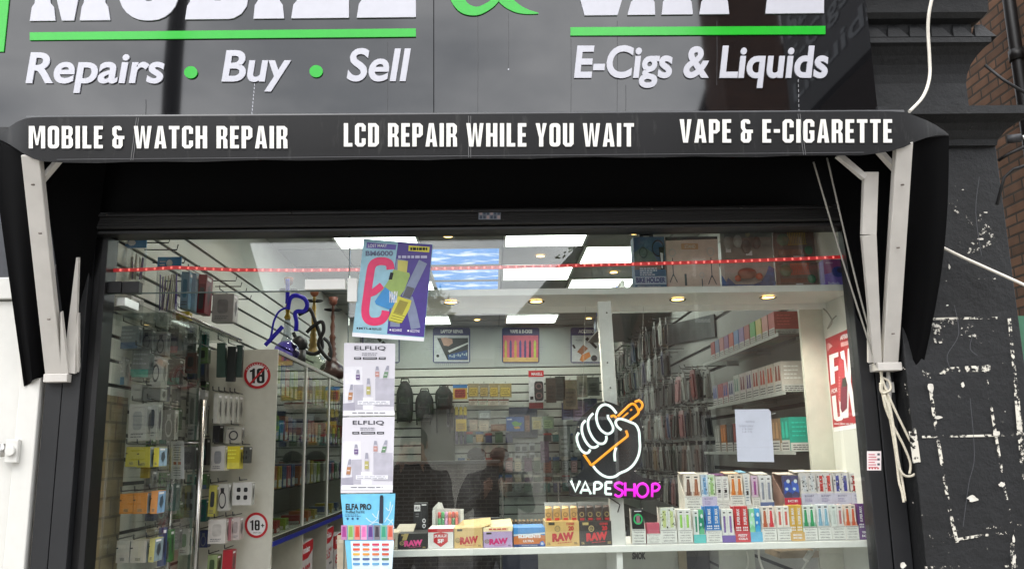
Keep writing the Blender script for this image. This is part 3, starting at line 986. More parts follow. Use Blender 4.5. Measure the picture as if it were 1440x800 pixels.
# ------------------------------------------------------------------ condensed capitals of the awning
def _r(*q):
    return [(q[i], q[i+1]) for i in range(0, len(q), 2)]
GLY = {
 'M': (7, [_r(0,10,0,0,2.6,0,3.5,5.2,4.4,0,7,0,7,10,5,10,5,3.4,4.1,8.6,2.9,8.6,2,3.4,2,10)]),
 'O': (4.9, [rr(0,0,4.9,10,1.7,4), rr(2.05,1.8,2.85,8.2,.39,2)]),
 'B': (4.9, [_r(0,0,3.2,0,4.3,.4,4.8,1.4,4.8,3.6,4.2,4.8,4.9,6,4.9,8.5,4.3,9.6,3.2,10,0,10), _r(2.05,1.7,2.8,1.7,2.8,4.1,2.05,4.1), _r(2.05,5.8,2.85,5.8,2.85,8.3,2.05,8.3)]),
 'I': (2.1, [_r(0,0,2.1,0,2.1,10,0,10)]),
 'L': (3.9, [_r(0,0,2.1,0,2.1,8.2,3.9,8.2,3.9,10,0,10)]),
 'E': (3.9, [_r(0,0,3.9,0,3.9,1.8,2.1,1.8,2.1,4.1,3.6,4.1,3.6,5.9,2.1,5.9,2.1,8.2,3.9,8.2,3.9,10,0,10)]),
 '&': (5.3, [_r(1.3,0,3.4,0,4.2,.9,4.2,2.2,2.4,2.2,2.4,1.7,2.1,1.7,2.1,3.6,2.6,4.3,5.3,4.3,5.3,6,4.6,6,4.6,8.8,3.6,10,1.3,10,.1,8.9,.1,6.2,.9,5,.1,3.8,.1,1), _r(2.1,6,2.6,6,2.6,8.2,2.1,8.2)]),
 'W': (7.6, [_r(0,0,2,0,2.6,6,3.1,0,4.6,0,5.1,6,5.7,0,7.6,0,6.3,10,4.4,10,3.85,4.6,3.3,10,1.3,10)]),
 'A': (5.2, [_r(1.5,0,3.8,0,5.3,10,3.2,10,2.98,8.2,2.2,8.2,2,10,0,10), _r(2.35,6.6,2.85,6.6,2.6,3.2)]),
 'T': (4.6, [_r(0,0,4.6,0,4.6,1.8,3.35,1.8,3.35,10,1.25,10,1.25,1.8,0,1.8)]),
 'C': (4.8, [_r(1.2,0,3.6,0,4.8,1.2,4.8,3.7,2.85,3.7,2.85,1.8,2.05,1.8,2.05,8.2,2.85,8.2,2.85,6.3,4.8,6.3,4.8,8.8,3.6,10,1.2,10,0,8.8,0,1.2)]),
 'H': (5, [_r(0,0,2.1,0,2.1,4.1,2.9,4.1,2.9,0,5,0,5,10,2.9,10,2.9,5.9,2.1,5.9,2.1,10,0,10)]),
 'R': (4.8, [_r(0,0,3.4,0,4.7,1.2,4.7,4,4,5.2,4.7,6.2,4.8,10,2.8,10,2.7,6.1,2.1,6.1,2.1,10,0,10), _r(2.1,1.8,2.7,1.8,2.7,4.4,2.1,4.4)]),
 'P': (4.7, [_r(0,0,3.4,0,4.7,1.2,4.7,5,3.4,6.2,2.1,6.2,2.1,10,0,10), _r(2.1,1.8,2.7,1.8,2.7,4.5,2.1,4.5)]),
 'D': (4.8, [_r(0,0,3.4,0,4.8,1.4,4.8,8.6,3.4,10,0,10), _r(2.1,1.8,2.75,1.8,2.75,8.2,2.1,8.2)]),
 'Y': (5.1, [_r(0,0,2.1,0,2.6,3.6,3.1,0,5.1,0,3.6,6.2,3.6,10,1.5,10,1.5,6.2)]),
 'U': (4.8, [_r(0,0,2.05,0,2.05,8.2,2.75,8.2,2.75,0,4.8,0,4.8,8.8,3.6,10,1.2,10,0,8.8)]),
 'V': (5.2, [_r(0,0,2.1,0,2.65,6.6,3.2,0,5.2,0,3.7,10,1.5,10)]),
 'G': (4.8, [_r(1.2,0,3.6,0,4.8,1.2,4.8,3.4,2.85,3.4,2.85,1.8,2.05,1.8,2.05,8.2,2.85,8.2,2.85,6.2,2.4,6.2,2.4,4.6,4.8,4.6,4.8,8.8,3.6,10,1.2,10,0,8.8,0,1.2)]),
 'F': (3.9, [_r(0,0,3.9,0,3.9,1.8,2.1,1.8,2.1,4.3,3.6,4.3,3.6,6.1,2.1,6.1,2.1,10,0,10)]),
 'X': (5.4, [_r(0,0,2.1,0,2.75,2.9,3.4,0,5.4,0,3.9,4.9,5.5,10,3.3,10,2.7,6.9,2.05,10,0,10,1.55,4.9)]),
 '1': (3.4, [_r(0,1.3,1.4,.9,2,0,3.4,0,3.4,10,1.3,10,1.3,2.6,0,2.9)]),
 '8': (5, [rr(0,0,5,10,1.7,4), rr(2,1.7,3,4.1,.45,2), rr(2,5.7,3,8.3,.45,2)]),
 '+': (3.4, [_r(1.1,3.3,2.3,3.3,2.3,4.6,3.4,4.6,3.4,5.8,2.3,5.8,2.3,7.1,1.1,7.1,1.1,5.8,0,5.8,0,4.6,1.1,4.6)]),
 '-': (2.8, [_r(0,4.1,2.8,4.1,2.8,5.9,0,5.9)]), ' ': (2.0, [])}
def block(P, body, x0, y0, x1, y1, w, m):
    c = bpy.data.curves.new('outline', 'CURVE')
    c.dimensions = '2D'; c.fill_mode = 'FRONT'
    c.offset = -0.17
    x = 0.0
    rings = []
    for ch in body:
        wd_, rg = GLY[ch]
        rings += [[(x+p[0], p[1]) for p in r] for r in rg]
        x += wd_+.75
    x -= .75
    for pts in rings:
        s = c.splines.new('POLY'); s.points.add(len(pts)-1)
        for q, p in zip(s.points, pts):
            q.co = (p[0], p[1], 0, 1)
        s.use_cyclic_u = True
    o = bpy.data.objects.new('outline', c)
    me = bpy.data.meshes.new_from_object(o)
    b = MB()
    b.mesh([P(x0+(x1-x0)*v.co.x/x, y0+(y1-y0)*v.co.y/10, w) for v in me.vertices], [tuple(p.vertices) for p in me.polygons], m)
    bpy.data.objects.remove(o); bpy.data.curves.remove(c); bpy.data.meshes.remove(me)
    return b
# ------------------------------------------------------------------ awning
AY = -0.43
AWN = worn_mat('awning_vinyl', (12, 12, 14), (62, 62, 60), 0.56, 0.82, 26, 0.6, (1, 1, 0.22), spec=0.3, grime=0.6)
CLOTH = mat((3, 3, 4), 0.9, var=0.3, scale=8, spec=0.1)
BARM = mat((192, 188, 182), 0.42, var=0.08, scale=14)
aw = thing('awning', 'folded black shop awning with white lettering across its valance', 'awning', (0, AY, 2.6))
cols = [(-6, 190, 196, -.26), (4, 186, 198, -.33), (14, 178, 203.5, -.39), (24, 171.5, 210, -.415), (34, 167.5, 217, -.427), (45, 165.5, 222.5, AY), (60, 165, 227, AY), (90, 164.6, 228.6, AY)]
for i in range(1, 24):
    t = i/24
    x = 90+(1210-90)*t
    cols.append((x, 164.6+(156.6-164.6)*t, 228.6+(218.5-228.6)*t+0.9*math.sin(i*1.9)+0.5*math.sin(i*0.7), AY+0.001*math.sin(i*1.3)))
cols += [(1210, 156.6, 218.5, AY), (1232, 156.6, 216, AY), (1255, 156.8, 212, AY), (1272, 158, 207, AY), (1287, 163, 199.5, -.425), (1302, 169, 194, -.415), (1316, 176, 190.5, -.40), (1328, 184, 190, -.38), (1334, 189, 191, -.36)]
v = MB()
NR = 5
g = []
for (x, a, b, Y) in cols:
    lean = (b-a)*-0.008 if x < 640 else 0.0
    c_ = []
    for j in range(NR+1):
        t = j/NR
        c_.append(at(x+lean*0, a+(b-a)*t, Y-0.002*math.sin(t*math.pi)))
    g.append(c_)
for i in range(len(g)-1):
    for j in range(NR):
        v.poly([g[i][j+1], g[i+1][j+1], g[i+1][j], g[i][j]], AWN, True)
vo = v.build('valance', aw)
weld(vo)
sm_ = vo.modifiers.new('thickness', 'SOLIDIFY'); sm_.thickness = 0.003; sm_.offset = -1
es_ = vo.modifiers.new('crisp_edges', 'EDGE_SPLIT'); es_.split_angle = rad(40)
rd = MB()
rd.tube([at(38, 167.2, AY+0.012), at(200, 165.5, AY+0.012), at(700, 162, AY+0.012), at(1270, 158.5, AY+0.012)], 0.0095, mat((70, 70, 72), 0.4), 10)
rd.build('front_bar', aw)
P = PX(AY-0.0042)
AT = mat((222, 220, 214), 0.55, var=0.03)
for body, x0, y0, x1, y1 in (('MOBILE & WATCH REPAIR', 40, 177, 405, 209.5), ('LCD REPAIR WHILE YOU WAIT', 483, 173, 892, 207), ('VAPE & E-CIGARETTE', 955, 167.5, 1255, 201.5)):
    block(P, body, x0, y0, x1, y1, 0.0005, AT).build('lettering', aw)
se = MB()
for x, x2 in ((192, 184), (659, 659), (1122, 1130)):
    for k in (0, 3):
        se.strokeP(P, [(x+k, 167-x*0.006), (x2+k, 227-x*0.008)], 0.7, 0.0004, mat((105, 105, 106), 0.6))
se.strokeP(P, [(80, 224.5), (700, 219), (1215, 214.5)], 0.8, 0.0004, mat((70, 70, 72), 0.6))
se.build('seam', aw)
# slack top cloth from the roller on the wall to the front bar
tp = MB()
n = 30
rows = []
for j in range(7):
    t = j/6
    rows.append([Vector((at(40+(1232)*i/n, 160, AY).x, AY+0.012+(AY*-1-0.10-0.012)*t, at(40+1232*i/n, 165-8*i/n, AY).z-0.004-0.055*math.sin(t*math.pi*0.95)-0.01*t)) for i in range(n+1)])
for j in range(6):
    for i in range(n):
        tp.poly([rows[j][i], rows[j][i+1], rows[j+1][i+1], rows[j+1][i]], CLOTH, True)
to = tp.build('cover', aw); weld(to)
so_ = to.modifiers.new('thickness', 'SOLIDIFY'); so_.thickness = 0.003
MB().tube([(-1.6, -0.1, fz0-0.06), (1.46, -0.1, fz0-0.06)], 0.03, BLACK, 12).build('roller', aw)
def flap(tl, tr, bl, br, name, bow=0.02, top=None):
    b = MB()
    nu, nv = 8, 16
    gg = []
    for j in range(nv+1):
        r = []
        for i in range(nu+1):
            s, t = i/nu, j/nv
            x = (tl[0]*(1-s)+tr[0]*s)*(1-t)+(bl[0]*(1-s)+br[0]*s)*t + bow*math.sin(math.pi*t)*s
            y = (tl[1]*(1-s)+tr[1]*s)*(1-t)+(bl[1]*(1-s)+br[1]*s)*t
            Y = (tl[2]*(1-s)+tr[2]*s)*(1-t)+(bl[2]*(1-s)+br[2]*s)*t
            p = at(x, y, Y)
            p.y += 0.012*math.sin(s*math.pi*2.2+t)*(0.3+t)
            r.append(p)
        gg.append(r)
    for j in range(nv):
        for i in range(nu):
            b.poly([gg[j+1][i], gg[j+1][i+1], gg[j][i+1], gg[j][i]], CLOTH, True)
    o = b.build(name, aw); weld(o)
    k = o.modifiers.new('thickness', 'SOLIDIFY'); k.thickness = 0.004
    k = o.modifiers.new('crisp_edges', 'EDGE_SPLIT'); k.split_angle = rad(40)
flap((-14, 196, -.30), (36, 214, -.40), (31, 543, -.10), (66, 527, -.07), 'side_flap', 0)
flap((1272, 197, -.40), (1335, 191, -.355), (1262, 511, -.07), (1298, 527, -.12), 'side_flap', 12)
# inner cloth hanging beside the arms
flap((60, 226, -.36), (150, 226, -.16), (95, 500, -.052), (122, 420, -.045), 'side_flap', 0)
flap((1166, 216, -.14), (1258, 206, -.36), (1205, 440, -.045), (1234, 500, -.055), 'side_flap', 0)
# arms
def bar(p, q, w, h, side=(1, 0, 0), w1=None):
    return MB().beam(at(*p), at(*q), w, h, BARM, side, w1)
bar((45, 218, -.415), (78, 526, -.075), 0.060, 0.03).build('arm', aw, 0.003)
bar((1270, 200, -.415), (1250, 511, -.075), 0.058, 0.03).build('arm', aw, 0.003)
bar((86, 222, -.385), (52, 262, -.345), 0.018, 0.02, (0, 0, 1)).build('brace', aw, 0.002)
bar((1228, 204, -.385), (1268, 248, -.34), 0.022, 0.02, (0, 0, 1)).build('brace', aw, 0.002)
bar((1224, 242, -.34), (1221, 330, -.28), 0.052, 0.02).build('arm', aw, 0.002)
bar((1221, 330, -.28), (1233, 509, -.085), 0.052, 0.02, (1, 0, 0), 0.03).build('arm', aw, 0.002)
bar((1178, 218, -.36), (1216, 250, -.345), 0.022, 0.02, (0, 0, 1)).build('brace', aw, 0.002)
bar((110, 362, -.20), (98, 524, -.08), 0.008, 0.016, (1, 0, 0), 0.045).build('arm', aw, 0.001)
bar((87, 438, -.18), (92, 524, -.085), 0.003, 0.016, (1, 0, 0), 0.028).build('arm', aw, 0.001)
bar((111, 440, -.15), (107, 522, -.07), 0.003, 0.016, (1, 0, 0), 0.024).build('arm', aw, 0.001)
bar((1221, 430, -.15), (1226, 509, -.075), 0.003, 0.016, (1, 0, 0), 0.03).build('arm', aw, 0.001)
for p, nm in (((50, 262, -.385), 1), ((60, 330, -.31), 1), ((72, 450, -.175), 1), ((1266, 262, -.36), 1), ((1260, 350, -.265), 1), ((1253, 470, -.135), 1)):
    q = at(*p)
    MB().lathe([(.001, -.002), (.006, -.002), (.006, .002), (.001, .002)], q+Vector((0, -.017, 0)), mat((120, 112, 104), .5, .5), 8).build('screw', aw)
for p, w in (((84, 531, -.072), 0.085), ((1246, 515, -.072), 0.09)):
    q = at(*p)
    MB().box(q.x-w/2, q.x+w/2, -0.105, -0.0705 if p[0] < 600 else -0.031, q.z-0.018, q.z+0.012, BARM).build('bracket', aw, 0.003)

# ------------------------------------------------------------------ cords, cleat and cables outside
ROPE = mat((205, 198, 180), 0.9, var=0.15, scale=120, bump=0.4)
def cord(name, pts, r, m, label, cat='cord', group=None, sm=True):
    p = [at(*q) for q in pts]
    if sm:
        p = [Vector(q) for q in smooth([tuple(a) for a in p], 6)]
    return tag(MB().tube(p, r, m, 6).build(name), label, cat, group)
GREYC = mat((150, 148, 140), 0.8, var=0.1)
cord('thin_rope', [(1144, 228, -.3), (1186, 370, -.19), (1232, 512, -.09)], 0.0032, GREYC, 'outer thin awning cord slanting down to the cleat', group='ropes of the awning')
cord('thin_rope', [(1163, 222, -.3), (1200, 380, -.19), (1235, 512, -.09)], 0.0032, GREYC, 'inner thin awning cord knotted at the valance edge', group='ropes of the awning')
rb = MB()
for pts in ([(1236, 512), (1243, 540), (1258, 575), (1276, 612), (1290, 640), (1292, 656), (1284, 668), (1272, 668), (1264, 655), (1259, 620), (1252, 580), (1243, 555)],
            [(1240, 520), (1240, 545), (1246, 575), (1257, 600), (1270, 625), (1280, 650), (1279, 666)],
            [(1243, 548), (1250, 580), (1260, 640), (1264, 675), (1268, 690), (1271, 706)],
            [(1246, 545), (1255, 590), (1262, 640), (1268, 672), (1273, 704)],
            [(1238, 530), (1250, 536), (1252, 548), (1240, 552), (1238, 538)]):
    p = [Vector(q) for q in smooth([tuple(at(x, y, -0.075-0.004*i)) for i, (x, y) in enumerate(pts)], 6)]
    rb.tube(p, 0.0045, ROPE, 7)
tag(rb.build('rope_coil'), 'coiled cream rope hanging from a white cleat on the black post', 'rope')
cl = thing('cleat', 'white rope cleat under the awning arm on the black post', 'cleat', at(1250, 545, -0.035))
MB().tube([at(1249, 520, -0.06), at(1250, 545, -0.05), at(1251, 570, -0.06)], [0.006, 0.011, 0.006], UPVC, 8).build('horn', cl)
MB().box(at(1246, 545, -0.03).x, at(1254, 545, -0.03).x, -0.05, -0.0305, at(1250, 552, -0.03).z, at(1250, 538, -0.03).z, UPVC).build('base', cl)
WIRE = mat((222, 216, 204), 0.5, var=0.04)
cord('white_cable', [(1318, -30, -.30), (1308, 10, -.29), (1305, 40, -.27), (1307, 80, -.25), (1307, 110, -.25), (1298, 136, -.30), (1279, 157, -.40)], 0.006, WIRE, 'white cable hanging down over the capital to the awning end', 'cable')
cord('white_cable', [(1312, 341, -.18), (1350, 360, -.17), (1390, 378, -.17), (1450, 405, -.2)], 0.0055, WIRE, 'white cable slanting across the pilaster shaft to the bricks', 'cable')
s2 = MB(); P = PX(-0.03)
s2.rectP(P, 1219, 634, 1239, 661, 0.001, mat((232, 222, 222), 0.5))
for i in range(6):
    s2.rectP(P, 1221, 638+i*3.6, 1230+2*(i % 3), 639.6+i*3.6, 0.0015, mat((200, 120, 130), 0.5))
for i in range(3):
    s2.rectP(P, 1233.5, 637+i*7, 1237, 640+i*7, 0.0015, mat((70, 70, 84), 0.5))
for i in range(4):
    s2.discP(P, 1222.5+i*4, 658, 1.3, 1.3, 0.0015, RED, 8)
tag(s2.build('sticker'), 'small white and red notice sticker on the black window post', 'sticker')
# ------------------------------------------------------------------ glass: fixed window, glass door, transom
DX = at(488, 560, 0).x                      # joint between door and window
TZ = at(330, 411, 0).z                      # top of the glass door
wp = thing('window_pane', 'large fixed glass pane of the shop window beside the door', 'window', ((DX+GXR)/2, 0, 0.42))
MB().box(DX+0.002, GXR+0.002, -0.005, 0.005, 0.42, GZT, GLASS).build('pane', wp)
EDGE = mat((70, 84, 80), 0.3)
MB().box(DX-0.0015, DX+0.0015, -0.0055, 0.0055, 0.05, GZT, EDGE).build('edge', wp)
tr = thing('transom_pane', 'narrow glass pane above the glass door', 'window', ((DX+GXL)/2, 0, TZ))
MB().box(GXL-0.002, DX-0.002, -0.005, 0.005, TZ+0.003, GZT, GLASS).build('pane', tr)
MB().box(GXL, DX-0.002, -0.0055, 0.0055, TZ-0.001, TZ+0.0025, EDGE).build('edge', tr)
gd = thing('glass_door', 'frameless glass door with steel pull handles standing open into the shop', 'door', ((DX+GXL)/2, 0, 0.05))
DXO = -1.385                                 # the door stands open, swung in along the wall
YF = 0.90
MB().box(DXO-0.005, DXO+0.005, -0.02, YF, 0.05, TZ-0.012, DOORG).build('pane', gd)
MB().box(DXO-0.0055, DXO+0.0055, YF+0.0003, YF+0.002, 0.05, TZ-0.012, mat((110, 130, 122), 0.2)).build('edge', gd)
STEEL = mat((225, 225, 222), 0.30, 0.85, var=0.04)
PATCHM = mat((236, 236, 232), 0.45, var=0.03)
def clamp(x0, y0, x1, y1, m, name, par):
    a, b, c_, d_ = fit(x0, y0, x1, y1, 0)
    return MB().box(a, b, -0.018, 0.018, c_, d_, m).build(name, par, 0.002)
clamp(147, 397, 173, 413, BLACK, 'hinge_clamp', tr)
clamp(174, 397, 198, 413, BLACK, 'hinge_clamp', tr)
clamp(430, 393.5, 486.5, 408, PATCHM, 'patch_fitting', tr)
clamp(489.5, 392, 503, 425, PATCHM, 'patch_fitting', tr)
MB().box(DXO-0.016, DXO+0.016, 0.0, 0.13, TZ-0.045, TZ-0.0125, STEEL).build('hinge_fitting', gd, 0.002)
yh = 0.80
for s in (1, -1):
    zt_ = at(292 if s > 0 else 252, 562 if s > 0 else 578, yh).z
    MB().tube([(DXO+s*0.062, yh, zt_), (DXO+s*0.062, yh, 0.55)], 0.0135, CHROME, 14).build('pull_handle', gd)
for z in (at(270, 622, yh).z, 0.75):
    MB().tube([(DXO-0.062, yh, z), (DXO+0.062, yh, z)], 0.007, CHROME, 8).build('handle_bolt', gd)
hs = MB(); P = PX(0.74)
hs.rectP(P, 240, 620, 259, 673, 0.0, mat((196, 200, 200), 0.6))
for i in range(7):
    hs.rectP(P, 244+(i % 2), 625+i*3.4, 255-(i % 3), 626.2+i*3.4, 0.0008, mat((110, 112, 120), 0.6))
for k in (244, 250.5):
    hs.rectP(P, k, 649, k+4, 653, 0.0008, mat((150, 60, 50), 0.6))
for i in range(4):
    hs.rectP(P, 244, 657+i*3.4, 254, 658.2+i*3.4, 0.0008, mat((110, 112, 120), 0.6))
tag(hs.build('door_notice'), 'narrow paper notice hanging by the handles of the open glass door', 'notice')

# ------------------------------------------------------------------ red led strip along the top of the glass
ls = thing('led_strip', 'glowing red led strip running across the top of the window', 'led strip', (0, 0.025, 2.28))
lpts = [(139, 380.5), (200, 379), (247, 376), (330, 379.5), (420, 380), (520, 379), (620, 377.5), (720, 375.5), (840, 372.5), (940, 370), (1040, 367), (1120, 364), (1189, 361)]
LP_ = [at(x, y, 0.02) for x, y in lpts]
tp_ = MB()
for a, b in zip(LP_, LP_[1:]):
    tp_.hexa([a+Vector((0, 0, -.0065)), b+Vector((0, 0, -.0065)), b+Vector((0, 0, .0065)), a+Vector((0, 0, .0065))],
             [a+Vector((0, .004, -.0065)), b+Vector((0, .004, -.0065)), b+Vector((0, .004, .0065)), a+Vector((0, .004, .0065))], emit((206, 40, 46), 0.2, 0.7))
tp_.build('strip', ls)
ld = MB().box(-0.003, 0.003, -0.002, -0.0003, -0.004, 0.004, emit((255, 120, 112), 0.75))
ldm = bpy.data.meshes.new('led'); ldm.from_pydata(ld.v, [], ld.f); ldm.materials.append(ld.ml[0])
for a, b in zip(LP_, LP_[1:]):
    L = (b-a).length
    n = max(1, round(L/0.032))
    for i in range(n):
        c_ = a.lerp(b, (i+0.5)/n)
        o_ = bpy.data.objects.new('led', ldm); COL.objects.link(o_); o_.parent = ls; o_.location = c_-ls.location

# ------------------------------------------------------------------ posters on the glass
PY = -0.0065
def poster(name, label, layers, group='posters on the window glass', cat='poster'):
    o = layers.build(name)
    return tag(o, label, cat, group)
b = MB(); P = PX(PY, 470, 320, 4.447)
sheet_ = [(185, 70), (617, 106), (560, 711), (112, 681)]
LB, PU, MAG, GK = mat((150, 196, 214), 0.35), mat((66, 44, 138), 0.35), mat((226, 44, 104), 0.35), mat((126, 136, 164), 0.35)
YEL = mat((206, 200, 66), 0.4)
b.polyP(P, [sheet_[0], sheet_[3], sheet_[2], sheet_[1]], 0, LB)
b.polyP(P, [(400, 90), (352, 440), (330, 664), (561, 684), (614, 108)], 0.0003, PU)
b.polyP(P, [(112, 655), (562, 688), (560, 711), (112, 681)], 0.0006, PAPER)
b.polyP(P, [(205, 92), (390, 108), (384, 140), (200, 128)], 0.0004, mat((96, 84, 168), 0.4))
b.txt(P, 'LOST MARY', 212, 104, 330, 124, 0.0008, PAPER, 0.01)
b.txt(P, 'BM6000', 196, 145, 368, 178, 0.0008, mat((96, 110, 140), 0.4), 0.04)
b.polyP(P, [(466, 112), (597, 122), (594, 156), (463, 146)], 0.0008, mat((222, 214, 70), 0.4))
b.lines(PX(PY, 470, 320, 4.447), 476, 122, 588, 146, 1, 0.0012, INK, 0.7, 0.1)
b.lines(P, 400, 172, 590, 196, 1, 0.0012, mat((190, 190, 220), 0.5), 0.7, 0.1)
b.strokeP(P, smooth([(352, 262), (346, 228), (316, 212), (268, 214), (236, 240), (222, 310), (206, 420), (194, 520), (206, 570), (240, 588), (288, 582), (314, 556), (322, 520)], 5), 50, 0.001, MAG)
b.strokeP(P, [(196, 424), (250, 402), (300, 362)], 44, 0.0013, MAG)
b.strokeP(P, [(420, 200), (386, 420), (380, 620)], 60, 0.0009, GK)
b.strokeP(P, [(556, 214), (500, 330), (446, 440)], 56, 0.0011, GK)
b.strokeP(P, [(462, 440), (486, 520), (510, 632)], 60, 0.0012, GK)
b.polyP(P, [(372, 262), (340, 330), (254, 462), (262, 480), (340, 512), (360, 500), (440, 390), (474, 300), (470, 284)], 0.0016, mat((150, 176, 92), 0.35))
b.polyP(P, [(318, 372), (254, 462), (262, 480), (340, 512), (360, 500), (402, 440)], 0.002, mat((52, 140, 204), 0.35))
b.polyP(P, [(352, 280), (372, 284), (362, 326), (340, 326)], 0.0022, INK)
b.polyP(P, [(398, 204), (462, 210), (454, 282), (396, 268)], 0.0021, mat((196, 190, 92), 0.35))
b.txt(PX(PY, 470, 320, 4.447), 'MARY', 346, 398, 398, 470, 0.0024, PAPER, 0.03)
b.polyP(P, [(398, 428), (484, 456), (470, 510), (424, 594), (406, 600), (344, 584), (340, 566)], 0.0022, YEL)
b.polyP(P, [(410, 452), (464, 468), (426, 546), (372, 530)], 0.0026, mat((150, 140, 52), 0.4))
b.polyP(P, [(456, 366), (502, 380), (474, 446), (428, 430)], 0.0024, mat((84, 84, 92), 0.4))
for i in range(4):
    b.strokeP(P, [(346+8*i, 582-16*i), (424+6*i, 598-14*i)], 3, 0.003, mat((110, 104, 30), 0.4))
for x, c_, s_ in ((140, INK, 'MTL'), (220, INK, 'PREFILLED'), (346, PAPER, 'RECHARGE'), (458, PAPER, 'NICOTINE')):
    b.discP(P, x+5, 622+0.05*x, 6, 6, 0.001, c_, 10)
    b.txt(P, s_, x+16, 616+0.05*x, x+76, 628+0.06*x, 0.001, c_, 0.01, res=2)
poster('vape_poster', 'tilted blue and purple vape poster with a big pink letter stroke, topmost on the glass', b)

def elfliq(dx, dy, quad, label):
    b = MB()
    Q = PX(PY)
    P = lambda u, v, w=0.0: PX(PY, 470, 470, 2.427)(u+dx, v+dy, w)
    b.polyP(Q, [quad[0], quad[3], quad[2], quad[1]], 0, mat((208, 206, 214), 0.3, var=0.05, scale=3))
    P0 = P
    G1, G2, G3 = mat((176, 174, 186), 0.4), mat((222, 221, 228), 0.4), mat((158, 156, 170), 0.4)
    b.rectP(P, 36, 110, 96, 250, 0.0003, G2)
    b.rectP(P, 66, 172, 100, 256, 0.0006, G1)
    b.rectP(P, 98, 215, 134, 258, 0.0009, G2)
    b.rectP(P, 140, 150, 205, 246, 0.0004, G1)
    b.polyP(P, [(30, 236), (70, 232), (72, 262), (30, 262)], 0.0011, G3)
    b.rectP(P, 32, 260, 206, 276, 0.0012, PAPER)
    b.txt(P, 'ELFLIQ', 69, 40, 176, 56, 0.0015, mat((52, 52, 62), 0.4), 0.012)
    b.lines(P, 95, 62, 148, 74, 2, 0.0015, mat((130, 130, 140), 0.5), 0.45, 0.1)
    for x0, x1 in ((68, 92), (98, 146), (152, 176)):
        b.rectP(P, x0, 78, x1, 86, 0.0015, INK)
        b.rectP(P, x0+4, 80.5, x1-4, 83.5, 0.0018, mat((170, 170, 178), 0.5))
    for (x, y, lh, lc, tilt) in ((81, 133, 24, (104, 84, 128), 0.0), (58, 190, 38, (168, 122, 88), 0.12), (117, 170, 40, (172, 166, 104), 0.0), (147, 122, 26, (186, 140, 134), 0.0), (180, 122, 30, (106, 138, 108), 0.25)):
        R_ = lambda a, c_, w=0.0, x=x, y=y, t=tilt: P(x+a-(c_)*t, y+c_, w)
        b.polyP(R_, [(-7, 0), (7, 0), (7, lh-4), (5, lh), (-5, lh), (-7, lh-4)], 0.0018, mat((186, 182, 194), 0.35))
        b.polyP(R_, [(-4, -lh*0.5), (4, -lh*0.5), (6, 0), (-6, 0)], 0.0019, mat((150, 150, 164), 0.4))
        b.rectP(R_, -7, lh*0.2, 7, lh*0.88, 0.0022, mat(lc, 0.4))
        b.rectP(R_, -5, lh*0.5, 4, lh*0.56, 0.0025, PAPER)
    b.rectP(P, 80, 226, 190, 240, 0.002, mat((226, 226, 232), 0.4))
    b.lines(P, 84, 228, 186, 239, 2, 0.0024, mat((160, 160, 172), 0.5), 0.4, 0.1)
    b.lines(P, 62, 264, 180, 271, 1, 0.0024, mat((120, 120, 130), 0.5), 0.5, 0.1)
    poster('liquid_poster', label, b)
elfliq(0, 0, [(484, 482), (556, 483), (554, 584), (482, 585)], 'pale grey vape liquid poster of small bottles, directly under the tilted poster')
elfliq(-6, 254, [(482, 586.5), (555, 585.5), (552, 692), (479, 693)], 'pale grey vape liquid poster of small bottles, directly above the blue poster')
b = MB(); Q = PX(PY); P = PX(PY, 470, 470, 2.427)
b.polyP(Q, [(479, 694.5), (489, 802), (551, 800), (556, 693.5)], 0, mat((112, 188, 222), 0.35))
b.txt(P, 'ELFA PRO', 39, 577, 127, 598, 0.0012, INK, 0.04)
b.txt(P, 'Prefilled Pod Kit', 40, 600, 104, 610, 0.0012, INK, 0.01, res=2)
b.lines(P, 38, 612, 92, 622, 2, 0.0012, mat((60, 90, 130), 0.5), 0.4)
for i in range(3):
    b.discP(P, 46+i*17, 628, 4, 4, 0.0012, mat((40, 80, 120), 0.5), 10)
b.polyP(P, [(156, 552), (168, 553), (167, 644), (153, 644)], 0.0018, mat((46, 52, 66), 0.3))
b.polyP(P, [(158, 548), (166, 548), (168, 556), (156, 556)], 0.002, INK)
WS = mat((190, 216, 230), 0.3)
for k, pts in enumerate(([(108, 625), (130, 640), (150, 625)], [(120, 650), (145, 640), (176, 655), (200, 630)], [(172, 640), (190, 610), (200, 580)], [(130, 610), (145, 625), (152, 600)], [(176, 625), (196, 640), (204, 660)], [(176, 590), (188, 600), (192, 570)])):
    b.strokeP(P, smooth(pts, 5), 3.2, 0.001+0.0002*k, WS)
pod = [(150, 60, 130), (120, 160, 80), (196, 70, 60), (210, 110, 170), (90, 60, 130), (60, 56, 66), (60, 150, 120), (196, 90, 70)]
for i, c_ in enumerate(pod):
    x = 24+i*22.5
    b.rectP(P, x, 650, x+20, 700, 0.0022, mat(tuple(min(255, int(v*0.6+90)) for v in c_), 0.4))
    b.polyP(P, [(x+5, 655), (x+15, 655), (x+17, 690), (x+3, 690)], 0.0026, mat(c_, 0.4))
b.polyP(P, [(56, 704), (204, 702), (198, 800), (62, 800)], 0.0024, mat((206, 226, 236), 0.4))
rc = [[(200, 60, 60), (210, 80, 60), (196, 60, 90), (200, 70, 70)], [(214, 90, 60), (214, 120, 60), (206, 70, 80), (190, 60, 60)], [(220, 170, 70), (214, 150, 60), (210, 120, 70), (200, 90, 60)],
      [(90, 110, 150), (70, 90, 140), (100, 120, 160), (90, 120, 90)], [(90, 150, 200), (80, 140, 190), (100, 160, 200), (80, 130, 180)]]
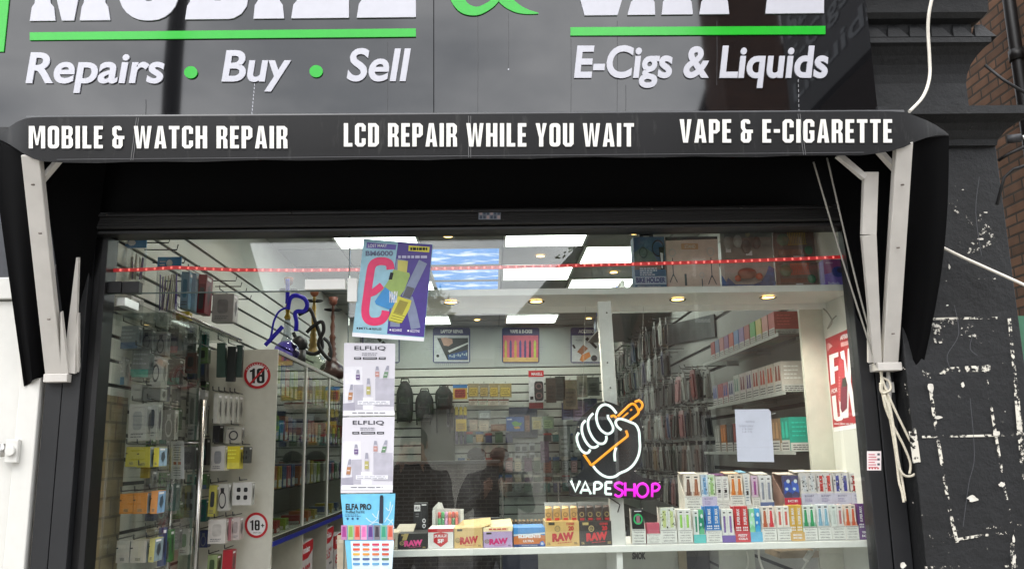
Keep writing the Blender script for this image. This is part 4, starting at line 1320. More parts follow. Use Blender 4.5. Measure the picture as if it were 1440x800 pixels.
for r_ in range(5):
    for k in range(4):
        x, y = 64+k*33, 712+r_*16.5
        b.rectP(P, x, y, x+24, y+8, 0.0028, mat(rc[r_][k], 0.4))
        b.rectP(P, x+3, y+9.5, x+20, y+11, 0.0028, mat((140, 140, 150), 0.5))
poster('pod_kit_poster', 'bright blue pod kit poster with rows of coloured pods, lowest on the glass', b)
cb = MB(); Q = PX(0.03)
cb.hexa([Q(474, 752), Q(474, 830), Q(495, 830), Q(494, 753)], [Q(474, 752, -.004), Q(474, 830, -.004), Q(495, 830, -.004), Q(494, 753, -.004)], mat((172, 160, 140), 0.8, var=0.15))
cb.rectP(Q, 477, 758, 486, 763, 0.001, mat((190, 180, 160), 0.8))
tag(cb.build('cardboard'), 'strip of brown cardboard standing against the glass under the posters', 'cardboard')
b = MB(); P = PX(0.013, 1020, 430, 3.478)
b.polyP(P, [(46, 506), (60, 760), (239, 763), (222, 516), (212, 504)], 0, mat((212, 212, 232), 0.7, var=0.05, scale=10))
b.polyP(P, [(212, 504), (222, 516), (216, 515)], 0.001, mat((180, 180, 200), 0.7))
pen = mat((150, 150, 172), 0.8)
b.txt(P, 'NOTICE', 100, 561, 143, 571, 0.0006, pen, 0.0, res=2)
b.txt(P, 'CLOSED LUNCH', 67, 583, 136, 592, 0.0006, pen, 0.0, res=2)
b.txt(P, '13:30', 84, 598, 132, 606, 0.0006, pen, 0.0, res=2)
b.txt(P, '14:15', 84, 611, 130, 619, 0.0006, pen, 0.0, res=2)
b.strokeP(P, [(222, 530), (236, 526), (246, 524)], 1.6, 0.0006, PAPER)
b.rectP(P, 60, 690, 238, 690.8, 0.0006, mat((196, 196, 216), 0.8))
poster('paper_notice', 'plain white paper sheet with a few faint pencil lines, on the glass near the vapes', b, None, 'notice')

# ------------------------------------------------------------------ display shelves of the window
SHW = mat((226, 226, 222), 0.35, var=0.04)
ZS = at(890, 766, 0.08).z                   # top of the lower shelf
PX_R = 1.428                                # inner face of the white side panel
ds = thing('display_shelf', 'long white lower shelf of the window with its supports', 'shelf', (0.4, 0.25, 0))
xs0 = at(486, 775, 0.1).x
MB().box(xs0, PX_R-0.002, 0.075, 0.415, ZS-0.024, ZS, SHW).build('board', ds, 0.002)
for x in (at(871, 785, 0.10).x,):
    MB().box(x-0.011, x+0.011, 0.09, 0.398, 0.45, ZS-0.0245, SHW).build('divider', ds)
GP = mat((186, 188, 180), 0.55, var=0.06)
for a, b_ in ((at(757, 790, .40).x, at(868, 790, .40).x), (at(875, 790, .40).x, at(960, 790, .40).x), (at(1012, 790, .40).x, at(1062, 790, .40).x)):
    MB().box(a, b_, 0.40, 0.4145, 0.45, ZS-0.025, GP).build('back_panel', ds)
MB().box(at(952, 790, .42).x, at(963, 790, .42).x, 0.38, 0.3995, 0.45, ZS-0.025, mat((150, 138, 112), 0.6)).build('batten', ds)
MB().box(xs0, PX_R-0.002, 0.02, 0.415, 0.42, 0.448, SHW).build('base', ds)
tagm = MB(); P = PX(0.398)
tagm.txt(P, 'SMOK', 889, 776, 908, 786, 0, INK, 0.06)
tag(tagm.build('black_sticker'), 'small black lettered sticker on the panel below the lower shelf', 'sticker')
ZU = at(900, 404, 0.08).z
us = thing('display_shelf', 'white upper shelf of the window with downlights in its underside', 'shelf', (0.4, 0.25, ZU))
SOF = mat((206, 206, 200), 0.28, var=0.05, spec=0.6)
xu0 = at(500, 412, 0.1).x
MB().box(xu0, PX_R-0.002, 0.075, 0.36, ZU-0.026, ZU, SOF).build('board', us, 0.002)
MB().box(xu0, PX_R-0.002, 0.361, 0.375, ZU-0.05, ZU+0.01, SHW).build('back_rail', us)
sp = thing('side_panel', 'white side panel closing the window display next to the black post', 'panel', (PX_R, 0.16, 0))
MB().box(PX_R, 1.499, 0.052, 0.418, 0.0, 3.09, WALLW).build('board', sp)
MB().box(1.330, 1.483, 0.42, 0.44, 0.0, 3.09, mat((206, 205, 192), 0.6, var=0.05)).build('return', sp)
P = lambda x, y, w=0.0: (lambda p: Vector((p.x-w, p.y, p.z)))(atx(x, y, PX_R-0.001))
b = MB(); P2 = lambda u, v, w=0.0: P(1020+u/3.478, 430+v/3.478, w)
RD = mat((176, 26, 40), 0.35)
b.polyP(P2, [(490, 162), (531, 615), (657, 597), (612, 108)], 0, PAPER)
b.polyP(P2, [(490, 162), (529, 594), (655, 574), (612, 108)], 0.0006, RD)
b.polyP(P2, [(500, 222), (496, 188), (508, 180), (510, 216)], 0.0012, mat((214, 120, 126), 0.4))
b.polyP(P2, [(506, 180), (526, 196), (508, 212)], 0.0013, mat((226, 170, 170), 0.4))
def ptxt(body, q, w, m, bold):
    """lettering on the leaning sheet: q = top-left, top-right, bottom-right, bottom-left"""
    Pm = lambda u, v, w=0.0: P2((q[0][0]*(1-u)+q[1][0]*u)*(1-v)+(q[3][0]*(1-u)+q[2][0]*u)*v, (q[0][1]*(1-u)+q[1][1]*u)*(1-v)+(q[3][1]*(1-u)+q[2][1]*u)*v, w)
    k = block(Pm, body, 0, 0, 1, 1, w, m)
    b.mesh(k.v, k.f, m)
b.txt(lambda u, v, w=0.0: P2(563+49*u, 146-18*u+24*v, w), 'AF5000', 0, 0, 1, 1, 0.0014, PAPER, 0.03)
b.polyP(P2, [(566, 180), (567, 202), (616, 186), (614, 166)], 0.0014, mat((214, 160, 160), 0.4))
ptxt('F', [(506, 240), (556, 222), (562, 372), (516, 390)], 0.0014, PAPER, 0.09)
ptxt('X', [(560, 220), (620, 196), (652, 540), (578, 556)], 0.0014, PAPER, 0.09)
ptxt('U', [(520, 440), (574, 424), (588, 556), (532, 570)], 0.0013, PAPER, 0.09)
b.txt(lambda u, v, w=0.0: P2(522+28*u, 408-10*u+22*v, w), 'FOR', 0, 0, 1, 1, 0.0016, PAPER, 0.02)
b.polyP(P2, [(556, 284), (552, 440), (562, 470), (590, 450), (586, 320), (582, 264), (562, 252)], 0.002, mat((196, 60, 76), 0.3))
b.polyP(P2, [(568, 400), (566, 500), (574, 522), (598, 500), (600, 384), (590, 350), (574, 354)], 0.0024, mat((120, 26, 60), 0.3))
b.polyP(P2, [(578, 358), (574, 398), (598, 390), (592, 346)], 0.0028, mat((50, 60, 56), 0.3))
for i in range(8):
    b.discP(P2, 561, 350+i*14, 3, 4, 0.0026, mat((230, 150, 150), 0.4), 8)
b.lines(P2, 534, 572, 650, 580, 1, 0.0012, PAPER, 0.5, 0.1)
poster('red_vape_poster', 'red vape poster with giant white letters on the white side panel', b, None)
# wooden post in the window
wpst = MB()
wpst.beam(at(849, 425, 0.13), at(870, 768, 0.11), 0.052, 0.04, worn_mat('whitewashed_wood', (205, 205, 200), (120, 116, 108), 0.66, 0.70, 16, 0.7))
nl = PX(0.10)
for x, y in ((853, 440), (854, 510), (858, 545), (864, 640)):
    wpst.discP(nl, x, y, 1.3, 1.3, 0.006, mat((80, 78, 72), 0.7), 8)
tag(wpst.build('wooden_post', bevel=0.002), 'white painted wooden post standing on the lower shelf behind the neon sign', 'post')
# ------------------------------------------------------------------ neon sign
NY = 0.055
ns = thing('neon_sign', 'lit neon sign of a fist holding a cigarette over the words VAPE SHOP', 'neon sign', at(866, 700, NY))
P = PX(NY, 790, 550, 5.0)
bk = MB()
outl = [(98, 300), (112, 215), (150, 165), (215, 110), (250, 82), (310, 66), (370, 84), (420, 108), (500, 45), (560, 45), (590, 90), (580, 150), (552, 195), (572, 260), (582, 380), (560, 500), (520, 570), (575, 605), (700, 630), (720, 690), (700, 745), (640, 765), (560, 765), (480, 752), (340, 748), (60, 738), (40, 640), (60, 606), (110, 590), (160, 540), (140, 460)]
a_ = [P(x, y, -0.012) for x, y in outl]
b_ = [P(x, y, -0.019) for x, y in outl]
NB = mat((34, 35, 38), 0.22, var=0.15, scale=6)
bk.poly(a_, NB); bk.poly(b_[::-1], NB)
for i in range(len(outl)):
    j = (i+1) % len(outl)
    bk.poly([a_[i], a_[j], b_[j], b_[i]], NB)
bk.build('backing', ns)
NWH, NOR, NPK = emit((236, 255, 250), 1.15*NEON_E), emit((255, 158, 16), 1.05*NEON_E), emit((255, 30, 232), 1.0*NEON_E)
def neon(paths, m, name, r=0.0046, sm=True):
    for pts in paths:
        q = smooth(pts, 5) if sm and len(pts) > 2 else pts
        MB().tube([P(x, y, -0.003) for x, y in q], r, m, 8).build(name, ns)
neon([[(385, 155), (350, 112), (305, 93), (265, 115), (245, 165), (250, 220), (275, 270), (318, 298), (352, 286), (362, 256), (345, 215), (328, 188), (325, 165)],
      [(222, 155), (195, 185), (185, 225), (195, 280), (225, 335), (262, 366), (298, 364), (314, 338), (313, 312)],
      [(168, 205), (145, 235), (143, 285), (165, 345), (200, 388), (233, 394), (258, 380)],
      [(120, 290), (107, 320), (112, 360), (135, 410), (165, 433), (190, 428), (200, 407)],
      [(420, 272), (390, 245), (380, 215), (400, 194), (435, 198), (480, 215), (520, 235), (543, 280), (548, 340), (550, 400), (537, 460), (505, 515), (460, 553), (410, 575), (375, 598), (330, 604), (285, 588), (245, 555), (222, 525)],
      [(382, 395), (372, 440), (375, 490)]], NWH, 'white_tube')
neon([[(155, 443), (190, 492), (208, 516), (232, 502), (370, 388), (452, 324), (463, 308), (452, 275)], [(345, 178), (366, 171), (385, 186)],
      [(395, 175), (440, 132), (484, 92), (508, 90), (527, 110), (541, 148), (520, 172), (480, 202)], [(515, 75), (545, 66), (568, 90), (562, 116), (546, 132)]], NOR, 'orange_tube')
neon([[(425, 185), (468, 150)], [(482, 135), (494, 125)]], NOR, 'orange_tube', 0.003)
neon([[(65, 627), (97, 703), (129, 629)], [(132, 718), (166, 634), (205, 722)], [(150, 694), (190, 694)], [(228, 722), (232, 640)], [(308, 720), (352, 722)], [(308, 720), (311, 638)], [(311, 638), (355, 638)], [(309, 682), (346, 683)]], NWH, 'white_tube', 0.0046, False)
neon([[(232, 640), (262, 640), (282, 660), (266, 684), (231, 688)]], NWH, 'white_tube')
neon([[(432, 655), (410, 641), (382, 648), (376, 668), (400, 686), (427, 702), (420, 730), (395, 738), (373, 724)], [(568+40*math.cos(rad(a)), 695-47*math.sin(rad(a))) for a in range(0, 375, 15)], [(638, 652), (668, 650), (688, 672), (670, 697), (638, 700)]], NPK, 'pink_tube')
neon([[(447, 640), (447, 735)], [(512, 646), (512, 741)], [(447, 691), (512, 693)], [(638, 650), (636, 742)]], NPK, 'pink_tube', 0.0046, False)
for x, y in ((120, 250), (300, 75), (575, 250), (520, 560), (70, 615), (690, 640), (545, 55)):
    MB().lathe([(.001, -.002), (.005, -.002), (.005, .002), (.001, .002)], P(x, y, -.009), CHROME, 8).build('standoff', ns)
w_ = MB()
w_.tube([P(330, 745, -.01), P(360, 760, -.03), P(420, 800, -.04), P(400, 850, -.02)], 0.0025, BLACK, 6)
w_.tube([P(150, 165, -.015), P(150, 60, -.015), P(170, -600, -.02)], 0.0008, GREYC, 5)
w_.tube([P(550, 195, -.015), P(560, 40, -.015), P(580, -600, -.02)], 0.0008, GREYC, 5)
w_.build('wire', ns)

# ------------------------------------------------------------------ vapes on the lower shelf
VIN = mat((206, 206, 202), 0.5)
TXT = mat((70, 70, 76), 0.6)
WARN = ('This product', 'contains nicotine', 'which is a highly', 'addictive substance')
def vape_box(px0, px1, py0, py1, Y, packs, label, base='warn', basecol=(225, 225, 220), side=(214, 210, 202), word=None, lid=None, bfrac=0.40, deep=0.13, zb=None):
    if Y < 0.15:
        deep, lid = 0.055, None
    x0, x1, z0, z1 = fit(px0, py0, px1, py1, Y)
    if zb is not None:
        z1 += zb-z0; z0 = zb
    W_, H_ = x1-x0, z1-z0
    t = thing('vape_display_box', label, 'display box', ((x0+x1)/2, Y, z0), 'boxes of vapes on the lower window shelf')
    c_ = MB()
    sm_ = mat(side, 0.55)
    zf = z0+H_*bfrac
    e = 0.0012
    c_.box(x0+e, x1-e, Y, Y+0.004, z0+0.0008, zf, sm_)                        # front lip
    for xa, xb in ((x0+e, x0+e+0.0022), (x1-e-0.0022, x1-e)):                # side walls slope up to the back
        c_.hexa([(xa, Y+0.0042, z0+0.0008), (xb, Y+0.0042, z0+0.0008), (xb, Y+0.0042, zf), (xa, Y+0.0042, zf)],
                [(xa, Y+deep, z0+0.0008), (xb, Y+deep, z0+0.0008), (xb, Y+deep, z1), (xa, Y+deep, z1)], sm_)
    c_.box(x0+e+0.0024, x1-e-0.0024, Y+deep-0.004, Y+deep, z0+0.0008, z1+(0.006 if Y > 0.15 else -0.004), sm_)
    if lid:
        c_.hexa([(x0+e, Y+deep*0.45, z1+0.001), (x1-e, Y+deep*0.45, z1+0.001), (x1-e, Y+deep, z1+0.007), (x0+e, Y+deep, z1+0.007)],
                [(x0+e, Y+deep*0.45, z1+0.003), (x1-e, Y+deep*0.45, z1+0.003), (x1-e, Y+deep, z1+0.009), (x0+e, Y+deep, z1+0.009)], mat(lid, 0.6))
    c_.build('carton', t)
    PB_ = lambda u, v, w=0.0: Vector((x0+e+(W_-2*e)*u, Y-0.0006-w, zf-(zf-z0-0.0008)*v))
    l_ = MB()
    if base == 'warn':
        l_.rectP(PB_, 0.0, 0.0, 1, 1, 0, mat(basecol, 0.6))
        for a, b2, cc, d2 in ((0.03, 0.97, 0.04, 0.07), (0.03, 0.97, 0.93, 0.96)):
            l_.rectP(PB_, a, cc, b2, d2, 0.0004, TXT)
        for i, s_ in enumerate(WARN):
            l_.txt(PB_, s_, 0.12+0.05*(i % 2), 0.15+0.19*i, 0.88-0.05*(i % 2), 0.27+0.19*i, 0.0004, TXT, 0.01, res=1)
    elif base == 'wave':
        l_.rectP(PB_, 0.0, 0.0, 1, 1, 0, mat((150, 40, 80), 0.5))
        l_.polyP(PB_, [(0, 0)]+[(0, 0.78)]+[(k/8, 0.78+0.12*math.sin(math.pi*k/8)) for k in range(1, 8)]+[(1, 0.78), (1, 0)], 0.0004, mat(basecol, 0.5))
        l_.txt(PB_, 'BLOODY', 0.2, 0.12, 0.75, 0.26, 0.0008, mat((90, 90, 130), 0.5), 0.01, res=1)
        l_.lines(PB_, 0.2, 0.34, 0.7, 0.62, 3, 0.0008, mat((130, 120, 170), 0.5), 0.4)
    else:
        l_.rectP(PB_, 0, 0, 1, 1, 0, mat(basecol, 0.5))
        if word:
            ws = word.split('|')
            for i, s_ in enumerate(ws):
                l_.txt(PB_, s_, 0.2, 0.2+0.34*i, 0.8, 0.42+0.34*i, 0.0005, PAPER, 0.03, res=2)
    l_.build('warning_label' if base == 'warn' else 'front_label', t)
    n = len(packs)
    for i, (kind, bgc, fg) in enumerate(packs):
        p_ = MB()
        xa = x0+e+0.003+(W_-2*e-0.006)*i/n+0.0006
        xb = x0+e+0.003+(W_-2*e-0.006)*(i+1)/n-0.0006
        ya, yb = Y+0.006, Y+0.028
        zt_ = z1-0.001
        p_.box(xa, xb, ya, yb, z0+0.004, zt_, mat(bgc, 0.4))
        PF = lambda u, v, w=0.0, xa=xa, xb=xb, ya=ya: Vector((xa+(xb-xa)*u, ya-0.0004-w, zt_-(zt_-zf)*v))
        fgm = mat(fg, 0.35)
        if kind == 'dev':       # a device in a window
            p_.polyP(PF, [(0.34, 0.2), (0.66, 0.2), (0.72, 0.42), (0.78, 0.98), (0.22, 0.98), (0.28, 0.42)], 0.0003, fgm)
            p_.rectP(PF, 0.06, 0.80, 0.94, 0.99, 0.0002, mat(tuple(int(v*0.5+110) for v in fg), 0.4))
            p_.rectP(PF, 0.26, 0.08, 0.74, 0.14, 0.0004, INK)
            p_.rectP(PF, 0.42, 0.26, 0.5, 0.9, 0.0006, mat(tuple(min(255, v+50) for v in fg), 0.25))
        elif kind == 'slim':
            p_.rectP(PF, 0.32, 0.26, 0.68, 0.9, 0.0003, fgm)
            p_.rectP(PF, 0.3, 0.1, 0.7, 0.15, 0.0004, INK)
            p_.rectP(PF, 0.42, 0.3, 0.5, 0.86, 0.0006, mat(tuple(min(255, v+45) for v in fg), 0.25))
        elif kind == 'pat':     # blotchy print
            r2 = random.Random(int(px0)+i)
            p_.rectP(PF, 0.3, 0.12, 0.75, 0.92, 0.0003, fgm)
            for k in range(16):
                u, v_ = r2.random(), r2.random()
                p_.discP(PF, 0.06+0.88*u, 0.05+0.9*v_, 0.05+0.06*r2.random(), 0.02+0.03*r2.random(), 0.0005+0.00002*k, INK if k % 3 == 0 else PAPER if k % 3 == 1 else mat(tuple(int(v2*0.7) for v2 in fg), 0.4), 7)
        elif kind == 'text':    # lettering up the pack
            PT = lambda a, b2, w=0.0, PF=PF: PF(0.30+0.45*b2, 0.72-0.62*a, w)
            p_.txt(PT, 'SUPER MAX', 0, 0, 1, 1, 0.0004, PAPER, 0.03, res=2)
            for k in range(3):
                p_.rectP(PF, 0.12+0.27*k, 0.80, 0.32+0.27*k, 0.86, 0.0004, PAPER)
                p_.rectP(PF, 0.12+0.27*k, 0.90, 0.32+0.27*k, 0.95, 0.0004, PAPER)
        elif kind == 'tall':    # print all the way down
            p_.lines(PF, 0.2, 0.1, 0.8, 0.9, 9, 0.0004, fgm, 0.4, 0.4)
            p_.rectP(PF, 0.3, 0.55, 0.7, 0.68, 0.0006, INK)
        elif kind == 'pic':
            p_.polyP(PF, [(0, 0.3), (0.4, 0.2), (1, 0.45), (1, 0.8), (0.5, 0.7), (0, 0.85)], 0.0003, fgm)
            p_.discP(PF, 0.6, 0.25, 0.25, 0.09, 0.0005, mat((220, 232, 236), 0.4), 10)
            p_.discP(PF, 0.35, 0.6, 0.22, 0.07, 0.0005, mat((200, 224, 230), 0.4), 10)
        elif kind == 'swirl':
            p_.ringP(PF, 0.5, 0.5, 0.40, 0.28, 0.3, 0.0004, fgm, 16)
            p_.rectP(PF, 0.35, 0.32, 0.65, 0.7, 0.0006, mat((150, 110, 120), 0.5))
            p_.rectP(PF, 0.2, 0.08, 0.8, 0.13, 0.0004, PAPER)
        p_.build('vape_pack', t)
    rj = random.Random(int(px0*7))
    t.rotation_euler = (rj.uniform(-.012, .012), 0, rj.uniform(-.035, .035))
    return t
YL = 0.09
lo = ZS+0.0006
Wt = (228, 228, 224)
vape_box(888, 908, 715, 765, YL, [('swirl', (24, 28, 30), (40, 190, 110))], 'black vape box with a green swirl, nearest to the white wooden post', zb=lo, bfrac=.43)
vape_box(909, 930, 735, 765, YL, [('none', (196, 92, 112), (90, 60, 50))], 'low pink red vape box beside the green swirl box', zb=lo, bfrac=.5, side=(196, 92, 112))
vape_box(928, 952, 714, 765, YL, [('pat', (222, 228, 214), (196, 208, 140)), ('pat', (224, 226, 220), (200, 214, 150))], 'vape box with pale yellow green patterned packs beside the low pink box', zb=lo, lid=(220, 216, 208))
vape_box(952.5, 974, 717, 765, YL, [('slim', Wt, (140, 200, 84)), ('slim', Wt, (150, 206, 90))], 'vape box with two lime green slim packs', zb=lo, lid=(206, 226, 190))
vape_box(974.5, 992.5, 718, 765, YL, [('slim', (224, 228, 226), (40, 130, 100)), ('pic', (90, 180, 130), (30, 140, 110))], 'vape box with one dark green and one leafy pack over a teal base', base='plain', basecol=(86, 188, 186), zb=lo, bfrac=.26)
vape_box(992, 1015, 713, 765, YL, [('text', (36, 116, 190), (230, 230, 230)), ('text', (40, 124, 198), (230, 230, 230))], 'vape box with two bright blue lettered packs', zb=lo, bfrac=.34, side=(60, 130, 196))
vape_box(1014, 1034, 717, 764, YL, [('slim', Wt, (110, 80, 150)), ('slim', Wt, (130, 90, 160))], 'vape box with two purple slim packs over a purple base', base='plain', basecol=(104, 78, 158), zb=lo, bfrac=.22)
vape_box(1033, 1055, 713, 764, YL, [('text', (196, 44, 52), (240, 240, 240)), ('text', (200, 50, 56), (240, 240, 240))], 'vape box with two red lettered packs over a red cola base', base='plain', basecol=(190, 50, 64), word='FIZZY|COLA', zb=lo, bfrac=.28, side=(180, 50, 60))
vape_box(1053.5, 1072, 716, 763, YL, [('pic', (130, 206, 160), (170, 226, 190)), ('pic', (60, 170, 220), (30, 140, 210))], 'vape box with one green and one sky blue splash pack', base='plain', basecol=(96, 176, 214), zb=lo, bfrac=.3)
vape_box(1071, 1092, 713, 763, YL, [('dev', (236, 226, 216), (176, 84, 50)), ('dev', (238, 224, 216), (210, 50, 60))], 'vape box with one brown and one red device, near the sky blue splash box', zb=lo)
vape_box(1092, 1113, 712, 762, YL, [('slim', (236, 230, 222), (206, 96, 88)), ('slim', (236, 230, 222), (204, 92, 84))], 'vape box with two salmon pink slim packs', zb=lo)
vape_box(1110, 1131, 711, 762, YL, [('text', (214, 170, 70), (250, 246, 230)), ('text', (220, 180, 84), (250, 246, 230))], 'vape box with two golden lettered packs over a gold base', base='plain', basecol=(206, 166, 96), word='MANGO|ICE', zb=lo, bfrac=.25, side=(196, 160, 90))
vape_box(1128.5, 1149, 711, 761, YL, [('dev', (224, 232, 226), (20, 140, 84)), ('dev', (224, 232, 226), (24, 150, 90))], 'vape box with two emerald green devices', zb=lo, side=(40, 160, 100))
vape_box(1149, 1169, 710, 761, YL, [('dev', (228, 232, 236), (120, 170, 196)), ('dev', (228, 232, 236), (124, 176, 200))], 'vape box with two pale blue devices', zb=lo)
vape_box(1168.5, 1189, 710, 760, YL, [('slim', (228, 234, 230), (196, 206, 202)), ('slim', (236, 228, 226), (190, 110, 116))], 'vape box with one white and one rose pack', zb=lo)
vape_box(1188, 1207, 709, 759, YL, [('dev', (240, 226, 214), (222, 90, 36)), ('dev', (240, 226, 214), (216, 84, 40))], 'vape box with two bright orange devices in the front row', zb=lo, side=(226, 120, 60))
vape_box(1206.5, 1227, 708, 759, YL, [('text', (92, 36, 120), (240, 230, 244)), ('text', (96, 40, 124), (240, 230, 244))], 'vape box with two deep purple lettered packs, at the shelf end', base='plain', basecol=(88, 36, 116), word='VIMTO|ICE', zb=lo, bfrac=.3, side=(80, 40, 110))
# riser behind the front row
YU = 0.235
zr = at(1040, 716, YU).z
rx0, rx1 = at(955, 716, YU).x, PX_R-0.006
rz = MB()
rz.box(rx0, rx1, YU-0.012, YU+0.15, zr-0.012, zr, SHW)
rz.box(rx0, rx0+0.012, YU-0.012, YU+0.15, ZS+0.0005, zr-0.0125, SHW)
rz.box(rx1-0.012, rx1, YU-0.012, YU+0.15, ZS+0.0005, zr-0.0125, SHW)
tag(rz.build('display_riser'), 'low white step on the shelf carrying the back row of vape boxes', 'riser')
up = zr+0.0006
vape_box(962, 987, 667, 717, YU, [('dev', (234, 226, 218), (96, 66, 54)), ('dev', (234, 224, 214), (150, 90, 60))], 'vape box with two brown devices, at the open end of the back row', zb=up, lid=(214, 206, 194))
vape_box(985.5, 1008, 666, 716, YU, [('pat', (196, 214, 230), (110, 160, 206)), ('pat', (206, 222, 200), (150, 190, 120))], 'vape box with one blue and one green patterned pack in the back row', base='wave', basecol=(196, 188, 220), zb=up, bfrac=.38)
vape_box(1006.5, 1027.5, 670, 717, YU, [('tall', (226, 226, 224), (120, 116, 120)), ('tall', (228, 228, 226), (120, 110, 120))], 'white vape box with a dark purple top edge in the back row', zb=up, bfrac=.28, lid=(96, 56, 100))
vape_box(1026, 1047, 665, 714, YU, [('dev', (240, 226, 210), (214, 120, 40)), ('dev', (240, 226, 210), (206, 110, 36))], 'vape box with two orange devices in the back row', zb=up, lid=(226, 190, 160))
vape_box(1046, 1057, 664, 714, YU, [('tall', (226, 230, 232), (110, 130, 150))], 'single slim white vape box with a pale blue top in the back row', zb=up, bfrac=.12, lid=(120, 170, 196))
vape_box(1057, 1068.5, 669, 716, YU, [('slim', (214, 190, 214), (150, 60, 140))], 'single purple pink vape box in the back row', zb=up, bfrac=.36)
vape_box(1067.5, 1088, 666, 713, YU, [('slim', (226, 228, 232), (130, 140, 160)), ('slim', (226, 228, 232), (130, 140, 164))], 'vape box with two grey slim packs over a slate blue base in the back row', base='plain', basecol=(96, 116, 166), zb=up, bfrac=.2, lid=(214, 210, 200))
vape_box(1102, 1126, 666, 712, YU, [('pic', (70, 70, 110), (50, 90, 190)), ('pic', (80, 80, 120), (60, 100, 200))], 'vape box with two dark blue packs over a crimson base in the back row', base='plain', basecol=(206, 34, 70), word='ICE', zb=up, bfrac=.32, side=(150, 120, 110), lid=(214, 200, 190))
for k, (a, b2, c1, c2, lab) in enumerate(((1125.5, 1150, (200, 206, 216), (206, 212, 220), 'vape box with two silver white patterned packs in the back row'),
                                          (1149, 1173, (206, 66, 64), (214, 80, 74), 'vape box with two coral red patterned packs in the back row'),
                                          (1172, 1196.5, (70, 76, 160), (60, 64, 156), 'vape box with two royal blue patterned packs in the back row'),
                                          (1195.5, 1219, (176, 40, 44), (80, 160, 168), 'vape box with one red and one teal patterned pack, by the side panel'))):
    vape_box(a, b2, 661-k*0.3, 710-k*0.8, YU, [('pat', (216, 214, 216), c1), ('pat', (216, 214, 216), c2)], lab, base='wave', basecol=(200, 200, 222), zb=up, bfrac=.42, lid=(222, 218, 212))

# ------------------------------------------------------------------ rolling paper boxes on the left half of the lower shelf
REDI = mat((186, 36, 44), 0.5)
PINK = mat((236, 80, 150), 0.5)
GOLD = mat((196, 174, 110), 0.4)
def raw_box(px0, px1, py0, py1, bgc, ink, label, Y=0.095, deep=0.16, word='RAW', big=False, slant=0.10):
    x0, x1, z0, z1 = fit(px0, py0, px1, py1, Y)
    z1 += lo-z0; z0 = lo
    t = thing('rolling_paper_box', label, 'box', ((x0+x1)/2, Y, z0), 'boxes of rolling papers on the lower window shelf')
    b = MB()
    m = mat(bgc, 0.5, var=0.06)
    b.box(x0+0.001, x1-0.001, Y, Y+deep, z0, z1, m)
    Pf = lambda u, v, w=0.0: Vector((x0+0.001+(x1-x0-0.002)*u, Y-0.0004-w, z1-(z1-z0)*v))
    Ps = lambda u, v, w=0.0: Pf(u, v-slant*(u-0.5), w)
    y0, y1 = (0.42, 0.80) if not big else (0.46, 0.80)
    if word:
        b.txt(Ps, word, 0.2, y0, 0.84, y1, 0.0006, ink, 0.07, res=3)
        b.lines(Ps, 0.36, y1+0.04, 0.8, y1+0.09, 1, 0.0006, ink, 0.5, 0.1)
        ring = mat((150, 132, 90) if sum(bgc) > 200 else (190, 170, 120), 0.5)
        cx, cy = (0.12, 0.60) if not big else (0.36, 0.30)
        b.ringP(Pf, cx, cy, 0.085, 0.13, 0.28, 0.0006, ring, 18)
        b.lines(Pf, cx-0.05, cy-0.06, cx+0.05, cy+0.06, 3, 0.0007, ring, 0.5)
        b.rectP(Pf, 0.1, 0.04, 0.28, 0.15, 0.0006, mat((60, 56, 40), 0.5) if sum(bgc) > 200 else GOLD)
        b.lines(Pf, 0.84, 0.84, 0.95, 0.94, 2, 0.0006, INK if sum(bgc) > 200 else GOLD, 0.5)
    b.rectP(Pf, 0.497, 0.02, 0.503, 0.98, 0.0003, mat(tuple(min(255, v+24) for v in bgc), 0.4))
    b.build('carton', t, 0.0006)
    t.rotation_euler = (0, 0, random.Random(int(px0)).uniform(-.03, .03))
    return t, Pf, (x0, x1, z0, z1)
raw_box(536, 559.5, 747, 771, (214, 204, 182), REDI, 'pale cream RAW box half hidden behind the posters')
t, Pf, q = raw_box(560, 601, 749, 771, (44, 43, 42), PINK, 'dark grey RAW box with pink lettering and a gold ribbon')
b = MB(); b.polyP(Pf, [(0.2, 0.0), (0.36, 0.0), (0.28, 0.42), (0.12, 0.42)], 0.001, GOLD); b.build('ribbon', t)
t, Pf, q = raw_box(601.5, 638, 743, 771, (226, 224, 222), None, 'white box with a red lid and a red shield', word=None)
b = MB()
b.rectP(Pf, 0, 0, 1, 0.17, 0.0006, RED)
b.polyP(Pf, [(0.22, 0.25), (0.22, 0.66), (0.5, 0.92), (0.78, 0.66), (0.78, 0.25), (0.5, 0.17)], 0.0008, RED)
b.txt(Pf, 'JULLZ', 0.24, 0.30, 0.76, 0.46, 0.0012, PAPER, 0.03)
b.txt(Pf, '5F', 0.38, 0.52, 0.62, 0.72, 0.0012, PAPER, 0.05)
b.build('shield_print', t)
t, Pf, q = raw_box(638.5, 679, 743, 771, (214, 182, 120), REDI, 'low tan RAW box with red lettering and an open wrapped lid')
def wrap(q, m, n=7, h=0.028, name='wrapped_packs', par=None, yoff=0.0):
    """loose wrapped packets piled in the open top"""
    b = MB()
    r2 = random.Random(int(q[0]*1000))
    for i in range(n):
        x = q[0]+0.01+(q[1]-q[0]-0.02)*(i+0.5)/n
        w2 = (q[1]-q[0])/n*0.55
        z = q[3]+0.0008
        a = r2.uniform(-0.006, 0.008)
        b.hexa([(x-w2, 0.10, z), (x+w2, 0.10, z), (x+w2, 0.105, z+h*0.5+a), (x-w2, 0.105, z+h*0.5+a*0.3)], [(x-w2, 0.24, z), (x+w2, 0.24, z), (x+w2, 0.235, z+h+a), (x-w2, 0.235, z+h-a)], m)
    return b.build(name, par)
TANM = mat((206, 178, 122), 0.5, var=0.2, scale=60)
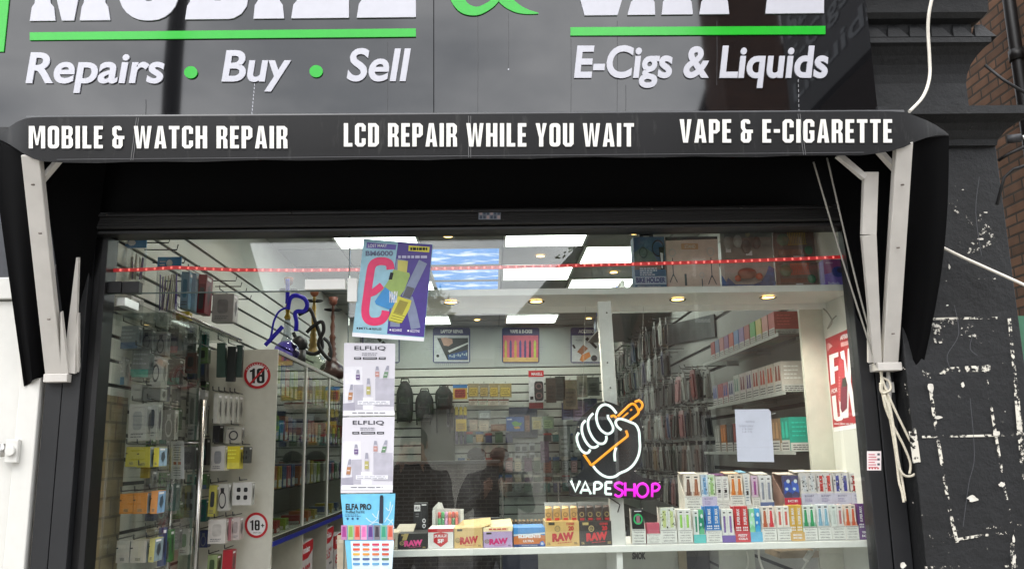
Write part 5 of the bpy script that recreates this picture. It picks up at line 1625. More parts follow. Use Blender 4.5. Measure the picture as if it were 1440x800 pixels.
x0, x1, z0, z1 = q
b = MB()
b.hexa([(x0+.02, .10, z1+.001), (x1, .10, z1+.001), (x1+.03, .11, z1+.012), (x0+.04, .11, z1+.008)], [(x0+.01, .25, z1+.001), (x1, .25, z1+.001), (x1+.03, .25, z1+.026), (x0+.03, .25, z1+.018)], TANM)
b.build('wrapping', t)
t, Pf, q = raw_box(679.5, 721, 748, 770, (186, 164, 204), mat((206, 40, 120), 0.5), 'lilac RAW box with magenta lettering under cream wrapped packets')
x0, x1, z0, z1 = q
b = MB()
CRM = mat((226, 212, 166), 0.4, var=0.2, scale=50)
b.hexa([(x0, .10, z1+.001), (x1, .10, z1+.001), (x1+.002, .105, z1+.018), (x0+.002, .105, z1+.016)], [(x0, .25, z1+.001), (x1, .25, z1+.001), (x1, .24, z1+.036), (x0, .24, z1+.030)], CRM)
b.lines(lambda u, v, w=0.0: Vector((x0+(x1-x0)*u, 0.0965-w, z1+0.017-0.015*v)), 0.2, 0.2, 0.95, 0.8, 1, 0.0006, mat((196, 70, 60), 0.5), 0.6)
b.build('wrapping', t)
t, Pf, q = raw_box(722, 767, 743, 770, (52, 128, 196), None, 'blue and orange ELEMENTS box with silver lettering', word=None)
b = MB()
b.polyP(Pf, [(0, 0.34), (0.3, 0.26), (0.6, 0.32), (1, 0.24), (1, 0), (0, 0)], 0.0005, mat((60, 140, 206), 0.4))
b.polyP(Pf, [(0, 0.86), (1, 0.86), (1, 0.42), (0.7, 0.36), (0.4, 0.44), (0.2, 0.38), (0, 0.46)], 0.0007, mat((196, 112, 52), 0.4))
b.polyP(Pf, [(0, 0.42), (0.4, 0.40), (1, 0.34), (1, 0.26), (0.5, 0.32), (0, 0.34)], 0.0006, mat((206, 220, 230), 0.4))
b.rectP(Pf, 0, 0.87, 1, 1, 0.0006, mat((40, 70, 130), 0.4))
b.txt(Pf, 'ELEMENTS', 0.15, 0.34, 0.86, 0.54, 0.0012, PAPER, 0.05)
b.txt(Pf, 'ULTRA', 0.3, 0.64, 0.64, 0.76, 0.0012, PAPER, 0.03)
b.txt(Pf, 'ULTIMATE THIN RICE', 0.25, 0.90, 0.75, 0.96, 0.0012, PAPER, 0.0, res=1)
b.discP(Pf, 0.90, 0.84, 0.075, 0.13, 0.001, mat((60, 110, 190), 0.4), 18)
b.txt(Pf, '50', 0.86, 0.78, 0.94, 0.90, 0.0014, PAPER, 0.03)
b.build('front_print', t)
def cone_box(px0, px1, py0, py1, bgc, ink, tipc, n, label, ptop, gold):
    t, Pf, q = raw_box(px0, px1, py0, py1, bgc, ink, label, Y=0.092, big=True)
    x0, x1, z0, z1 = q
    b = MB()
    b.txt(Pf, 'CONES', 0.62, 0.06, 0.86, 0.16, 0.0006, ink, 0.03)
    b.txt(Pf, '20', 0.68, 0.2, 0.84, 0.38, 0.0006, ink, 0.05)
    b.txt(Pf, '1¼', 0.06, 0.84, 0.14, 0.95, 0.0006, gold, 0.03)
    b.build('front_print', t)
    zt_ = at((px0+px1)/2, ptop, 0.13).z
    for i in range(n):
        x = x0+(x1-x0)*(i+0.5)/n
        w2 = (x1-x0)/n*0.40
        c_ = MB()
        c_.hexa([(x-w2, .125, z1+.001), (x+w2, .125, z1+.001), (x+w2, .128, zt_-.008), (x-w2, .128, zt_-.012)], [(x-w2, .145, z1+.001), (x+w2, .145, z1+.001), (x+w2*.8, .14, zt_-.004), (x-w2*.8, .14, zt_-.002)], mat(tipc, 0.4, var=0.25, scale=80))
        Pk = lambda u, v, w=0.0: Vector((x-w2+2*w2*u, .1244-w+.003*(1-v), zt_-.012-(zt_-.012-z1)*v))
        c_.ringP(Pk, 0.5, 0.5, 0.36, 0.2, 0.3, 0.0008, gold, 12)
        c_.rectP(Pk, 0.2, 0.78, 0.85, 0.96, 0.0008, ink)
        c_.build('cone_packet', t)
    f = MB()
    ztf = zt_+0.008
    pts = [(x0+.002, z1)]+[(x0+.002+(x1-x0-.004)*k/12, ztf+0.004*math.sin(k*2.3)) for k in range(13)]+[(x1-.002, z1)]
    f.hexa([(x0+.003, .147, z1+.001), (x1-.003, .147, z1+.001), (x1-.003, .149, ztf), (x0+.003, .149, ztf+.003)], [(x0+.003, .15, z1+.001), (x1-.003, .15, z1+.001), (x1-.003, .152, ztf), (x0+.003, .152, ztf+.003)], mat((206, 208, 206), 0.3, var=0.1, scale=40))
    f.build('plastic_backing', t)
cone_box(766.5, 815, 734, 769, (212, 176, 108), REDI, (204, 164, 100), 4, 'tall tan RAW cone box with kraft cone packets standing in it', 710, mat((110, 90, 50), 0.5))
cone_box(814.5, 862, 733, 767, (38, 36, 34), mat((206, 44, 50), 0.5), (66, 48, 40), 4, 'tall black RAW cone box with dark cone packets standing in it', 709, GOLD)
# pieces standing behind those boxes
def pix_box(name, cat, label, px0, px1, py0, py1, Y, deep, rgb, group=None, z=None, rough=0.5, bev=0.001):
    x0, x1, z0, z1 = fit(px0, py0, px1, py1, Y)
    if z is not None:
        z0 = z
    t = thing(name, label, cat, ((x0+x1)/2, Y, z0), group)
    b = MB()
    b.box(x0, x1, Y, Y+deep, z0, z1, mat(rgb, rough))
    b.build('carton', t, bev)
    P_ = lambda u, v, w=0.0: Vector((x0+(x1-x0)*u, Y-0.0005-w, z1-(z1-z0)*v))
    return t, P_, (x0, x1, z0, z1)
t, P_, q = pix_box('device_box', 'box', 'tall black vape device box standing behind the dark grey RAW box', 581.5, 600.5, 707, 768, 0.30, 0.06, (34, 35, 38), z=lo)
b = MB()
b.rectP(P_, 0.05, 0.04, 0.5, 0.2, 0.0005, PAPER); b.txt(P_, 'VFLA', 0.1, 0.08, 0.44, 0.16, 0.001, INK, 0.02, res=2)
b.rectP(P_, 0.55, 0.0, 0.57, 0.72, 0.0005, mat((90, 92, 96), 0.5))
b.rectP(P_, 0.6, 0.03, 0.96, 0.06, 0.0005, PAPER)
b.ringP(P_, 0.78, 0.44, 0.13, 0.055, 0.5, 0.0005, PAPER, 16); b.ringP(P_, 0.78, 0.57, 0.13, 0.055, 0.5, 0.0005, PAPER, 16)
b.lines(P_, 0.15, 0.24, 0.45, 0.36, 2, 0.0005, mat((120, 120, 126), 0.5))
b.build('front_print', t)
x0, x1, z0, z1 = fit(608, 709, 652, 768, 0.29)
z0 = lo
t = thing('tube_display', 'white blister holding six coloured tubes behind the red shield box', 'display box', ((x0+x1)/2, .29, z0))
b = MB()
WPL = mat((214, 216, 212), 0.35, var=0.08)
b.hexa([(x0, .315, z0), (x1, .315, z0), (x1, .315, z1-.02), (x0, .315, z1-.014)], [(x0, .32, z0), (x1, .32, z0), (x1, .32, z1-.02), (x0, .32, z1-.014)], WPL)
b.hexa([(x0, .314, z1-.014), (x0+.045, .314, z1-.02), (x0+.036, .316, z1+.006), (x0+.022, .316, z1+.008)], [(x0, .319, z1-.014), (x0+.045, .319, z1-.02), (x0+.036, .32, z1+.006), (x0+.022, .32, z1+.008)], WPL)
for xa, xb in ((x0, x0+.012), (x1-.012, x1)):
    b.box(xa, xb, .285, .3145, z0, z1-.022, WPL)
b.build('blister', t)
tc_ = [((196, 60, 56), (40, 140, 80)), ((60, 170, 96), (40, 130, 80)), ((206, 150, 190), (180, 130, 170)), ((222, 120, 84), (196, 90, 80)), ((196, 80, 70), (50, 110, 60)), ((226, 120, 90), (214, 100, 84))]
for i, (a, c_) in enumerate(tc_):
    x = x0+.02+(x1-x0-.04)*(i+0.5)/6
    b = MB()
    r_ = (x1-x0-.04)/12.5
    b.tube([(x, .30, z0+.02), (x, .30, z1-.052)], r_, mat(c_, 0.3, var=0.3, scale=90), 10)
    b.tube([(x, .30, z1-.052), (x, .30, z1-.032), (x, .30, z1-.028)], [r_, r_, r_*.5], mat(a, 0.3), 10)
    b.build('tube', t)
cd_ = MB()
x0, x1, z0, z1 = fit(556, 739, 583, 748, 0.24)
cd_.hexa([(x0, .16, z0), (x1, .16, z0), (x1, .30, z1), (x0+.01, .30, z1)], [(x0, .16, z0+.003), (x1, .16, z0+.003), (x1, .30, z1+.003), (x0+.01, .30, z1+.003)], mat((186, 182, 166), 0.6))
tag(cd_.build('folded_card'), 'folded cream card lying behind the gold ribboned box', 'card')
x0, x1, z0, z1 = fit(716, 732, 766, 770, 0.28)
z0 = lo
t = thing('tip_dispenser', 'row of small brown tips in a black dispenser behind the ELEMENTS box', 'dispenser', ((x0+x1)/2, .28, z0))
b = MB(); b.box(x0, x1, .275, .33, z0, z1-.022, mat((44, 40, 38), 0.4)); b.build('tray', t)
for i in range(9):
    x = x0+(x1-x0)*(i+0.5)/9
    b = MB()
    b.tube([(x, .30, z1-.022), (x+.002, .295, z1-.004), (x+.004, .28, z1+.003)], [.0075, .0075, .005], mat((130, 106, 72), 0.6, var=0.2), 8)
    b.build('tip', t)
b = MB(); Pd = lambda u, v, w=0.0: Vector((x0+(x1-x0)*u, .2745-w, z1-.024-.03*v))
for i, c_ in enumerate(((60, 90, 70), (120, 80, 60), (180, 140, 80), (140, 120, 160))):
    b.rectP(Pd, 0.05+i*.24, 0.1, 0.24+i*.24, 0.9, 0.0005, mat(c_, 0.5))
b.build('front_label', t)
t, P_, q = pix_box('battery_tray', 'box', 'low black tray with silver studs behind the tan RAW boxes', 660, 703, 728, 768, 0.36, 0.05, (40, 40, 42), z=lo)
b = MB()
for i in range(3):
    b.discP(P_, 0.66+0.1*i, 0.16, 0.03, 0.05, 0.001, WHITE, 10)
b.build('stud', t)

# ------------------------------------------------------------------ goods on the upper shelf
zu = ZU+0.0006
GU = 'packed goods on the upper window shelf'
t, P_, q = pix_box('bike_holder_box', 'box', 'blue bike holder box with a hanging tab on the upper shelf', 892, 936, 333, 405, 0.14, 0.07, (60, 96, 130), GU, z=zu)
b = MB()
b.rectP(P_, 0.0, 0.46, 1, 0.62, 0.0004, mat((126, 104, 96), 0.5))
b.polyP(P_, [(0.0, 0.3), (0.3, 0.18), (0.6, 0.3), (0.75, 0.46), (0, 0.46)], 0.0005, mat((92, 116, 112), 0.5))
b.ringP(P_, 0.78, 0.22, 0.2, 0.16, 0.16, 0.0008, INK, 22)
b.polyP(P_, [(0.8, 0.2), (0.96, 0.2), (0.96, 0.62), (0.84, 0.62)], 0.001, INK)
b.polyP(P_, [(0.84, 0.3), (0.93, 0.32), (0.9, 0.6), (0.86, 0.6)], 0.0012, mat((214, 218, 222), 0.4))
b.ringP(P_, 0.3, 0.3, 0.14, 0.11, 0.25, 0.0009, mat((60, 80, 84), 0.5), 16)
b.lines(P_, 0.16, 0.58, 0.72, 0.74, 4, 0.0009, mat((190, 200, 214), 0.5), 0.6)
b.rectP(P_, 0.0, 0.75, 1, 0.90, 0.0006, mat((170, 186, 206), 0.4))
b.txt(P_, 'BIKE HOLDER', 0.03, 0.77, 0.96, 0.87, 0.0012, mat((44, 54, 120), 0.5), 0.04)
b.txt(P_, 'Waterproof And Ring 360', 0.06, 0.915, 0.8, 0.96, 0.0012, mat((190, 196, 206), 0.5), 0.0, res=1)
b.build('front_print', t)
xm = (q[0]+q[1])/2-.004
b = MB()
b.box(xm-.028, xm-.012, .17, .173, q[3], q[3]+.022, BLACK); b.box(xm+.012, xm+.028, .17, .173, q[3], q[3]+.022, BLACK); b.box(xm-.0115, xm+.0115, .17, .173, q[3]+.012, q[3]+.022, BLACK)
b.box(xm-.0115, xm+.0115, .17, .173, q[3], q[3]+.005, BLACK)
b.build('hanging_tab', t)
t, P_, q = pix_box('stand_box', 'box', 'wide beige phone stand box with a black top edge on the upper shelf', 937, 1011, 333, 404, 0.15, 0.08, (222, 200, 186), GU, z=zu)
b = MB()
b.polyP(P_, [(0, 0.0), (0, 0.07), (1, 0.05), (1, 0.0)], 0.0006, INK)
b.rectP(P_, 0.3, 0.13, 0.62, 0.24, 0.0005, mat((206, 160, 116), 0.5))
b.txt(P_, 'STAND', 0.36, 0.15, 0.57, 0.22, 0.001, mat((226, 214, 200), 0.5), 0.03)
for cx, cy, s_ in ((0.12, 0.4, 1.0), (0.85, 0.4, 1.1), (0.66, 0.8, 0.7)):
    b.ringP(P_, cx, cy-0.1*s_, 0.07*s_, 0.08*s_, 0.3, 0.0008, mat((200, 196, 190), 0.5), 16)
    b.strokeP(P_, [(cx, cy), (cx, cy+0.34*s_)], 0.018, 0.0006, mat((84, 92, 104), 0.5))
    for dx in (-0.07, 0.07):
        b.strokeP(P_, [(cx, cy+0.30*s_), (cx+dx*s_, cy+0.46*s_)], 0.016, 0.0007, mat((84, 92, 104), 0.5))
b.rectP(P_, 0.33, 0.7, 0.37, 0.92, 0.0006, mat((84, 92, 104), 0.5))
b.build('front_print', t)
def blister(label, px0, px1, py0, py1, Y, card, z=None, group=GU, name='toy_pack'):
    x0, x1, z0, z1 = fit(px0, py0, px1, py1, Y)
    if z is not None:
        z0 = z
    t = thing(name, label, 'pack', ((x0+x1)/2, Y+.05, z0), group)
    b = MB(); b.box(x0, x1, Y+.05, Y+.054, z0, z1, mat(card, 0.5, var=0.25, scale=18)); b.build('card', t)
    P_ = lambda u, v, w=0.0: Vector((x0+(x1-x0)*u, Y+.0495-w, z1-(z1-z0)*v))
    f = MB(); f.box(x0+.004, x1-.004, Y+.012, Y+.0125, z0+.006, z1-.01, FILM)
    f.box(x0+.004, x1-.004, Y+.0127, Y+.049, z1-.0102, z1-.0097, FILM)
    f.build('clear_cover', t)
    return t, P_, (x0, x1, z0, z1)
TOYB, TOYO, TOYG = mat((160, 96, 70), 0.4, var=0.3, scale=40), mat((230, 96, 50), 0.4), mat((50, 140, 90), 0.4)
def toyset(t, P_, q, combm):
    b = MB()
    for i in range(11):
        u = 0.32+i*0.04
        b.strokeP(P_, [(u, 0.14), (u+0.01, 0.5)], 0.02, 0.024, combm)
    b.strokeP(P_, [(0.3, 0.13), (0.76, 0.11)], 0.05, 0.026, combm)
    b.strokeP(P_, [(0.3, 0.52), (0.76, 0.5)], 0.03, 0.026, combm)
    b.build('toy_rack', t)
    b = MB()
    c_ = P_(0.80, 0.68, 0.02)
    b.ball(c_, 0.018, TOYG, 6, (1, .5, 1)); b.ball(P_(0.2, 0.35, 0.02), 0.026, mat((90, 120, 80), 0.4), 6, (1, .5, 1))
    b.build('toy_ball', t)
    b = MB(); b.rectP(P_, 0.1, 0.62, 0.95, 0.78, 0.004, TOYB); b.rectP(P_, 0.45, 0.82, 0.62, 0.87, 0.005, PAPER); b.build('insert', t)
t, P_, q = blister('toy pack with an orange red slatted rack on the upper shelf', 1097, 1157, 365, 403, 0.10, (150, 120, 104), z=zu)
toyset(t, P_, q, TOYO)
zlow = q[3]+0.001
t, P_, q = blister('toy pack with a yellow slatted rack stacked above the orange one', 1093, 1152, 318, 364, 0.10, (126, 92, 78), z=zlow)
toyset(t, P_, q, mat((206, 166, 50), 0.4))
t, P_, q = blister('blue wave bordered toy pack with a brown turtle on the upper shelf', 1019, 1095, 362, 404, 0.10, (206, 198, 190), z=zu)
b = MB()
b.polyP(P_, [(0, 1), (1, 1), (1, 0.3), (0.9, 0.2), (0.85, 0.45), (0.74, 0.75), (0.6, 0.84), (0.25, 0.84), (0.12, 0.6), (0.08, 0.75), (0, 0.5)], 0.002, mat((60, 110, 176), 0.4, var=0.4, scale=60))
b.txt(P_, 'SURFER', 0.28, 0.88, 0.62, 0.96, 0.0025, PAPER, 0.02)
b.build('wave_print', t)
b = MB(); b.ball(P_(0.46, 0.5, 0.02), 0.03, TOYB, 7, (1.3, .5, .8)); b.ball(P_(0.68, 0.6, 0.02), 0.014, TOYO, 6); b.ball(P_(0.28, 0.66, 0.02), 0.013, TOYO, 6); b.build('toy_turtle', t)
zlow = q[3]+0.001
t, P_, q = blister('grey plastic toy pack stacked above the blue wave bordered pack', 1018, 1092, 316, 361, 0.10, (136, 140, 132), z=zlow)
b = MB()
for u, v_, r_, c_ in ((0.12, 0.5, .024, (150, 156, 150)), (0.3, 0.45, .022, (170, 176, 170)), (0.46, 0.62, .026, (60, 66, 62)), (0.66, 0.5, .022, (56, 62, 60)), (0.5, 0.2, .014, (196, 186, 150))):
    b.ball(P_(u, v_, .02), r_, mat(c_, 0.3, var=0.25), 7, (0.8, .5, 1.2))
b.rectP(P_, 0.44, 0.76, 0.56, 0.9, 0.022, PAPER); b.rectP(P_, 0.06, 0.62, 0.16, 0.8, 0.022, PAPER)
b.build('toy_figure', t)
t, P_, q = pix_box('earbuds_box', 'box', 'small purple and blue earbuds box at the end of the upper shelf', 1159, 1191, 365, 401, 0.12, 0.05, (110, 90, 190), GU, z=zu)
b = MB()
b.polyP(P_, [(0, 0), (0, 0.55), (1, 0.35), (1, 0)], 0.0005, mat((140, 66, 130), 0.4))
b.discP(P_, 0.62, 0.46, 0.3, 0.2, 0.0008, mat((36, 60, 150), 0.3), 18); b.discP(P_, 0.72, 0.4, 0.16, 0.1, 0.0011, mat((24, 30, 80), 0.3), 16)
b.txt(P_, 'Earbuds', 0.14, 0.82, 0.62, 0.93, 0.001, mat((190, 200, 230), 0.5), 0.01)
b.txt(P_, 'wireless', 0.08, 0.08, 0.4, 0.15, 0.001, mat((220, 200, 220), 0.5), 0.0, res=2)
b.build('front_print', t)
x0, x1, z0, z1 = fit(846, 395, 872, 408, 0.2)
t = thing('power_adaptor', 'black power adaptor with a short cable on the upper shelf', 'adaptor', ((x0+x1)/2, .2, zu))
b = MB(); b.hexa([(x0, .19, zu), (x1, .19, zu), (x1-.004, .195, zu+.022), (x0+.02, .195, zu+.02)], [(x0, .25, zu), (x1, .25, zu), (x1-.004, .24, zu+.034), (x0+.012, .24, zu+.028)], BLACK); b.build('body', t, .002)
b = MB(); b.tube([(x1, .21, zu+.01), (x1+.02, .21, zu+.012), (x1+.04, .2, zu+.004)], .002, BLACK, 6); b.build('lead', t)
cord('shelf_cable', [(x, y, 0.34) for x, y in ((600, 429), (660, 421), (750, 423), (840, 426), (950, 424), (1060, 422), (1176, 417))], 0.0035, mat((226, 226, 222), 0.5), 'thin white cable clipped along the underside of the upper shelf', 'cable')
cord('hook_cable', [(1158, 434, .3), (1164, 440, .25), (1170, 452, .25), (1164, 462, .28), (1170, 450, .26), (1176, 444, .24)], 0.003, GREYC, 'small loop of grey cable on the white side panel', 'cable')
# cables and a grey block under the lower shelf
cord('loose_cable', [(1050, 775, .3), (1052, 790, .3), (1046, 812, .3)], 0.003, mat((214, 212, 206), 0.5), 'straight thin white cable hanging under the lower shelf', 'cable')
cord('loose_cable', [(1067, 770, .25), (1068, 786, .25), (1076, 806, .25), (1088, 822, .25)], 0.0042, mat((220, 218, 212), 0.5), 'thick white cable curving down under the lower shelf', 'cable')
cord('loose_cable', [(973, 772, .38), (980, 785, .38), (974, 800, .38), (976, 815, .38)], 0.002, INK, 'black cable hanging under the lower shelf', 'cable')
b = MB()
b.tube([at(1150, 766, .3), at(1128, 800, .25), at(1120, 815, .25)], 0.0035, mat((206, 204, 198), 0.5), 6)
b.tube([at(1140, 776, .28), at(1133, 787, .265)], 0.012, mat((206, 204, 198), 0.5), 8)
tag(b.build('plug_lead'), 'white lead with an inline plug hanging under the vape boxes', 'cable')
x0, x1, z0, z1 = fit(1097, 775, 1152, 784, 0.40)
tag(MB().box(x0, x1, .40, .60, z0, z1, mat((150, 132, 108), 0.7)).build('wooden_batten'), 'plain wooden batten under the lower shelf by the plug', 'batten')
# ------------------------------------------------------------------ ceiling lights
PANEL = emit((238, 246, 238), PANEL_E, 0.8)
def words_n(i): return ('first', 'second', 'third', 'fourth', 'fifth', 'sixth')[i]
def ceil_panel(x0, x1, y0, y1, label, m=PANEL, name='ceiling_light', group='lit square panels in the ceiling'):
    t = thing(name, label, 'ceiling light' if name == 'ceiling_light' else 'ceiling picture', ((x0+x1)/2, (y0+y1)/2, ZC-.012), group)
    f = MB()
    e = .018
    for a, b, c_, d in ((x0, x1, y0, y0+e), (x0, x1, y1-e, y1), (x0, x0+e, y0+e, y1-e), (x1-e, x1, y0+e, y1-e)):
        f.box(a, b, c_, d, ZC-.014, ZC-.0045, WHITE)
    f.build('frame', t)
    MB().box(x0+e, x1-e, y0+e, y1-e, ZC-.010, ZC-.006, m).build('diffuser', t)
    return t
for x0, y0, lab in ((-1.10, 2.36, 'lit ceiling panel over the door end, nearest the window'), (-1.05, 6.18, 'lit ceiling panel by the picture banner, partly behind the tilted poster'),
                    (0.10, 2.36, 'lit ceiling panel in the middle, cut by the window head'), (0.10, 3.62, 'lit ceiling panel in the middle, behind the red led strip'),
                    (0.17, 6.18, 'lit ceiling panel over the vape picture on the banner'), (0.71, 2.98, 'lit ceiling panel behind the bike holder box, the nearer one'),
                    (0.71, 4.20, 'lit ceiling panel behind the power adaptor, the farther one'), (-1.10, 4.2, 'lit ceiling panel over the glass cabinet')):
    ceil_panel(x0, x0+.6, y0, y0+.6, lab)
def sky_mat():
    m = bpy.data.materials.new('sky_print')
    m.use_nodes = True
    n = m.node_tree
    b = n.nodes['Principled BSDF']
    t = n.nodes.new('ShaderNodeTexCoord')
    mp_ = n.nodes.new('ShaderNodeMapping'); mp_.inputs['Scale'].default_value = (2.4, 4.2, 1)
    z = n.nodes.new('ShaderNodeTexNoise'); z.inputs['Scale'].default_value = 1.5; z.inputs['Detail'].default_value = 7
    r = n.nodes.new('ShaderNodeValToRGB')
    r.color_ramp.elements[0].position, r.color_ramp.elements[1].position = 0.5, 0.62
    r.color_ramp.elements[0].color = (lin(40), lin(140), lin(226), 1)
    r.color_ramp.elements[1].color = (lin(226), lin(240), lin(248), 1)
    n.links.new(t.outputs['Object'], mp_.inputs[0]); n.links.new(mp_.outputs[0], z.inputs[0]); n.links.new(z.outputs[0], r.inputs[0])
    n.links.new(r.outputs[0], b.inputs['Base Color']); n.links.new(r.outputs[0], b.inputs['Emission Color'])
    b.inputs['Emission Strength'].default_value = 0.42
    return m
SKYM = sky_mat()
for i, y0 in enumerate((2.98, 3.60, 4.22)):
    ceil_panel(-0.50, 0.09, y0, y0+.58, ('backlit blue sky ceiling picture, the one nearest the window', 'backlit blue sky ceiling picture between two others', 'backlit blue sky ceiling picture, the one deepest in the shop')[i], SKYM, 'sky_picture', 'blue sky pictures in the ceiling')
WARM = emit((255, 206, 120), DOWN_E, 0.8)
def downlight(x, y, z, label, r=.042, watts=DOWN_W):
    t = thing('downlight', label, 'downlight', (x, y, z), 'small round downlights')
    MB().lathe([(r*.78, -.004), (r*1.05, -.006), (r*1.08, -.001)], (x, y, z), CHROME, 20).build('ring', t)
    MB().lathe([(0.0005, -.0035), (r*.76, -.0035), (r*.76, -.0012)], (x, y, z), WARM, 20).build('lens', t)
    l = bpy.data.lights.new('downlight_bulb', 'SPOT')
    l.energy = watts
    l.color = (1.0, 0.92, 0.80)
    l.spot_size = rad(150); l.spot_blend = 0.6; l.shadow_soft_size = .03
    o = bpy.data.objects.new('downlight_bulb', l)
    COL.objects.link(o)
    o.location = (0, 0, -.012)
    o.parent = t
for (x, y), lab in (((630, 331), 'lit downlight in the ceiling just past the tilted poster'), ((892, 327), 'lit downlight in the ceiling above the bike holder box'), ((760, 359), 'lit downlight in the ceiling between two lit panels'),
                    ((863, 382), 'lit downlight in the ceiling beside the power adaptor'), ((671, 449), 'lit downlight in the ceiling over the laptop picture'), ((828, 447), 'lit downlight in the ceiling over the accessories picture'), ((553, 447), 'lit downlight in the ceiling behind the posters')):
    p = atz(x, y, ZC)
    downlight(p.x, p.y, ZC-.0045, lab)
for x, y, lab in ((-.95, .75, 'lit downlight just inside the open glass door, close to the window head'), (-.15, .75, 'lit downlight just inside the window, over the posters'), (.45, .8, 'lit downlight just inside the window, over the boxed vapes'), (-1.0, 1.7, 'lit downlight in the ceiling over the end of the glass cabinet')):
    downlight(x, y, ZC-.0045, lab)
for (x, y), lab in (((634, 424), 'lit downlight under the upper shelf near the posters'), ((754, 423), 'lit downlight under the upper shelf left of the wooden post'), ((953, 420), 'lit downlight under the upper shelf below the beige box'), ((1080, 417), 'lit downlight under the upper shelf below the toy packs')):
    p = atz(x, y, ZU-.026)
    downlight(p.x, p.y, ZU-.0265, lab, .032, DOWN_W*1.6)

# ------------------------------------------------------------------ slatted wall panels
SLAT = mat((206, 208, 200), 0.45, var=0.05, scale=5)
GRV = mat((22, 22, 24), 0.6)
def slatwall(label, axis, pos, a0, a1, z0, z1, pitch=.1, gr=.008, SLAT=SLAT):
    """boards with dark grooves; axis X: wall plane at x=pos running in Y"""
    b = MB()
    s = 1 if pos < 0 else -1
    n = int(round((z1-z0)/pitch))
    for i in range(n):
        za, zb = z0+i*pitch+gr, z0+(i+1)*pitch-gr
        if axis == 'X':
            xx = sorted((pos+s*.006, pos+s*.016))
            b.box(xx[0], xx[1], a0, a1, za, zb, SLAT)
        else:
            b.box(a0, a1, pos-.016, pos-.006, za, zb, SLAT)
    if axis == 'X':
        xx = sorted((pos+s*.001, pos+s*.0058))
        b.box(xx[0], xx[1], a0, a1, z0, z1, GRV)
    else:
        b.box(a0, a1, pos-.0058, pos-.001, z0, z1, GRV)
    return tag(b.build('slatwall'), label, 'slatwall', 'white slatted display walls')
slatwall('white slatted wall with dark grooves behind the goods by the glass door', 'X', XL, 0.12, 4.4, 0.4, 2.8)
slatwall('white slatted wall with dark grooves behind the phone cases and vape shelves', 'X', XR, 0.45, 7.05, 0.36, 2.92, .16, .011, mat((150, 152, 148), 0.45, var=0.06, scale=5))  # greyer slats: shade of a wall turned from the light, put in the colour
slatwall('white slatted wall with dark grooves under the picture banner', 'Y', YB, XL+.05, XR-.05, 0.4, 2.6)

# ------------------------------------------------------------------ banner with pictures above the back wall
BY = YB-.03
bn = MB()
za, zb = 2.605, 3.085
bn.box(XL+.03, XR-.03, BY, YB-.0005, za, zb, mat((170, 174, 172), 0.5, var=0.06, scale=2))
P = PX(BY, 540, 430, 3.808)
NAVY, DOT = mat((44, 46, 104), 0.45), mat((66, 68, 116), 0.5)
def rrp(x0, y0, x1, y1, r=12):
    return rr(x0, y0, x1, y1, r, 4)
def picture(dx, title, kind):
    Q = lambda u, v, w=0.0: P(u+dx, v, w)
    bn.polyP(Q, rrp(262, 116, 462, 306), .001, NAVY)
    bn.rectP(Q, 268, 158, 456, 300, .002, mat((196, 200, 204), 0.5))
    bn.txt(Q, title, 304, 127, 424, 146, .002, mat((236, 236, 240), 0.5), 0.05)
    for side in (-1, 1):
        for i in range(7):
            for j in range(15):
                rr_ = 2.4*(1-i/7.5)*(1-abs(j-7)/9)
                if rr_ > .35:
                    bn.discP(Q, (256-i*5.5) if side < 0 else (468+i*5.5), 150+j*10, rr_, rr_, .0008, DOT, 4)
    for i in range(16):
        for j in range(3):
            bn.discP(Q, 280+i*11, 310+j*5.5, 2.0*(1-j/3.5), 2.0*(1-j/3.5), .0008, DOT, 4)
    if kind == 'laptop':
        bn.polyP(Q, [(284, 172), (340, 290), (450, 290), (450, 172)], .003, mat((46, 48, 46), 0.5))
        bn.polyP(Q, [(340, 262), (345, 288), (448, 286), (446, 236)], .004, mat((50, 80, 130), 0.5))
        for i in range(9):
            bn.rectP(Q, 350+i*11, 262-i*1.5+6*(i % 2), 357+i*11, 272-i*1.5+4*(i % 3), .005, mat((170, 186, 190), 0.5))
        bn.polyP(Q, [(304, 172), (330, 170), (366, 178), (368, 200), (346, 216), (320, 212)], .005, mat((190, 150, 130), 0.5))
        bn.polyP(Q, [(342, 240), (450, 196), (450, 204), (350, 250)], .006, mat((206, 208, 206), 0.5))
        bn.discP(Q, 288, 268, 8, 8, .004, INK, 10)
    elif kind == 'vapes':
        bn.rectP(Q, 268, 158, 456, 276, .003, mat((206, 96, 120), 0.5))
        bn.rectP(Q, 268, 276, 456, 300, .003, mat((206, 170, 110), 0.5))
        for i, c_ in enumerate(((190, 176, 80), (70, 66, 120), (196, 160, 70), (76, 70, 130), (70, 60, 110), (66, 40, 70), (176, 196, 80))):
            x = 276+i*26
            bn.polyP(Q, [(x, 276), (x, 196), (x+4, 184), (x+8, 184), (x+12, 196), (x+12, 276)], .004, mat(c_, 0.4))
    else:
        bn.polyP(Q, [(296, 246), (330, 208), (356, 228), (322, 262)], .003, mat((150, 96, 66), 0.5))
        bn.polyP(Q, [(310, 290), (322, 262), (362, 246), (370, 270), (326, 300)], .0035, mat((206, 130, 70), 0.5))
        for pts in ([(340, 178), (352, 166), (368, 184), (356, 196)], [(362, 196), (376, 188), (406, 220), (396, 230)], [(270, 210), (280, 206), (290, 226), (280, 230)]):
            bn.polyP(Q, pts, .004, INK)
        bn.discP(Q, 388, 280, 17, 17, .004, mat((54, 54, 60), 0.5), 12)
        for i in range(4):
            bn.rectP(Q, 290+i*9, 180+3*(i % 2), 296+i*9, 186+3*(i % 2), .004, mat((150, 156, 160), 0.5))
picture(-378, 'PHONE REPAIR', 'access')
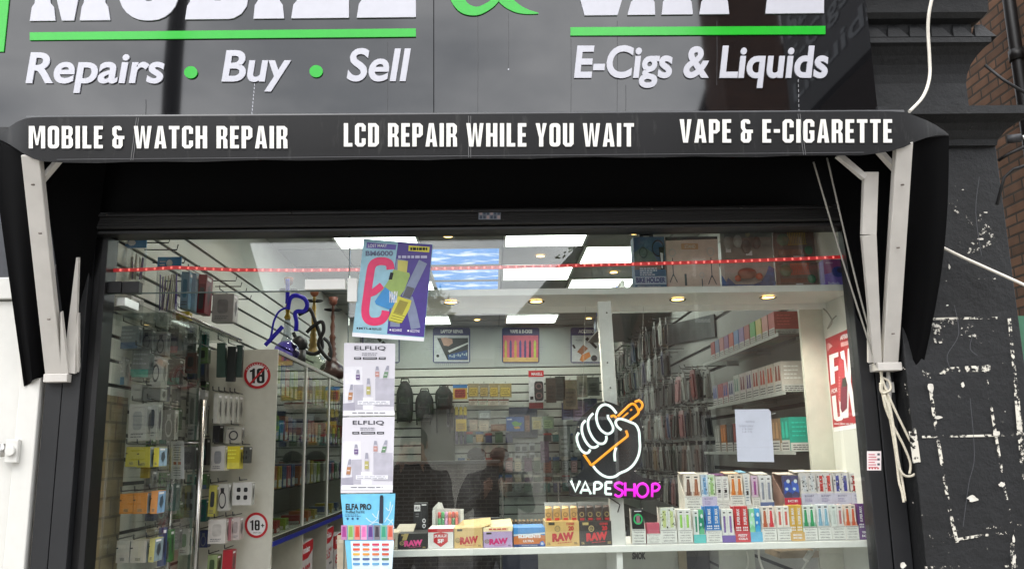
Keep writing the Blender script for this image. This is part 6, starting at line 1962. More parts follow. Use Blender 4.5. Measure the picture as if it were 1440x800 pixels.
picture(0, 'LAPTOP REPAIR', 'laptop')
picture(370, 'VAPE & E-CIGS', 'vapes')
picture(737, 'ACCESSORIES', 'access')
tag(bn.build('picture_banner'), 'long grey banner with printed repair and vape pictures over the back wall', 'banner')

# ------------------------------------------------------------------ goods hanging on the back wall
GB = 'goods hanging on the back wall'
HOOK = mat((70, 72, 74), 0.35, 0.8)
def packet(name, label, px0, px1, py0, py1, Y, rgb, head=None, win=None, group=GB, wall=YB-.016, cat='pack', th=.02, extra=None):
    x0, x1, z0, z1 = fit(px0, py0, px1, py1, Y)
    t = thing(name, label, cat, ((x0+x1)/2, Y+th/2, z0), group)
    b = MB(); b.box(x0, x1, Y, Y+th, z0, z1, mat(rgb, 0.4, var=0.2, scale=25)); b.build('card', t, .001)
    P_ = lambda u, v, w=0.0: Vector((x0+(x1-x0)*u, Y-.0006-w, z1-(z1-z0)*v))
    b = MB()
    if head:
        b.rectP(P_, 0, 0, 1, .22, .0004, mat(head, 0.4))
    if win:
        b.polyP(P_, rr(.12, .3, .88, .9, .1, 3), .001, mat(win, 0.3, var=0.35, scale=60))
        b.lines(P_, .2, .36, .8, .84, 3, .0016, mat(tuple(int(v*.6) for v in win), 0.4), .4)
    if extra:
        extra(b, P_)
    if b.v:
        b.build('print', t)
    h = MB()
    h.tube([((x0+x1)/2, wall, z1+.012), ((x0+x1)/2, Y-.03, z1+.012), ((x0+x1)/2, Y-.034, z1+.02)], .003, HOOK, 6)
    h.build('hook', t)
    return t
def backpack(label, px0, px1, py0, py1, strap):
    Y = 6.86
    x0, x1, z0, z1 = fit(px0, py0, px1, py1, Y)
    xc, hw, H_ = (x0+x1)/2, (x1-x0)/2, z1-z0
    t = thing('backpack', label, 'backpack', (xc, Y, z0), 'backpacks hanging on the back wall')
    m = mat((44, 46, 46), 0.8, var=0.5, scale=22, bump=0.3)
    n, k = 18, 12
    g = []
    for i in range(k+1):
        f = i/k
        w_ = hw*(0.86+0.14*math.sin(f*math.pi))*(1 if f < .6 else math.sqrt(max(.02, 1-((f-.6)/.42)**2)))
        d = .11*(1 if f < .7 else math.sqrt(max(.02, 1-((f-.7)/.33)**2)))*(.8+.2*math.sin(f*3.1))
        g.append([Vector((xc+w_*math.copysign(abs(math.cos(2*math.pi*j/n))**.6, math.cos(2*math.pi*j/n)), Y+.1+d*math.copysign(abs(math.sin(2*math.pi*j/n))**.6, math.sin(2*math.pi*j/n)), z0+H_*.94*f)) for j in range(n)])
    b = MB()
    for i in range(k):
        for j in range(n):
            b.poly([g[i][j], g[i][(j+1) % n], g[i+1][(j+1) % n], g[i+1][j]], m, True)
    b.poly(g[k], m); b.poly(g[0][::-1], m)
    o = b.build('body', t); weld(o)
    MB().box(xc-hw*.62, xc+hw*.62, Y-.045, Y-.005, z0+H_*.06, z0+H_*.42, m).build('front_pocket', t, .012)
    MB().tube([(xc-.05, Y+.12, z0+H_*.9), (xc-.04, Y+.1, z0+H_*.99), (xc+.04, Y+.1, z0+H_*.99), (xc+.05, Y+.12, z0+H_*.9)], .008, BLACK, 6).build('handle', t)
    for s in (-1, 1):
        MB().tube([(xc+s*hw*.5, Y-.0, z0+H_*.5), (xc+s*hw*.75, Y-.02, z0+.02), (xc+s*hw*.72, Y-.01, z0-strap)], .008, BLACK, 6).build('strap', t)
backpack('mottled grey black backpack hanging next to the posters', 556, 580, 531, 592, .02)
backpack('plain rounded black backpack hanging between two others', 583, 609, 545, 591, .05)
backpack('small black backpack with long dangling straps', 611, 636, 540, 574, .28)
def spk(b, P_):
    b.rectP(P_, 0, 0, 1, .2, .0006, RED)
    b.txt(P_, 'MAXELL', .2, .06, .92, .15, .001, PAPER, .02, res=1)
    b.polyP(P_, rr(.36, .34, .96, .96, .12, 3), .001, mat((46, 44, 46), 0.4))
    for v in (.5, .8):
        b.ringP(P_, .66, v, .22, .1, .3, .0016, mat((120, 90, 90), .4), 14)
    b.rectP(P_, .08, .82, .3, .92, .001, INK)
packet('speaker_pack', 'white boxed speaker with a red top on the back wall', 743.5, 765, 521, 565, 6.95, (206, 204, 206), extra=spk)
packet('red_pack', 'small dark red pack below the boxed speaker', 744, 764, 566, 574, 6.95, (120, 40, 44))
packet('toy_pack', 'blue topped toy pack with a yellow middle on the back wall', 637, 657, 541, 561, 6.9, (196, 160, 70), head=(60, 120, 180), win=(150, 60, 50))
for i, (a, b_, c1, c2, lab) in enumerate(((658, 674, (150, 138, 110), (196, 170, 90), 'dull gold packet next to the blue topped toy pack'), (674, 688, (140, 132, 116), (186, 160, 96), 'pale bronze packet, second beside the toy pack'),
                                          (688, 702, (156, 140, 100), (206, 176, 80), 'yellow windowed packet, third beside the toy pack'), (702, 720, (160, 144, 96), (206, 180, 90), 'broad yellow packet at the end of the gold row'))):
    packet('snack_packet', lab, a, b_-.6, 539, 558.5, 6.92, c1, win=c2)
for i, (a, b_, c1, lab) in enumerate(((659, 672, (190, 180, 170), 'short pale pink packet in the row under the gold packets'), (672, 686, (176, 186, 170), 'short pale green packet in the row under the gold packets'), (686, 701, (200, 186, 170), 'short cream packet in the row under the gold packets'), (701, 716, (196, 190, 186), 'short white packet in the row under the gold packets'))):
    packet('small_packet', lab, a, b_-.5, 561, 570, 6.94, c1, head=(150, 80, 60), win=(206, 196, 180))
for i, (x, lab) in enumerate(((640, 'tall purple striped pole pack, the nearest to the backpacks'), (646, 'tall purple striped pole pack, middle of three'), (652, 'tall purple striped pole pack, beside the pale packets'))):
    packet('pole_pack', lab, x, x+4.5, 572, 624, 6.95, (66, 56, 92), head=(190, 170, 80), win=(120, 110, 140))
packet('tape_pack', 'yellow block pack fixed across the purple pole packs', 641, 656, 589, 606, 6.90, (206, 176, 70), win=(186, 150, 60))
packet('cable_pack', 'slim grey pack beside the dangling backpack straps', 628, 633, 572, 600, 6.95, (120, 118, 120), win=(60, 60, 64))
packet('cable_pack', 'slim brown pack next to the purple poles', 633.5, 638, 570, 604, 6.95, (110, 96, 84), win=(50, 46, 46))
for a, b_, y0, y1, c1, c2, lab in ((660, 672, 590, 606, (170, 150, 136), (196, 180, 160), 'tan pack with a pale window in the middle of the back wall'), (673, 690, 577, 588, (140, 146, 146), (190, 196, 196), 'grey card pack in the middle of the back wall'),
                                   (673, 688, 591, 606, (176, 166, 150), (206, 190, 170), 'cream pack under the grey card pack'), (690, 712, 596, 606, (120, 84, 66), (160, 120, 90), 'brown pack beside the blue dinosaur toy pack')):
    packet('mixed_packet', lab, a, b_, y0, y1, 6.94, c1, win=c2)
def dino(b, P_):
    b.rectP(P_, 0, 0, 1, 1, .0006, mat((44, 84, 150), .4, var=.3, scale=20))
    b.polyP(P_, [(.3, .4), (.5, .28), (.75, .42), (.9, .4), (.8, .6), (.5, .66), (.36, .55)], .0012, mat((90, 150, 60), .4))
    b.polyP(P_, [(.4, .7), (.7, .66), (.8, .8), (.5, .84)], .0012, mat((206, 160, 50), .4))
    b.lines(P_, .05, .1, .4, .24, 1, .0012, PAPER, .6)
packet('board_back', 'dark blue display board behind the blue toy pack', 716, 756, 572, 615, 7.03, (38, 48, 74))
packet('toy_pack', 'blue toy pack with a green toy on the back wall', 712, 737, 586, 606, 6.9, (50, 90, 150), extra=dino)
packet('sweet_pack', 'brown framed pack beside the blue toy pack', 738, 745, 584, 607, 6.92, (110, 72, 60), win=(150, 110, 90))
packet('sweet_pack', 'mixed pale pack of small sweets on the back wall', 748, 762, 586, 604, 6.92, (176, 170, 140), win=(196, 180, 120))
packet('sweet_pack', 'green tinted pack of small sweets on the back wall', 763, 779, 585, 603, 6.92, (150, 166, 146), win=(170, 190, 150))
for i, (a, y, lab) in enumerate(((724, 624, 'small framed card in the upper row, nearest the dark caps'), (733, 624, 'small framed card in the upper row, middle'), (744, 623, 'small framed card in the upper row, end'), (724, 637, 'small framed card in the lower row, nearest the dark caps'), (733, 637, 'small framed card in the lower row, middle'), (744, 636, 'small framed card in the lower row, end'))):
    packet('card_frame', lab, a, a+8.5, y, y+11, 6.95, (176, 178, 180), win=(90, 92, 96))
for a, b_, y0, y1, lab in ((655, 685, 625, 642, 'black knitted cap on the back wall, nearest the brick counter'), (687, 718, 625, 642, 'black knitted cap beside the small framed cards')):
    x0, x1, z0, z1 = fit(a, y0, b_, y1, 6.9)
    t = thing('cap', lab, 'cap', ((x0+x1)/2, 6.95, z0), 'black caps on the back wall')
    MB().ball(((x0+x1)/2, 6.95, z0+.02), (x1-x0)*.45, mat((28, 28, 30), .9), 8, (1, .7, .8)).build('crown', t)
    MB().box(x0+.02, x1-.02, 6.80, 6.94, z0, z0+.015, mat((28, 28, 30), .9)).build('peak', t, .004)
for i, (a, b_, y0, y1, c1, lab) in enumerate(((768, 782, 531, 566, (70, 60, 52), 'dark brown bag beside the boxed speaker'), (781, 795, 529, 562, (52, 56, 50), 'dark green bag hanging behind the brown bag'), (792, 812, 534, 575, (112, 100, 80), 'khaki bag hanging on the back wall'), (812, 826, 528, 558, (120, 116, 104), 'beige bag next to the khaki one'), (826, 843, 530, 556, (84, 84, 80), 'grey bag in the far corner by the wooden post'))):
    packet('hanging_bag', lab, a, b_, y0, y1, 6.8, c1, th=.06, win=tuple(int(v*.8) for v in c1))
for i, (a, b_, y0, y1, c1, lab) in enumerate(((790, 806, 566, 590, (70, 76, 110), 'blue purple pack under the khaki bag'), (806, 822, 563, 592, (120, 100, 130), 'mauve pack under the beige bag'), (822, 840, 560, 588, (60, 66, 100), 'navy pack in the far corner'), (786, 802, 600, 640, (120, 124, 120), 'tall grey pack near the far corner'), (806, 822, 598, 640, (150, 152, 146), 'tall pale pack near the far corner'), (760, 772, 620, 650, (90, 70, 90), 'dark purple pack low on the back wall'))):
    packet('corner_pack', lab, a, b_, y0, y1, 6.85, c1, win=tuple(min(255, int(v*1.25)) for v in c1))

x0, x1, z0, z1 = fit(592, 574, 640, 760, YB-.03)
t = thing('added_back_door', 'plain olive grey door added in the back wall to show up mirrored silhouettes', 'door', ((x0+x1)/2, YB-.03, 0))  # olive door added so the mirrored dark figures stand out
MB().box(x0, x1, YB-.045, YB-.0165, .01, z1, mat((92, 94, 82), .5, var=.1)).build('leaf', t, .003)
MB().tube([(x1-.07, YB-.045, 1.05), (x1-.07, YB-.09, 1.05), (x1-.17, YB-.09, 1.05)], .008, CHROME, 8).build('handle', t)
DC = (('dull green', (70, 84, 66)), ('brown', (84, 66, 54)), ('charcoal', (52, 52, 54)), ('cream', (160, 150, 130)), ('navy', (46, 50, 78)), ('rust', (116, 70, 54)), ('grey', (108, 110, 108)), ('plum', (80, 52, 74)), ('teal', (50, 86, 84)), ('pale pink', (160, 130, 126)), ('ochre', (140, 112, 60)))
rr2 = random.Random(31)
for r_, (ya, yb_, nm) in enumerate(((608, 622, 'upper'), (643, 664, 'middle'), (668, 692, 'lower'))):
    for k in range(15):
        xa = 643+k*13.4+rr2.uniform(-1, 1)
        if r_ == 0 and not (655 < xa < 715 or xa > 758):
            continue
        n_, c_ = DC[(k*5+r_*3+rr2.randrange(4)) % len(DC)]
        packet('small_packet', '%s packet, %s in the %s dense row on the back wall' % (n_, ('first', 'second', 'third', 'fourth', 'fifth', 'sixth', 'seventh', 'eighth', 'ninth', 'tenth', 'eleventh', 'twelfth', 'thirteenth', 'fourteenth', 'last')[k], nm), xa, xa+rr2.uniform(9, 12), ya+rr2.uniform(-1.5, 1.5), yb_+rr2.uniform(-2, 1), 6.93-.02*rr2.random(), c_, head=rr2.choice((None, (150, 60, 54), (190, 186, 170), (60, 90, 130))), win=tuple(min(255, int(v*1.35)) for v in c_))
# ------------------------------------------------------------------ counters in the middle of the shop
BKI = brick_mat('brick_wallpaper', 'XZ', (60, 46, 42), (52, 40, 36), (84, 76, 70), .11, .037, .005, .2)
t = thing('brick_counter', 'low counter faced with red brick wallpaper at the back of the shop', 'counter', (-.45, 5.6, 0))
x0, x1 = at(548, 700, 5.6).x, at(702, 700, 5.6).x
zt_ = at(640, 652, 5.6).z
MB().box(x0, x1, 5.6, 6.2, .006, zt_, BKI).build('front', t)
MB().box(x0-.02, x1+.02, 5.57, 6.22, zt_+.001, zt_+.03, mat((60, 60, 62), .4)).build('counter_top', t, .003)
t = thing('glass_counter', 'dark blue glass counter standing behind the rolling paper boxes', 'counter', (.6, 4.6, 0))
gx0, gx1, gy0, gy1 = at(706, 700, 3.9).x, 1.2, 3.9, 5.4
gz = at(760, 679, 3.9).z
MB().box(gx0, gx1, gy0, gy1, .006, .85, mat((44, 52, 76), .4)).build('base', t)
MB().box(gx0+.02, gx1-.02, gy0+.01, gy1-.01, .852, .87, mat((80, 84, 96), .4)).build('shelf', t)
fr = MB()
for x in (gx0, gx0+.45, gx1-.012):
    fr.box(x, x+.012, gy0, gy0+.012, .872, gz, CHROME)
    fr.box(x, x+.012, gy1-.012, gy1, .872, gz, CHROME)
fr.box(gx0, gx1, gy0, gy0+.012, gz+.0005, gz+.012, CHROME); fr.box(gx0, gx0+.012, gy0+.0125, gy1, gz+.0005, gz+.012, CHROME)
fr.build('frame', t)
g_ = MB(); g_.box(gx0+.013, gx1, gy0+.002, gy0+.006, .875, gz-.001, CLEAR); g_.box(gx0+.013, gx1, gy0+.013, gy1, gz+.002, gz+.008, CLEAR); g_.build('pane', t)
r2 = random.Random(12)
for i in range(9):
    x = gx0+.1+i*.12
    if x < gx1-.1:
        h_ = r2.uniform(.05, .12)
        c_ = r2.choice(((60, 90, 150), (150, 150, 156), (60, 60, 66), (120, 60, 90), (70, 120, 140)))
        b = MB(); b.box(x, x+.08, gy0+.12, gy0+.2, .8705, .8705+h_, mat(c_, .4)); b.rectP(lambda u, v, w=0.0: Vector((x+.08*u, gy0+.119-w, .8705+h_*(1-v))), .15, .3, .85, .6, 0, PAPER)
        tag(b.build('phone_box'), '%s phone box in the glass counter, %s along' % ({60: 'dark', 150: 'grey', 120: 'plum', 70: 'teal'}[c_[0]] if c_ != (60, 90, 150) else 'blue', ('first', 'second', 'third', 'fourth', 'fifth', 'sixth', 'seventh', 'eighth', 'ninth')[i]), 'box', 'phone boxes in the glass counter')

# ------------------------------------------------------------------ right wall: vape shelves close to the window
XS = 1.30
def wall_shelf(y0, y1, z, label):
    t = thing('wall_shelf', label, 'shelf', (1.4, (y0+y1)/2, z), 'clear shelves of the slatted vape wall')
    MB().box(XS-.004, XR-.017, y0, y1, z-.005, z, CLEAR).build('board', t)
    MB().box(XS-.008, XS-.0045, y0, y1, z-.012, z+.004, mat((186, 190, 186), .3)).build('front_lip', t)
    for y in (y0+.1, (y0+y1)/2, y1-.1):
        MB().box(XR-.09, XR-.017, y-.002, y+.002, z-.02, z-.0055, mat((150, 154, 152), .3)).build('bracket', t)
    return t
S1Z, S2Z, S3Z = atx(1095, 469, XS).z, atx(1103, 551, XS).z, atx(1108, 635, XS).z
wall_shelf(.60, 2.0, S1Z, 'uppermost clear vape shelf on the slatted wall')
wall_shelf(.57, 1.95, S2Z, 'middle clear vape shelf on the slatted wall')
wall_shelf(.50, 2.1, S3Z, 'lowest clear vape shelf on the slatted wall, behind the paper sheet')
ORD = ('first', 'second', 'third', 'fourth', 'fifth', 'sixth', 'seventh', 'eighth', 'ninth', 'tenth', 'eleventh', 'twelfth', 'thirteenth', 'fourteenth')
def shelf_box(y, dy, z, h, rgb, label, group, dev=None, front=True):
    x0, x1 = XS+.004, XS+.12
    t = thing('vape_carton', label, 'carton', (XS+.07, y, z), group)
    b = MB(); b.box(x0, x1, y-dy/2, y+dy/2, z+.0006, z+h, mat(rgb, .45)); b.build('carton', t)
    Ps = lambda u, v, w=0.0: Vector((x0-.0005-w, y+dy/2-dy*u, z+h-h*v))
    Pf = lambda u, v, w=0.0: Vector((x0+(x1-x0)*u, y-dy/2-.0005-w, z+h-h*v))
    b = MB()
    b.rectP(Ps, 0.02, .66, .98, .99, .0004, VIN); b.lines(Ps, .1, .7, .9, .96, 3, .0008, TXT, .4, .1)
    if dev:
        for k in range(2):
            b.polyP(Ps, [(.12+k*.42, .6), (.2+k*.42, .12), (.36+k*.42, .12), (.44+k*.42, .6)], .0006, mat(dev, .4))
    if front:
        b.rectP(Pf, 0.01, .74, .99, .99, .0004, VIN); b.lines(Pf, .1, .78, .9, .96, 3, .0008, TXT, .4, .1)
        b.lines(Pf, .1, .1, .8, .6, 4, .0006, mat(tuple(min(255, int(v*1.25)) for v in rgb), .4), .3)
    b.build('front_label', t)
cols1 = [('salmon red', (190, 92, 84)), ('pale pink', (206, 150, 140)), ('pale yellow', (206, 196, 120)), ('bright green', (110, 180, 110)), ('dull rose', (176, 110, 110)), ('lilac', (150, 130, 176)), ('pale blue', (120, 150, 196)), ('coral', (200, 110, 96)), ('mauve', (150, 110, 150)), ('dusty pink', (190, 130, 130)), ('grey blue', (120, 130, 160)), ('brick red', (170, 80, 76))]
for i, (n_, c_) in enumerate(cols1):
    shelf_box(.715+i*.098, .085, S1Z, .11, c_, '%s vape carton on the uppermost vape shelf, %s from the window' % (n_, ORD[i]), 'vape cartons on the uppermost wall shelf')
cols2 = [('white and brown', (216, 208, 200), (150, 80, 60)), ('white and orange', (216, 208, 196), (206, 90, 60)), ('white and coral', (214, 204, 196), (200, 84, 66)), ('white and brick', (214, 206, 200), (170, 70, 54)), ('cream and violet', (206, 200, 200), (90, 70, 130)), ('cream and plum', (206, 196, 196), (120, 60, 70)), ('white and mint', (200, 206, 200), (110, 150, 140)), ('pale and navy', (190, 190, 200), (60, 66, 120)), ('pink and blue', (190, 140, 150), (70, 80, 160)), ('rose and red', (176, 110, 116), (160, 60, 70)), ('grey and blue', (160, 160, 176), (80, 100, 170)), ('dark and red', (90, 70, 76), (160, 50, 60))]
for i, (n_, c_, d_) in enumerate(cols2[:11]):
    shelf_box(.68+i*.112, .098, S2Z, .14 if i < 7 else .12, c_, '%s vape carton on the middle vape shelf, %s from the window' % (n_, ORD[i]), 'vape cartons on the middle wall shelf', d_)
cols3 = [('teal and white', (40, 160, 140)), ('tan', (150, 120, 90)), ('rust brown', (140, 90, 70)), ('pale teal', (90, 140, 140)), ('ochre', (176, 140, 80)), ('grey brown', (120, 110, 100)), ('dull red', (140, 70, 66)), ('dark grey', (80, 82, 84)), ('orange brown', (176, 110, 60)), ('pale grey', (150, 150, 146))]
for i, (n_, c_) in enumerate(cols3):
    shelf_box(.64+i*.13, .11, S3Z, .15, c_, '%s vape carton on the lowest vape shelf, %s from the window' % (n_, ORD[i]), 'vape cartons on the lowest wall shelf', tuple(min(255, int(v*1.3)) for v in c_))
b = MB(); b.box(XS-.02, XR-.02, .75, 2.7, 1.42, 1.436, mat((60, 62, 64), .3)); b.box(XS-.02, XR-.02, .75, .76, 1.3, 1.419, mat((90, 92, 92), .3))
tag(b.build('lower_wall_shelf'), 'long dark shelf with a thick edge below the vape shelves', 'shelf')

# ------------------------------------------------------------------ right wall: rows of phone cases on hooks
CASEC = [('black', (34, 34, 36)), ('black', (34, 34, 36)), ('dark grey', (66, 68, 68)), ('grey', (112, 114, 112)), ('clear', (150, 152, 146)), ('brown', (92, 66, 54)), ('red', (130, 50, 52)), ('dark blue', (40, 46, 70)), ('black', (34, 34, 36)), ('grey', (112, 114, 112)), ('clear', (150, 152, 146)), ('dark grey', (66, 68, 68)), ('dark green', (50, 66, 58)), ('black', (34, 34, 36)), ('dark grey', (66, 68, 68)), ('clear', (150, 152, 146)), ('white', (186, 188, 184)), ('clear', (168, 170, 166)), ('tan', (130, 112, 92)), ('blue', (70, 84, 116)), ('pink', (150, 104, 106))]
_case = {}
def case_mesh(cn, c_):
    if cn in _case:
        return _case[cn]
    pc = MB()
    m = mat(c_, .35, var=.2, scale=20)
    pc.box(-.006, .0, -.052, .052, .0, .185, mat(tuple(int(v*.5+90) for v in c_) if cn != 'black' else (84, 84, 84), .45, var=.2, scale=25))
    pc.box(-.006, .0, -.014, .014, .1851, .215, mat((150, 150, 146), .5))
    cs = MB()
    pts = rr(-.038, .012, .038, .160, .012, 3)
    cs.poly([Vector((-.0155, y, z)) for y, z in pts], m)
    for i in range(len(pts)):
        a, b = pts[i], pts[(i+1) % len(pts)]
        cs.poly([Vector((-.0065, *a)), Vector((-.0065, *b)), Vector((-.0155, *b)), Vector((-.0155, *a))], m)
    for k in range(2):
        cs.poly([Vector((-.016, .006+.018*math.cos(a)*.45+k*.016, .14+.007*math.sin(a))) for a in [i*math.pi/4 for i in range(8)]], INK)
    def me(b, n):
        d = bpy.data.meshes.new(n); d.from_pydata([v for v in b.v], [], b.f)
        for mm in b.ml: d.materials.append(mm)
        d.polygons.foreach_set('material_index', b.m); d.update(); return d
    _case[cn] = (me(pc, 'case_card'), me(cs, 'phone_case'))
    return _case[cn]
r2 = random.Random(21)
ROWN = ('top', 'second', 'third', 'fourth', 'fifth', 'sixth')
hookm = bpy.data.meshes.new('hook')
hk_ = MB().tube([(.0, 0, 0), (-.235, 0, 0), (-.24, 0, .018)], .003, HOOK, 6)
hookm.from_pydata(hk_.v, [], hk_.f); hookm.materials.append(HOOK); hookm.update()
ncase = 0
for r_ in range(6):
    ztop = 2.60-.235*r_
    y = 2.25 if r_ > 1 else 3.3
    if r_ == 5:
        y = 2.6
    while y < 6.6:
        k = r2.choice((2, 3, 3)) if y < 4.6 else 2
        for i in range(k):
            cn, c_ = r2.choice(CASEC)
            x = XR-.05-.045*i-r2.uniform(0, .012)-(.06 if k == 3 else .09)
            cd_m, ph_m = case_mesh(cn, c_)
            t = thing('phone_case_packet', '%s phone case packet hanging in the %s row of the case wall' % (cn, ROWN[r_]), 'phone case', (x, y, ztop-.22), 'phone case packets hanging on hooks')
            t.rotation_euler = (r2.uniform(-.02, .02), r2.uniform(-.08, .08), r2.uniform(-.12, .12))
            for nm, md in (('card', cd_m), ('case', ph_m)):
                o = bpy.data.objects.new(nm, md); COL.objects.link(o); o.parent = t
            if i == 0:
                o = bpy.data.objects.new('hook', hookm); COL.objects.link(o); o.parent = t
                o.location = (XR-.02-x, .0, .208)
            ncase += 1
        y += r2.uniform(.21, .28)
# black graphic boards and bottles above the cases
b = MB()
gm = mat((62, 64, 64), .5, var=.6, scale=7)
b.hexa([(XR-.02, 2.35, 2.32), (XR-.02, 6.3, 2.66), (XR-.02, 6.3, 2.86), (XR-.02, 2.35, 2.47)], [(XR-.03, 2.35, 2.32), (XR-.03, 6.3, 2.66), (XR-.03, 6.3, 2.86), (XR-.03, 2.35, 2.47)], gm)
tag(b.build('graphic_board'), 'dark grey printed board slanting along the wall above the phone cases', 'board')
t = thing('bottle_shelf', 'high shelf with bottles close to the ceiling behind the wooden post', 'shelf', (1.25, 4.6, 2.72))
MB().box(1.0, XR-.02, 3.7, 5.6, 2.70, 2.715, mat((140, 140, 134), .5)).build('board', t)
for i in range(15):
    c_, n_ = ((206, 206, 200), 'white') if i % 3 == 0 else ((50, 52, 56), 'black') if i % 3 == 1 else ((80, 100, 150), 'blue')
    y = 3.78+i*.12
    o = MB().lathe([(.001, 0), (.04, 0), (.042, .02), (.042, .19), (.02, .23), (.018, .27), (.001, .272)], (1.1, y, 2.7155), mat(c_, .3, var=.2), 12).build('bottle')
    tag(o, '%s bottle on the high shelf, %s from the window' % (n_, ORD[i] if i < 14 else 'last'), 'bottle', 'bottles on the high shelf')
# low dark things under the case rows
t = thing('storage_cabinet', 'low dark storage cabinet under the phone cases', 'cabinet', (1.3, 4.8, 0))
MB().box(1.2, XR-.02, 2.9, 6.6, .006, 1.02, mat((52, 52, 54), .5)).build('body', t, .004)
for i in range(5):
    MB().box(1.188, 1.199, 2.95+i*.73, 3.62+i*.73, .1, .95, mat((66, 66, 68), .4)).build('door', t, .003)
# ------------------------------------------------------------------ glass cabinet on the left with hookahs on top
CY0, CY1 = 1.24, 3.6
CX = -1.10
CZT, CZB = 2.145, 1.185
cbm = mat((204, 204, 194), .5, var=.05)
ct = thing('glass_cabinet', 'white glass fronted cabinet along the wall with open compartments below', 'cabinet', ((XL+CX)/2, (CY0+CY1)/2, 0))
MB().box(XL+.017, CX, CY0, CY0+.02, .006, CZT, cbm).build('end_panel', ct, .001)
MB().box(XL+.017, CX, CY1-.02, CY1, .006, CZT, cbm).build('end_panel', ct, .001)
MB().box(XL+.017, CX, CY0+.0205, CY1-.0205, CZT-.02, CZT, mat((170, 172, 166), .25)).build('cabinet_top', ct, .001)
MB().box(XL+.017, CX, CY0+.0205, CY1-.0205, CZB, CZB+.018, cbm).build('deck', ct)
MB().box(CX+.0005, CX+.006, CY0+.02, CY1, CZB-.022, CZB+.002, mat((40, 50, 150), .3)).build('blue_trim', ct)
MB().box(CX+.0005, CX+.004, CY0+.02, CY1, CZB+.003, CZB+.022, CHROME).build('track', ct)
MB().box(XL+.017, XL+.022, CY0+.021, CY1-.021, CZB+.02, CZT-.021, mat((150, 150, 146), .5)).build('back_panel', ct)
zsh = [CZB+.25, CZB+.50, CZB+.74]
for z in zsh:
    MB().box(XL+.025, CX-.03, CY0+.022, CY1-.022, z-.006, z, CLEAR).build('glass_shelf', ct)
ys = [CY0+.022, 1.98, 2.72, CY1-.022]
for a, b_ in zip(ys, ys[1:]):
    p = MB(); p.box(CX-.012, CX-.007, a+.02, b_-.02, CZB+.024, CZT-.022, CLEAR); po = p.build('glass_door', ct)
    f = MB()
    f.box(CX-.016, CX-.003, b_-.02, b_+.012, CZB+.02, CZT-.0205, SHW)
    f.build('door_frame', ct)
for y in ys[1:]:
    MB().box(XL+.03, CX-.002, y-.008, y+.008, .02, CZB-.023, cbm).build('divider', ct)
MB().box(XL+.03, CX-.002, CY0+.021, CY1-.021, .1, .118, cbm).build('bottom_shelf', ct)
cabc = [('pink', (190, 96, 110)), ('lime', (150, 176, 60)), ('yellow', (196, 176, 70)), ('purple', (110, 80, 140)), ('green', (60, 130, 90)), ('red', (170, 60, 60)), ('blue', (70, 100, 150)), ('pale', (190, 190, 184)), ('orange', (196, 120, 70))]
r2 = random.Random(5)
SHN = ('lower', 'middle', 'upper')
for s, z in enumerate([CZB+.018]+zsh):
    y = CY0+.10
    i = 0
    nm = ('bottom deck', 'lower shelf', 'middle shelf', 'upper shelf')[s]
    while y < CY1-.15:
        if not (abs(y-1.98) < .06 or abs(y-2.72) < .06):
            n_, c_ = cabc[(i*4+s*2+r2.randrange(3)) % len(cabc)]
            hh = (.06 if s == 0 else .13 if s < 3 else .17)*r2.uniform(.85, 1.1)
            dy = .075
            x1 = CX-.05
            b = MB(); b.box(x1-.12, x1, y, y+dy, z+.0008, z+hh, mat(c_, .4, var=.15))
            Ps = lambda u, v, w=0.0: Vector((x1+.0005+w, y+dy*u, z+hh-hh*v))
            b.rectP(Ps, .08, .62, .92, .94, .0003, VIN); b.polyP(Ps, [(.35, .55), (.4, .1), (.6, .1), (.65, .55)], .0003, mat(tuple(int(v*.6) for v in c_), .4))
            Pf = lambda u, v, w=0.0: Vector((x1-.12+.12*u, y-.0005-w, z+hh-hh*v))
            b.rectP(Pf, .1, .64, .9, .94, .0003, VIN)
            tag(b.build('cabinet_carton'), '%s carton in the glass cabinet on the %s, %s from the end panel' % (n_, nm, ORD[i] if i < 14 else 'deep %s' % ORD[i-14]), 'carton', 'cartons in the glass cabinet')
            i += 1
        y += .105 if s else .2
for k, (y0, y1, x1, z1, lab, w_) in enumerate(((2.04, 2.36, CX-.02, 1.10, 'white and red boxed item under the glass cabinet, nearest the end panel', 'X8"'), (2.76, 3.06, CX-.02, 1.12, 'white and red boxed item with two red bands under the glass cabinet', '6.5"'), (3.12, 3.42, CX-.02, 1.05, 'white and red boxed item deepest under the glass cabinet', '8"'))):
    t = thing('speaker_box', lab, 'box', (x1-.15, (y0+y1)/2, .118), 'boxed speakers under the glass cabinet')
    MB().box(x1-.28, x1, y0, y1, .1185, z1, mat((206, 200, 200), .45)).build('carton', t, .001)
    Ps = lambda u, v, w=0.0: Vector((x1+.0006+w, y0+(y1-y0)*u, z1-.5*v))
    b = MB()
    b.polyP(Ps, [(0, .02), (0, .2), (.55, .2), (1, .12), (1, .0)], .0004, RED)
    b.txt(Ps, 'miso', .12, .05, .72, .13, .001, PAPER, .03)
    b.txt(Ps, w_, .1, .27, .75, .4, .001, RED, .02)
    b.lines(Ps, .5, .44, .9, .5, 1, .001, TXT, .5)
    b.polyP(Ps, rr(.2, .58, .85, .8, .06, 4), .001, mat((60, 56, 60), .4)); b.ringP(Ps, .52, .68, .14, .07, .3, .0014, VIN, 14)
    b.rectP(Ps, 0, .86, 1, 1, .0006, RED)
    Pf = lambda u, v, w=0.0: Vector((x1-.28+.28*u, y0-.0006-w, z1-.5*v))
    b.rectP(Pf, 0, .02, 1, .18, .0004, RED); b.txt(Pf, 'miso', .2, .06, .8, .14, .001, PAPER, .03)
    b.build('print', t)
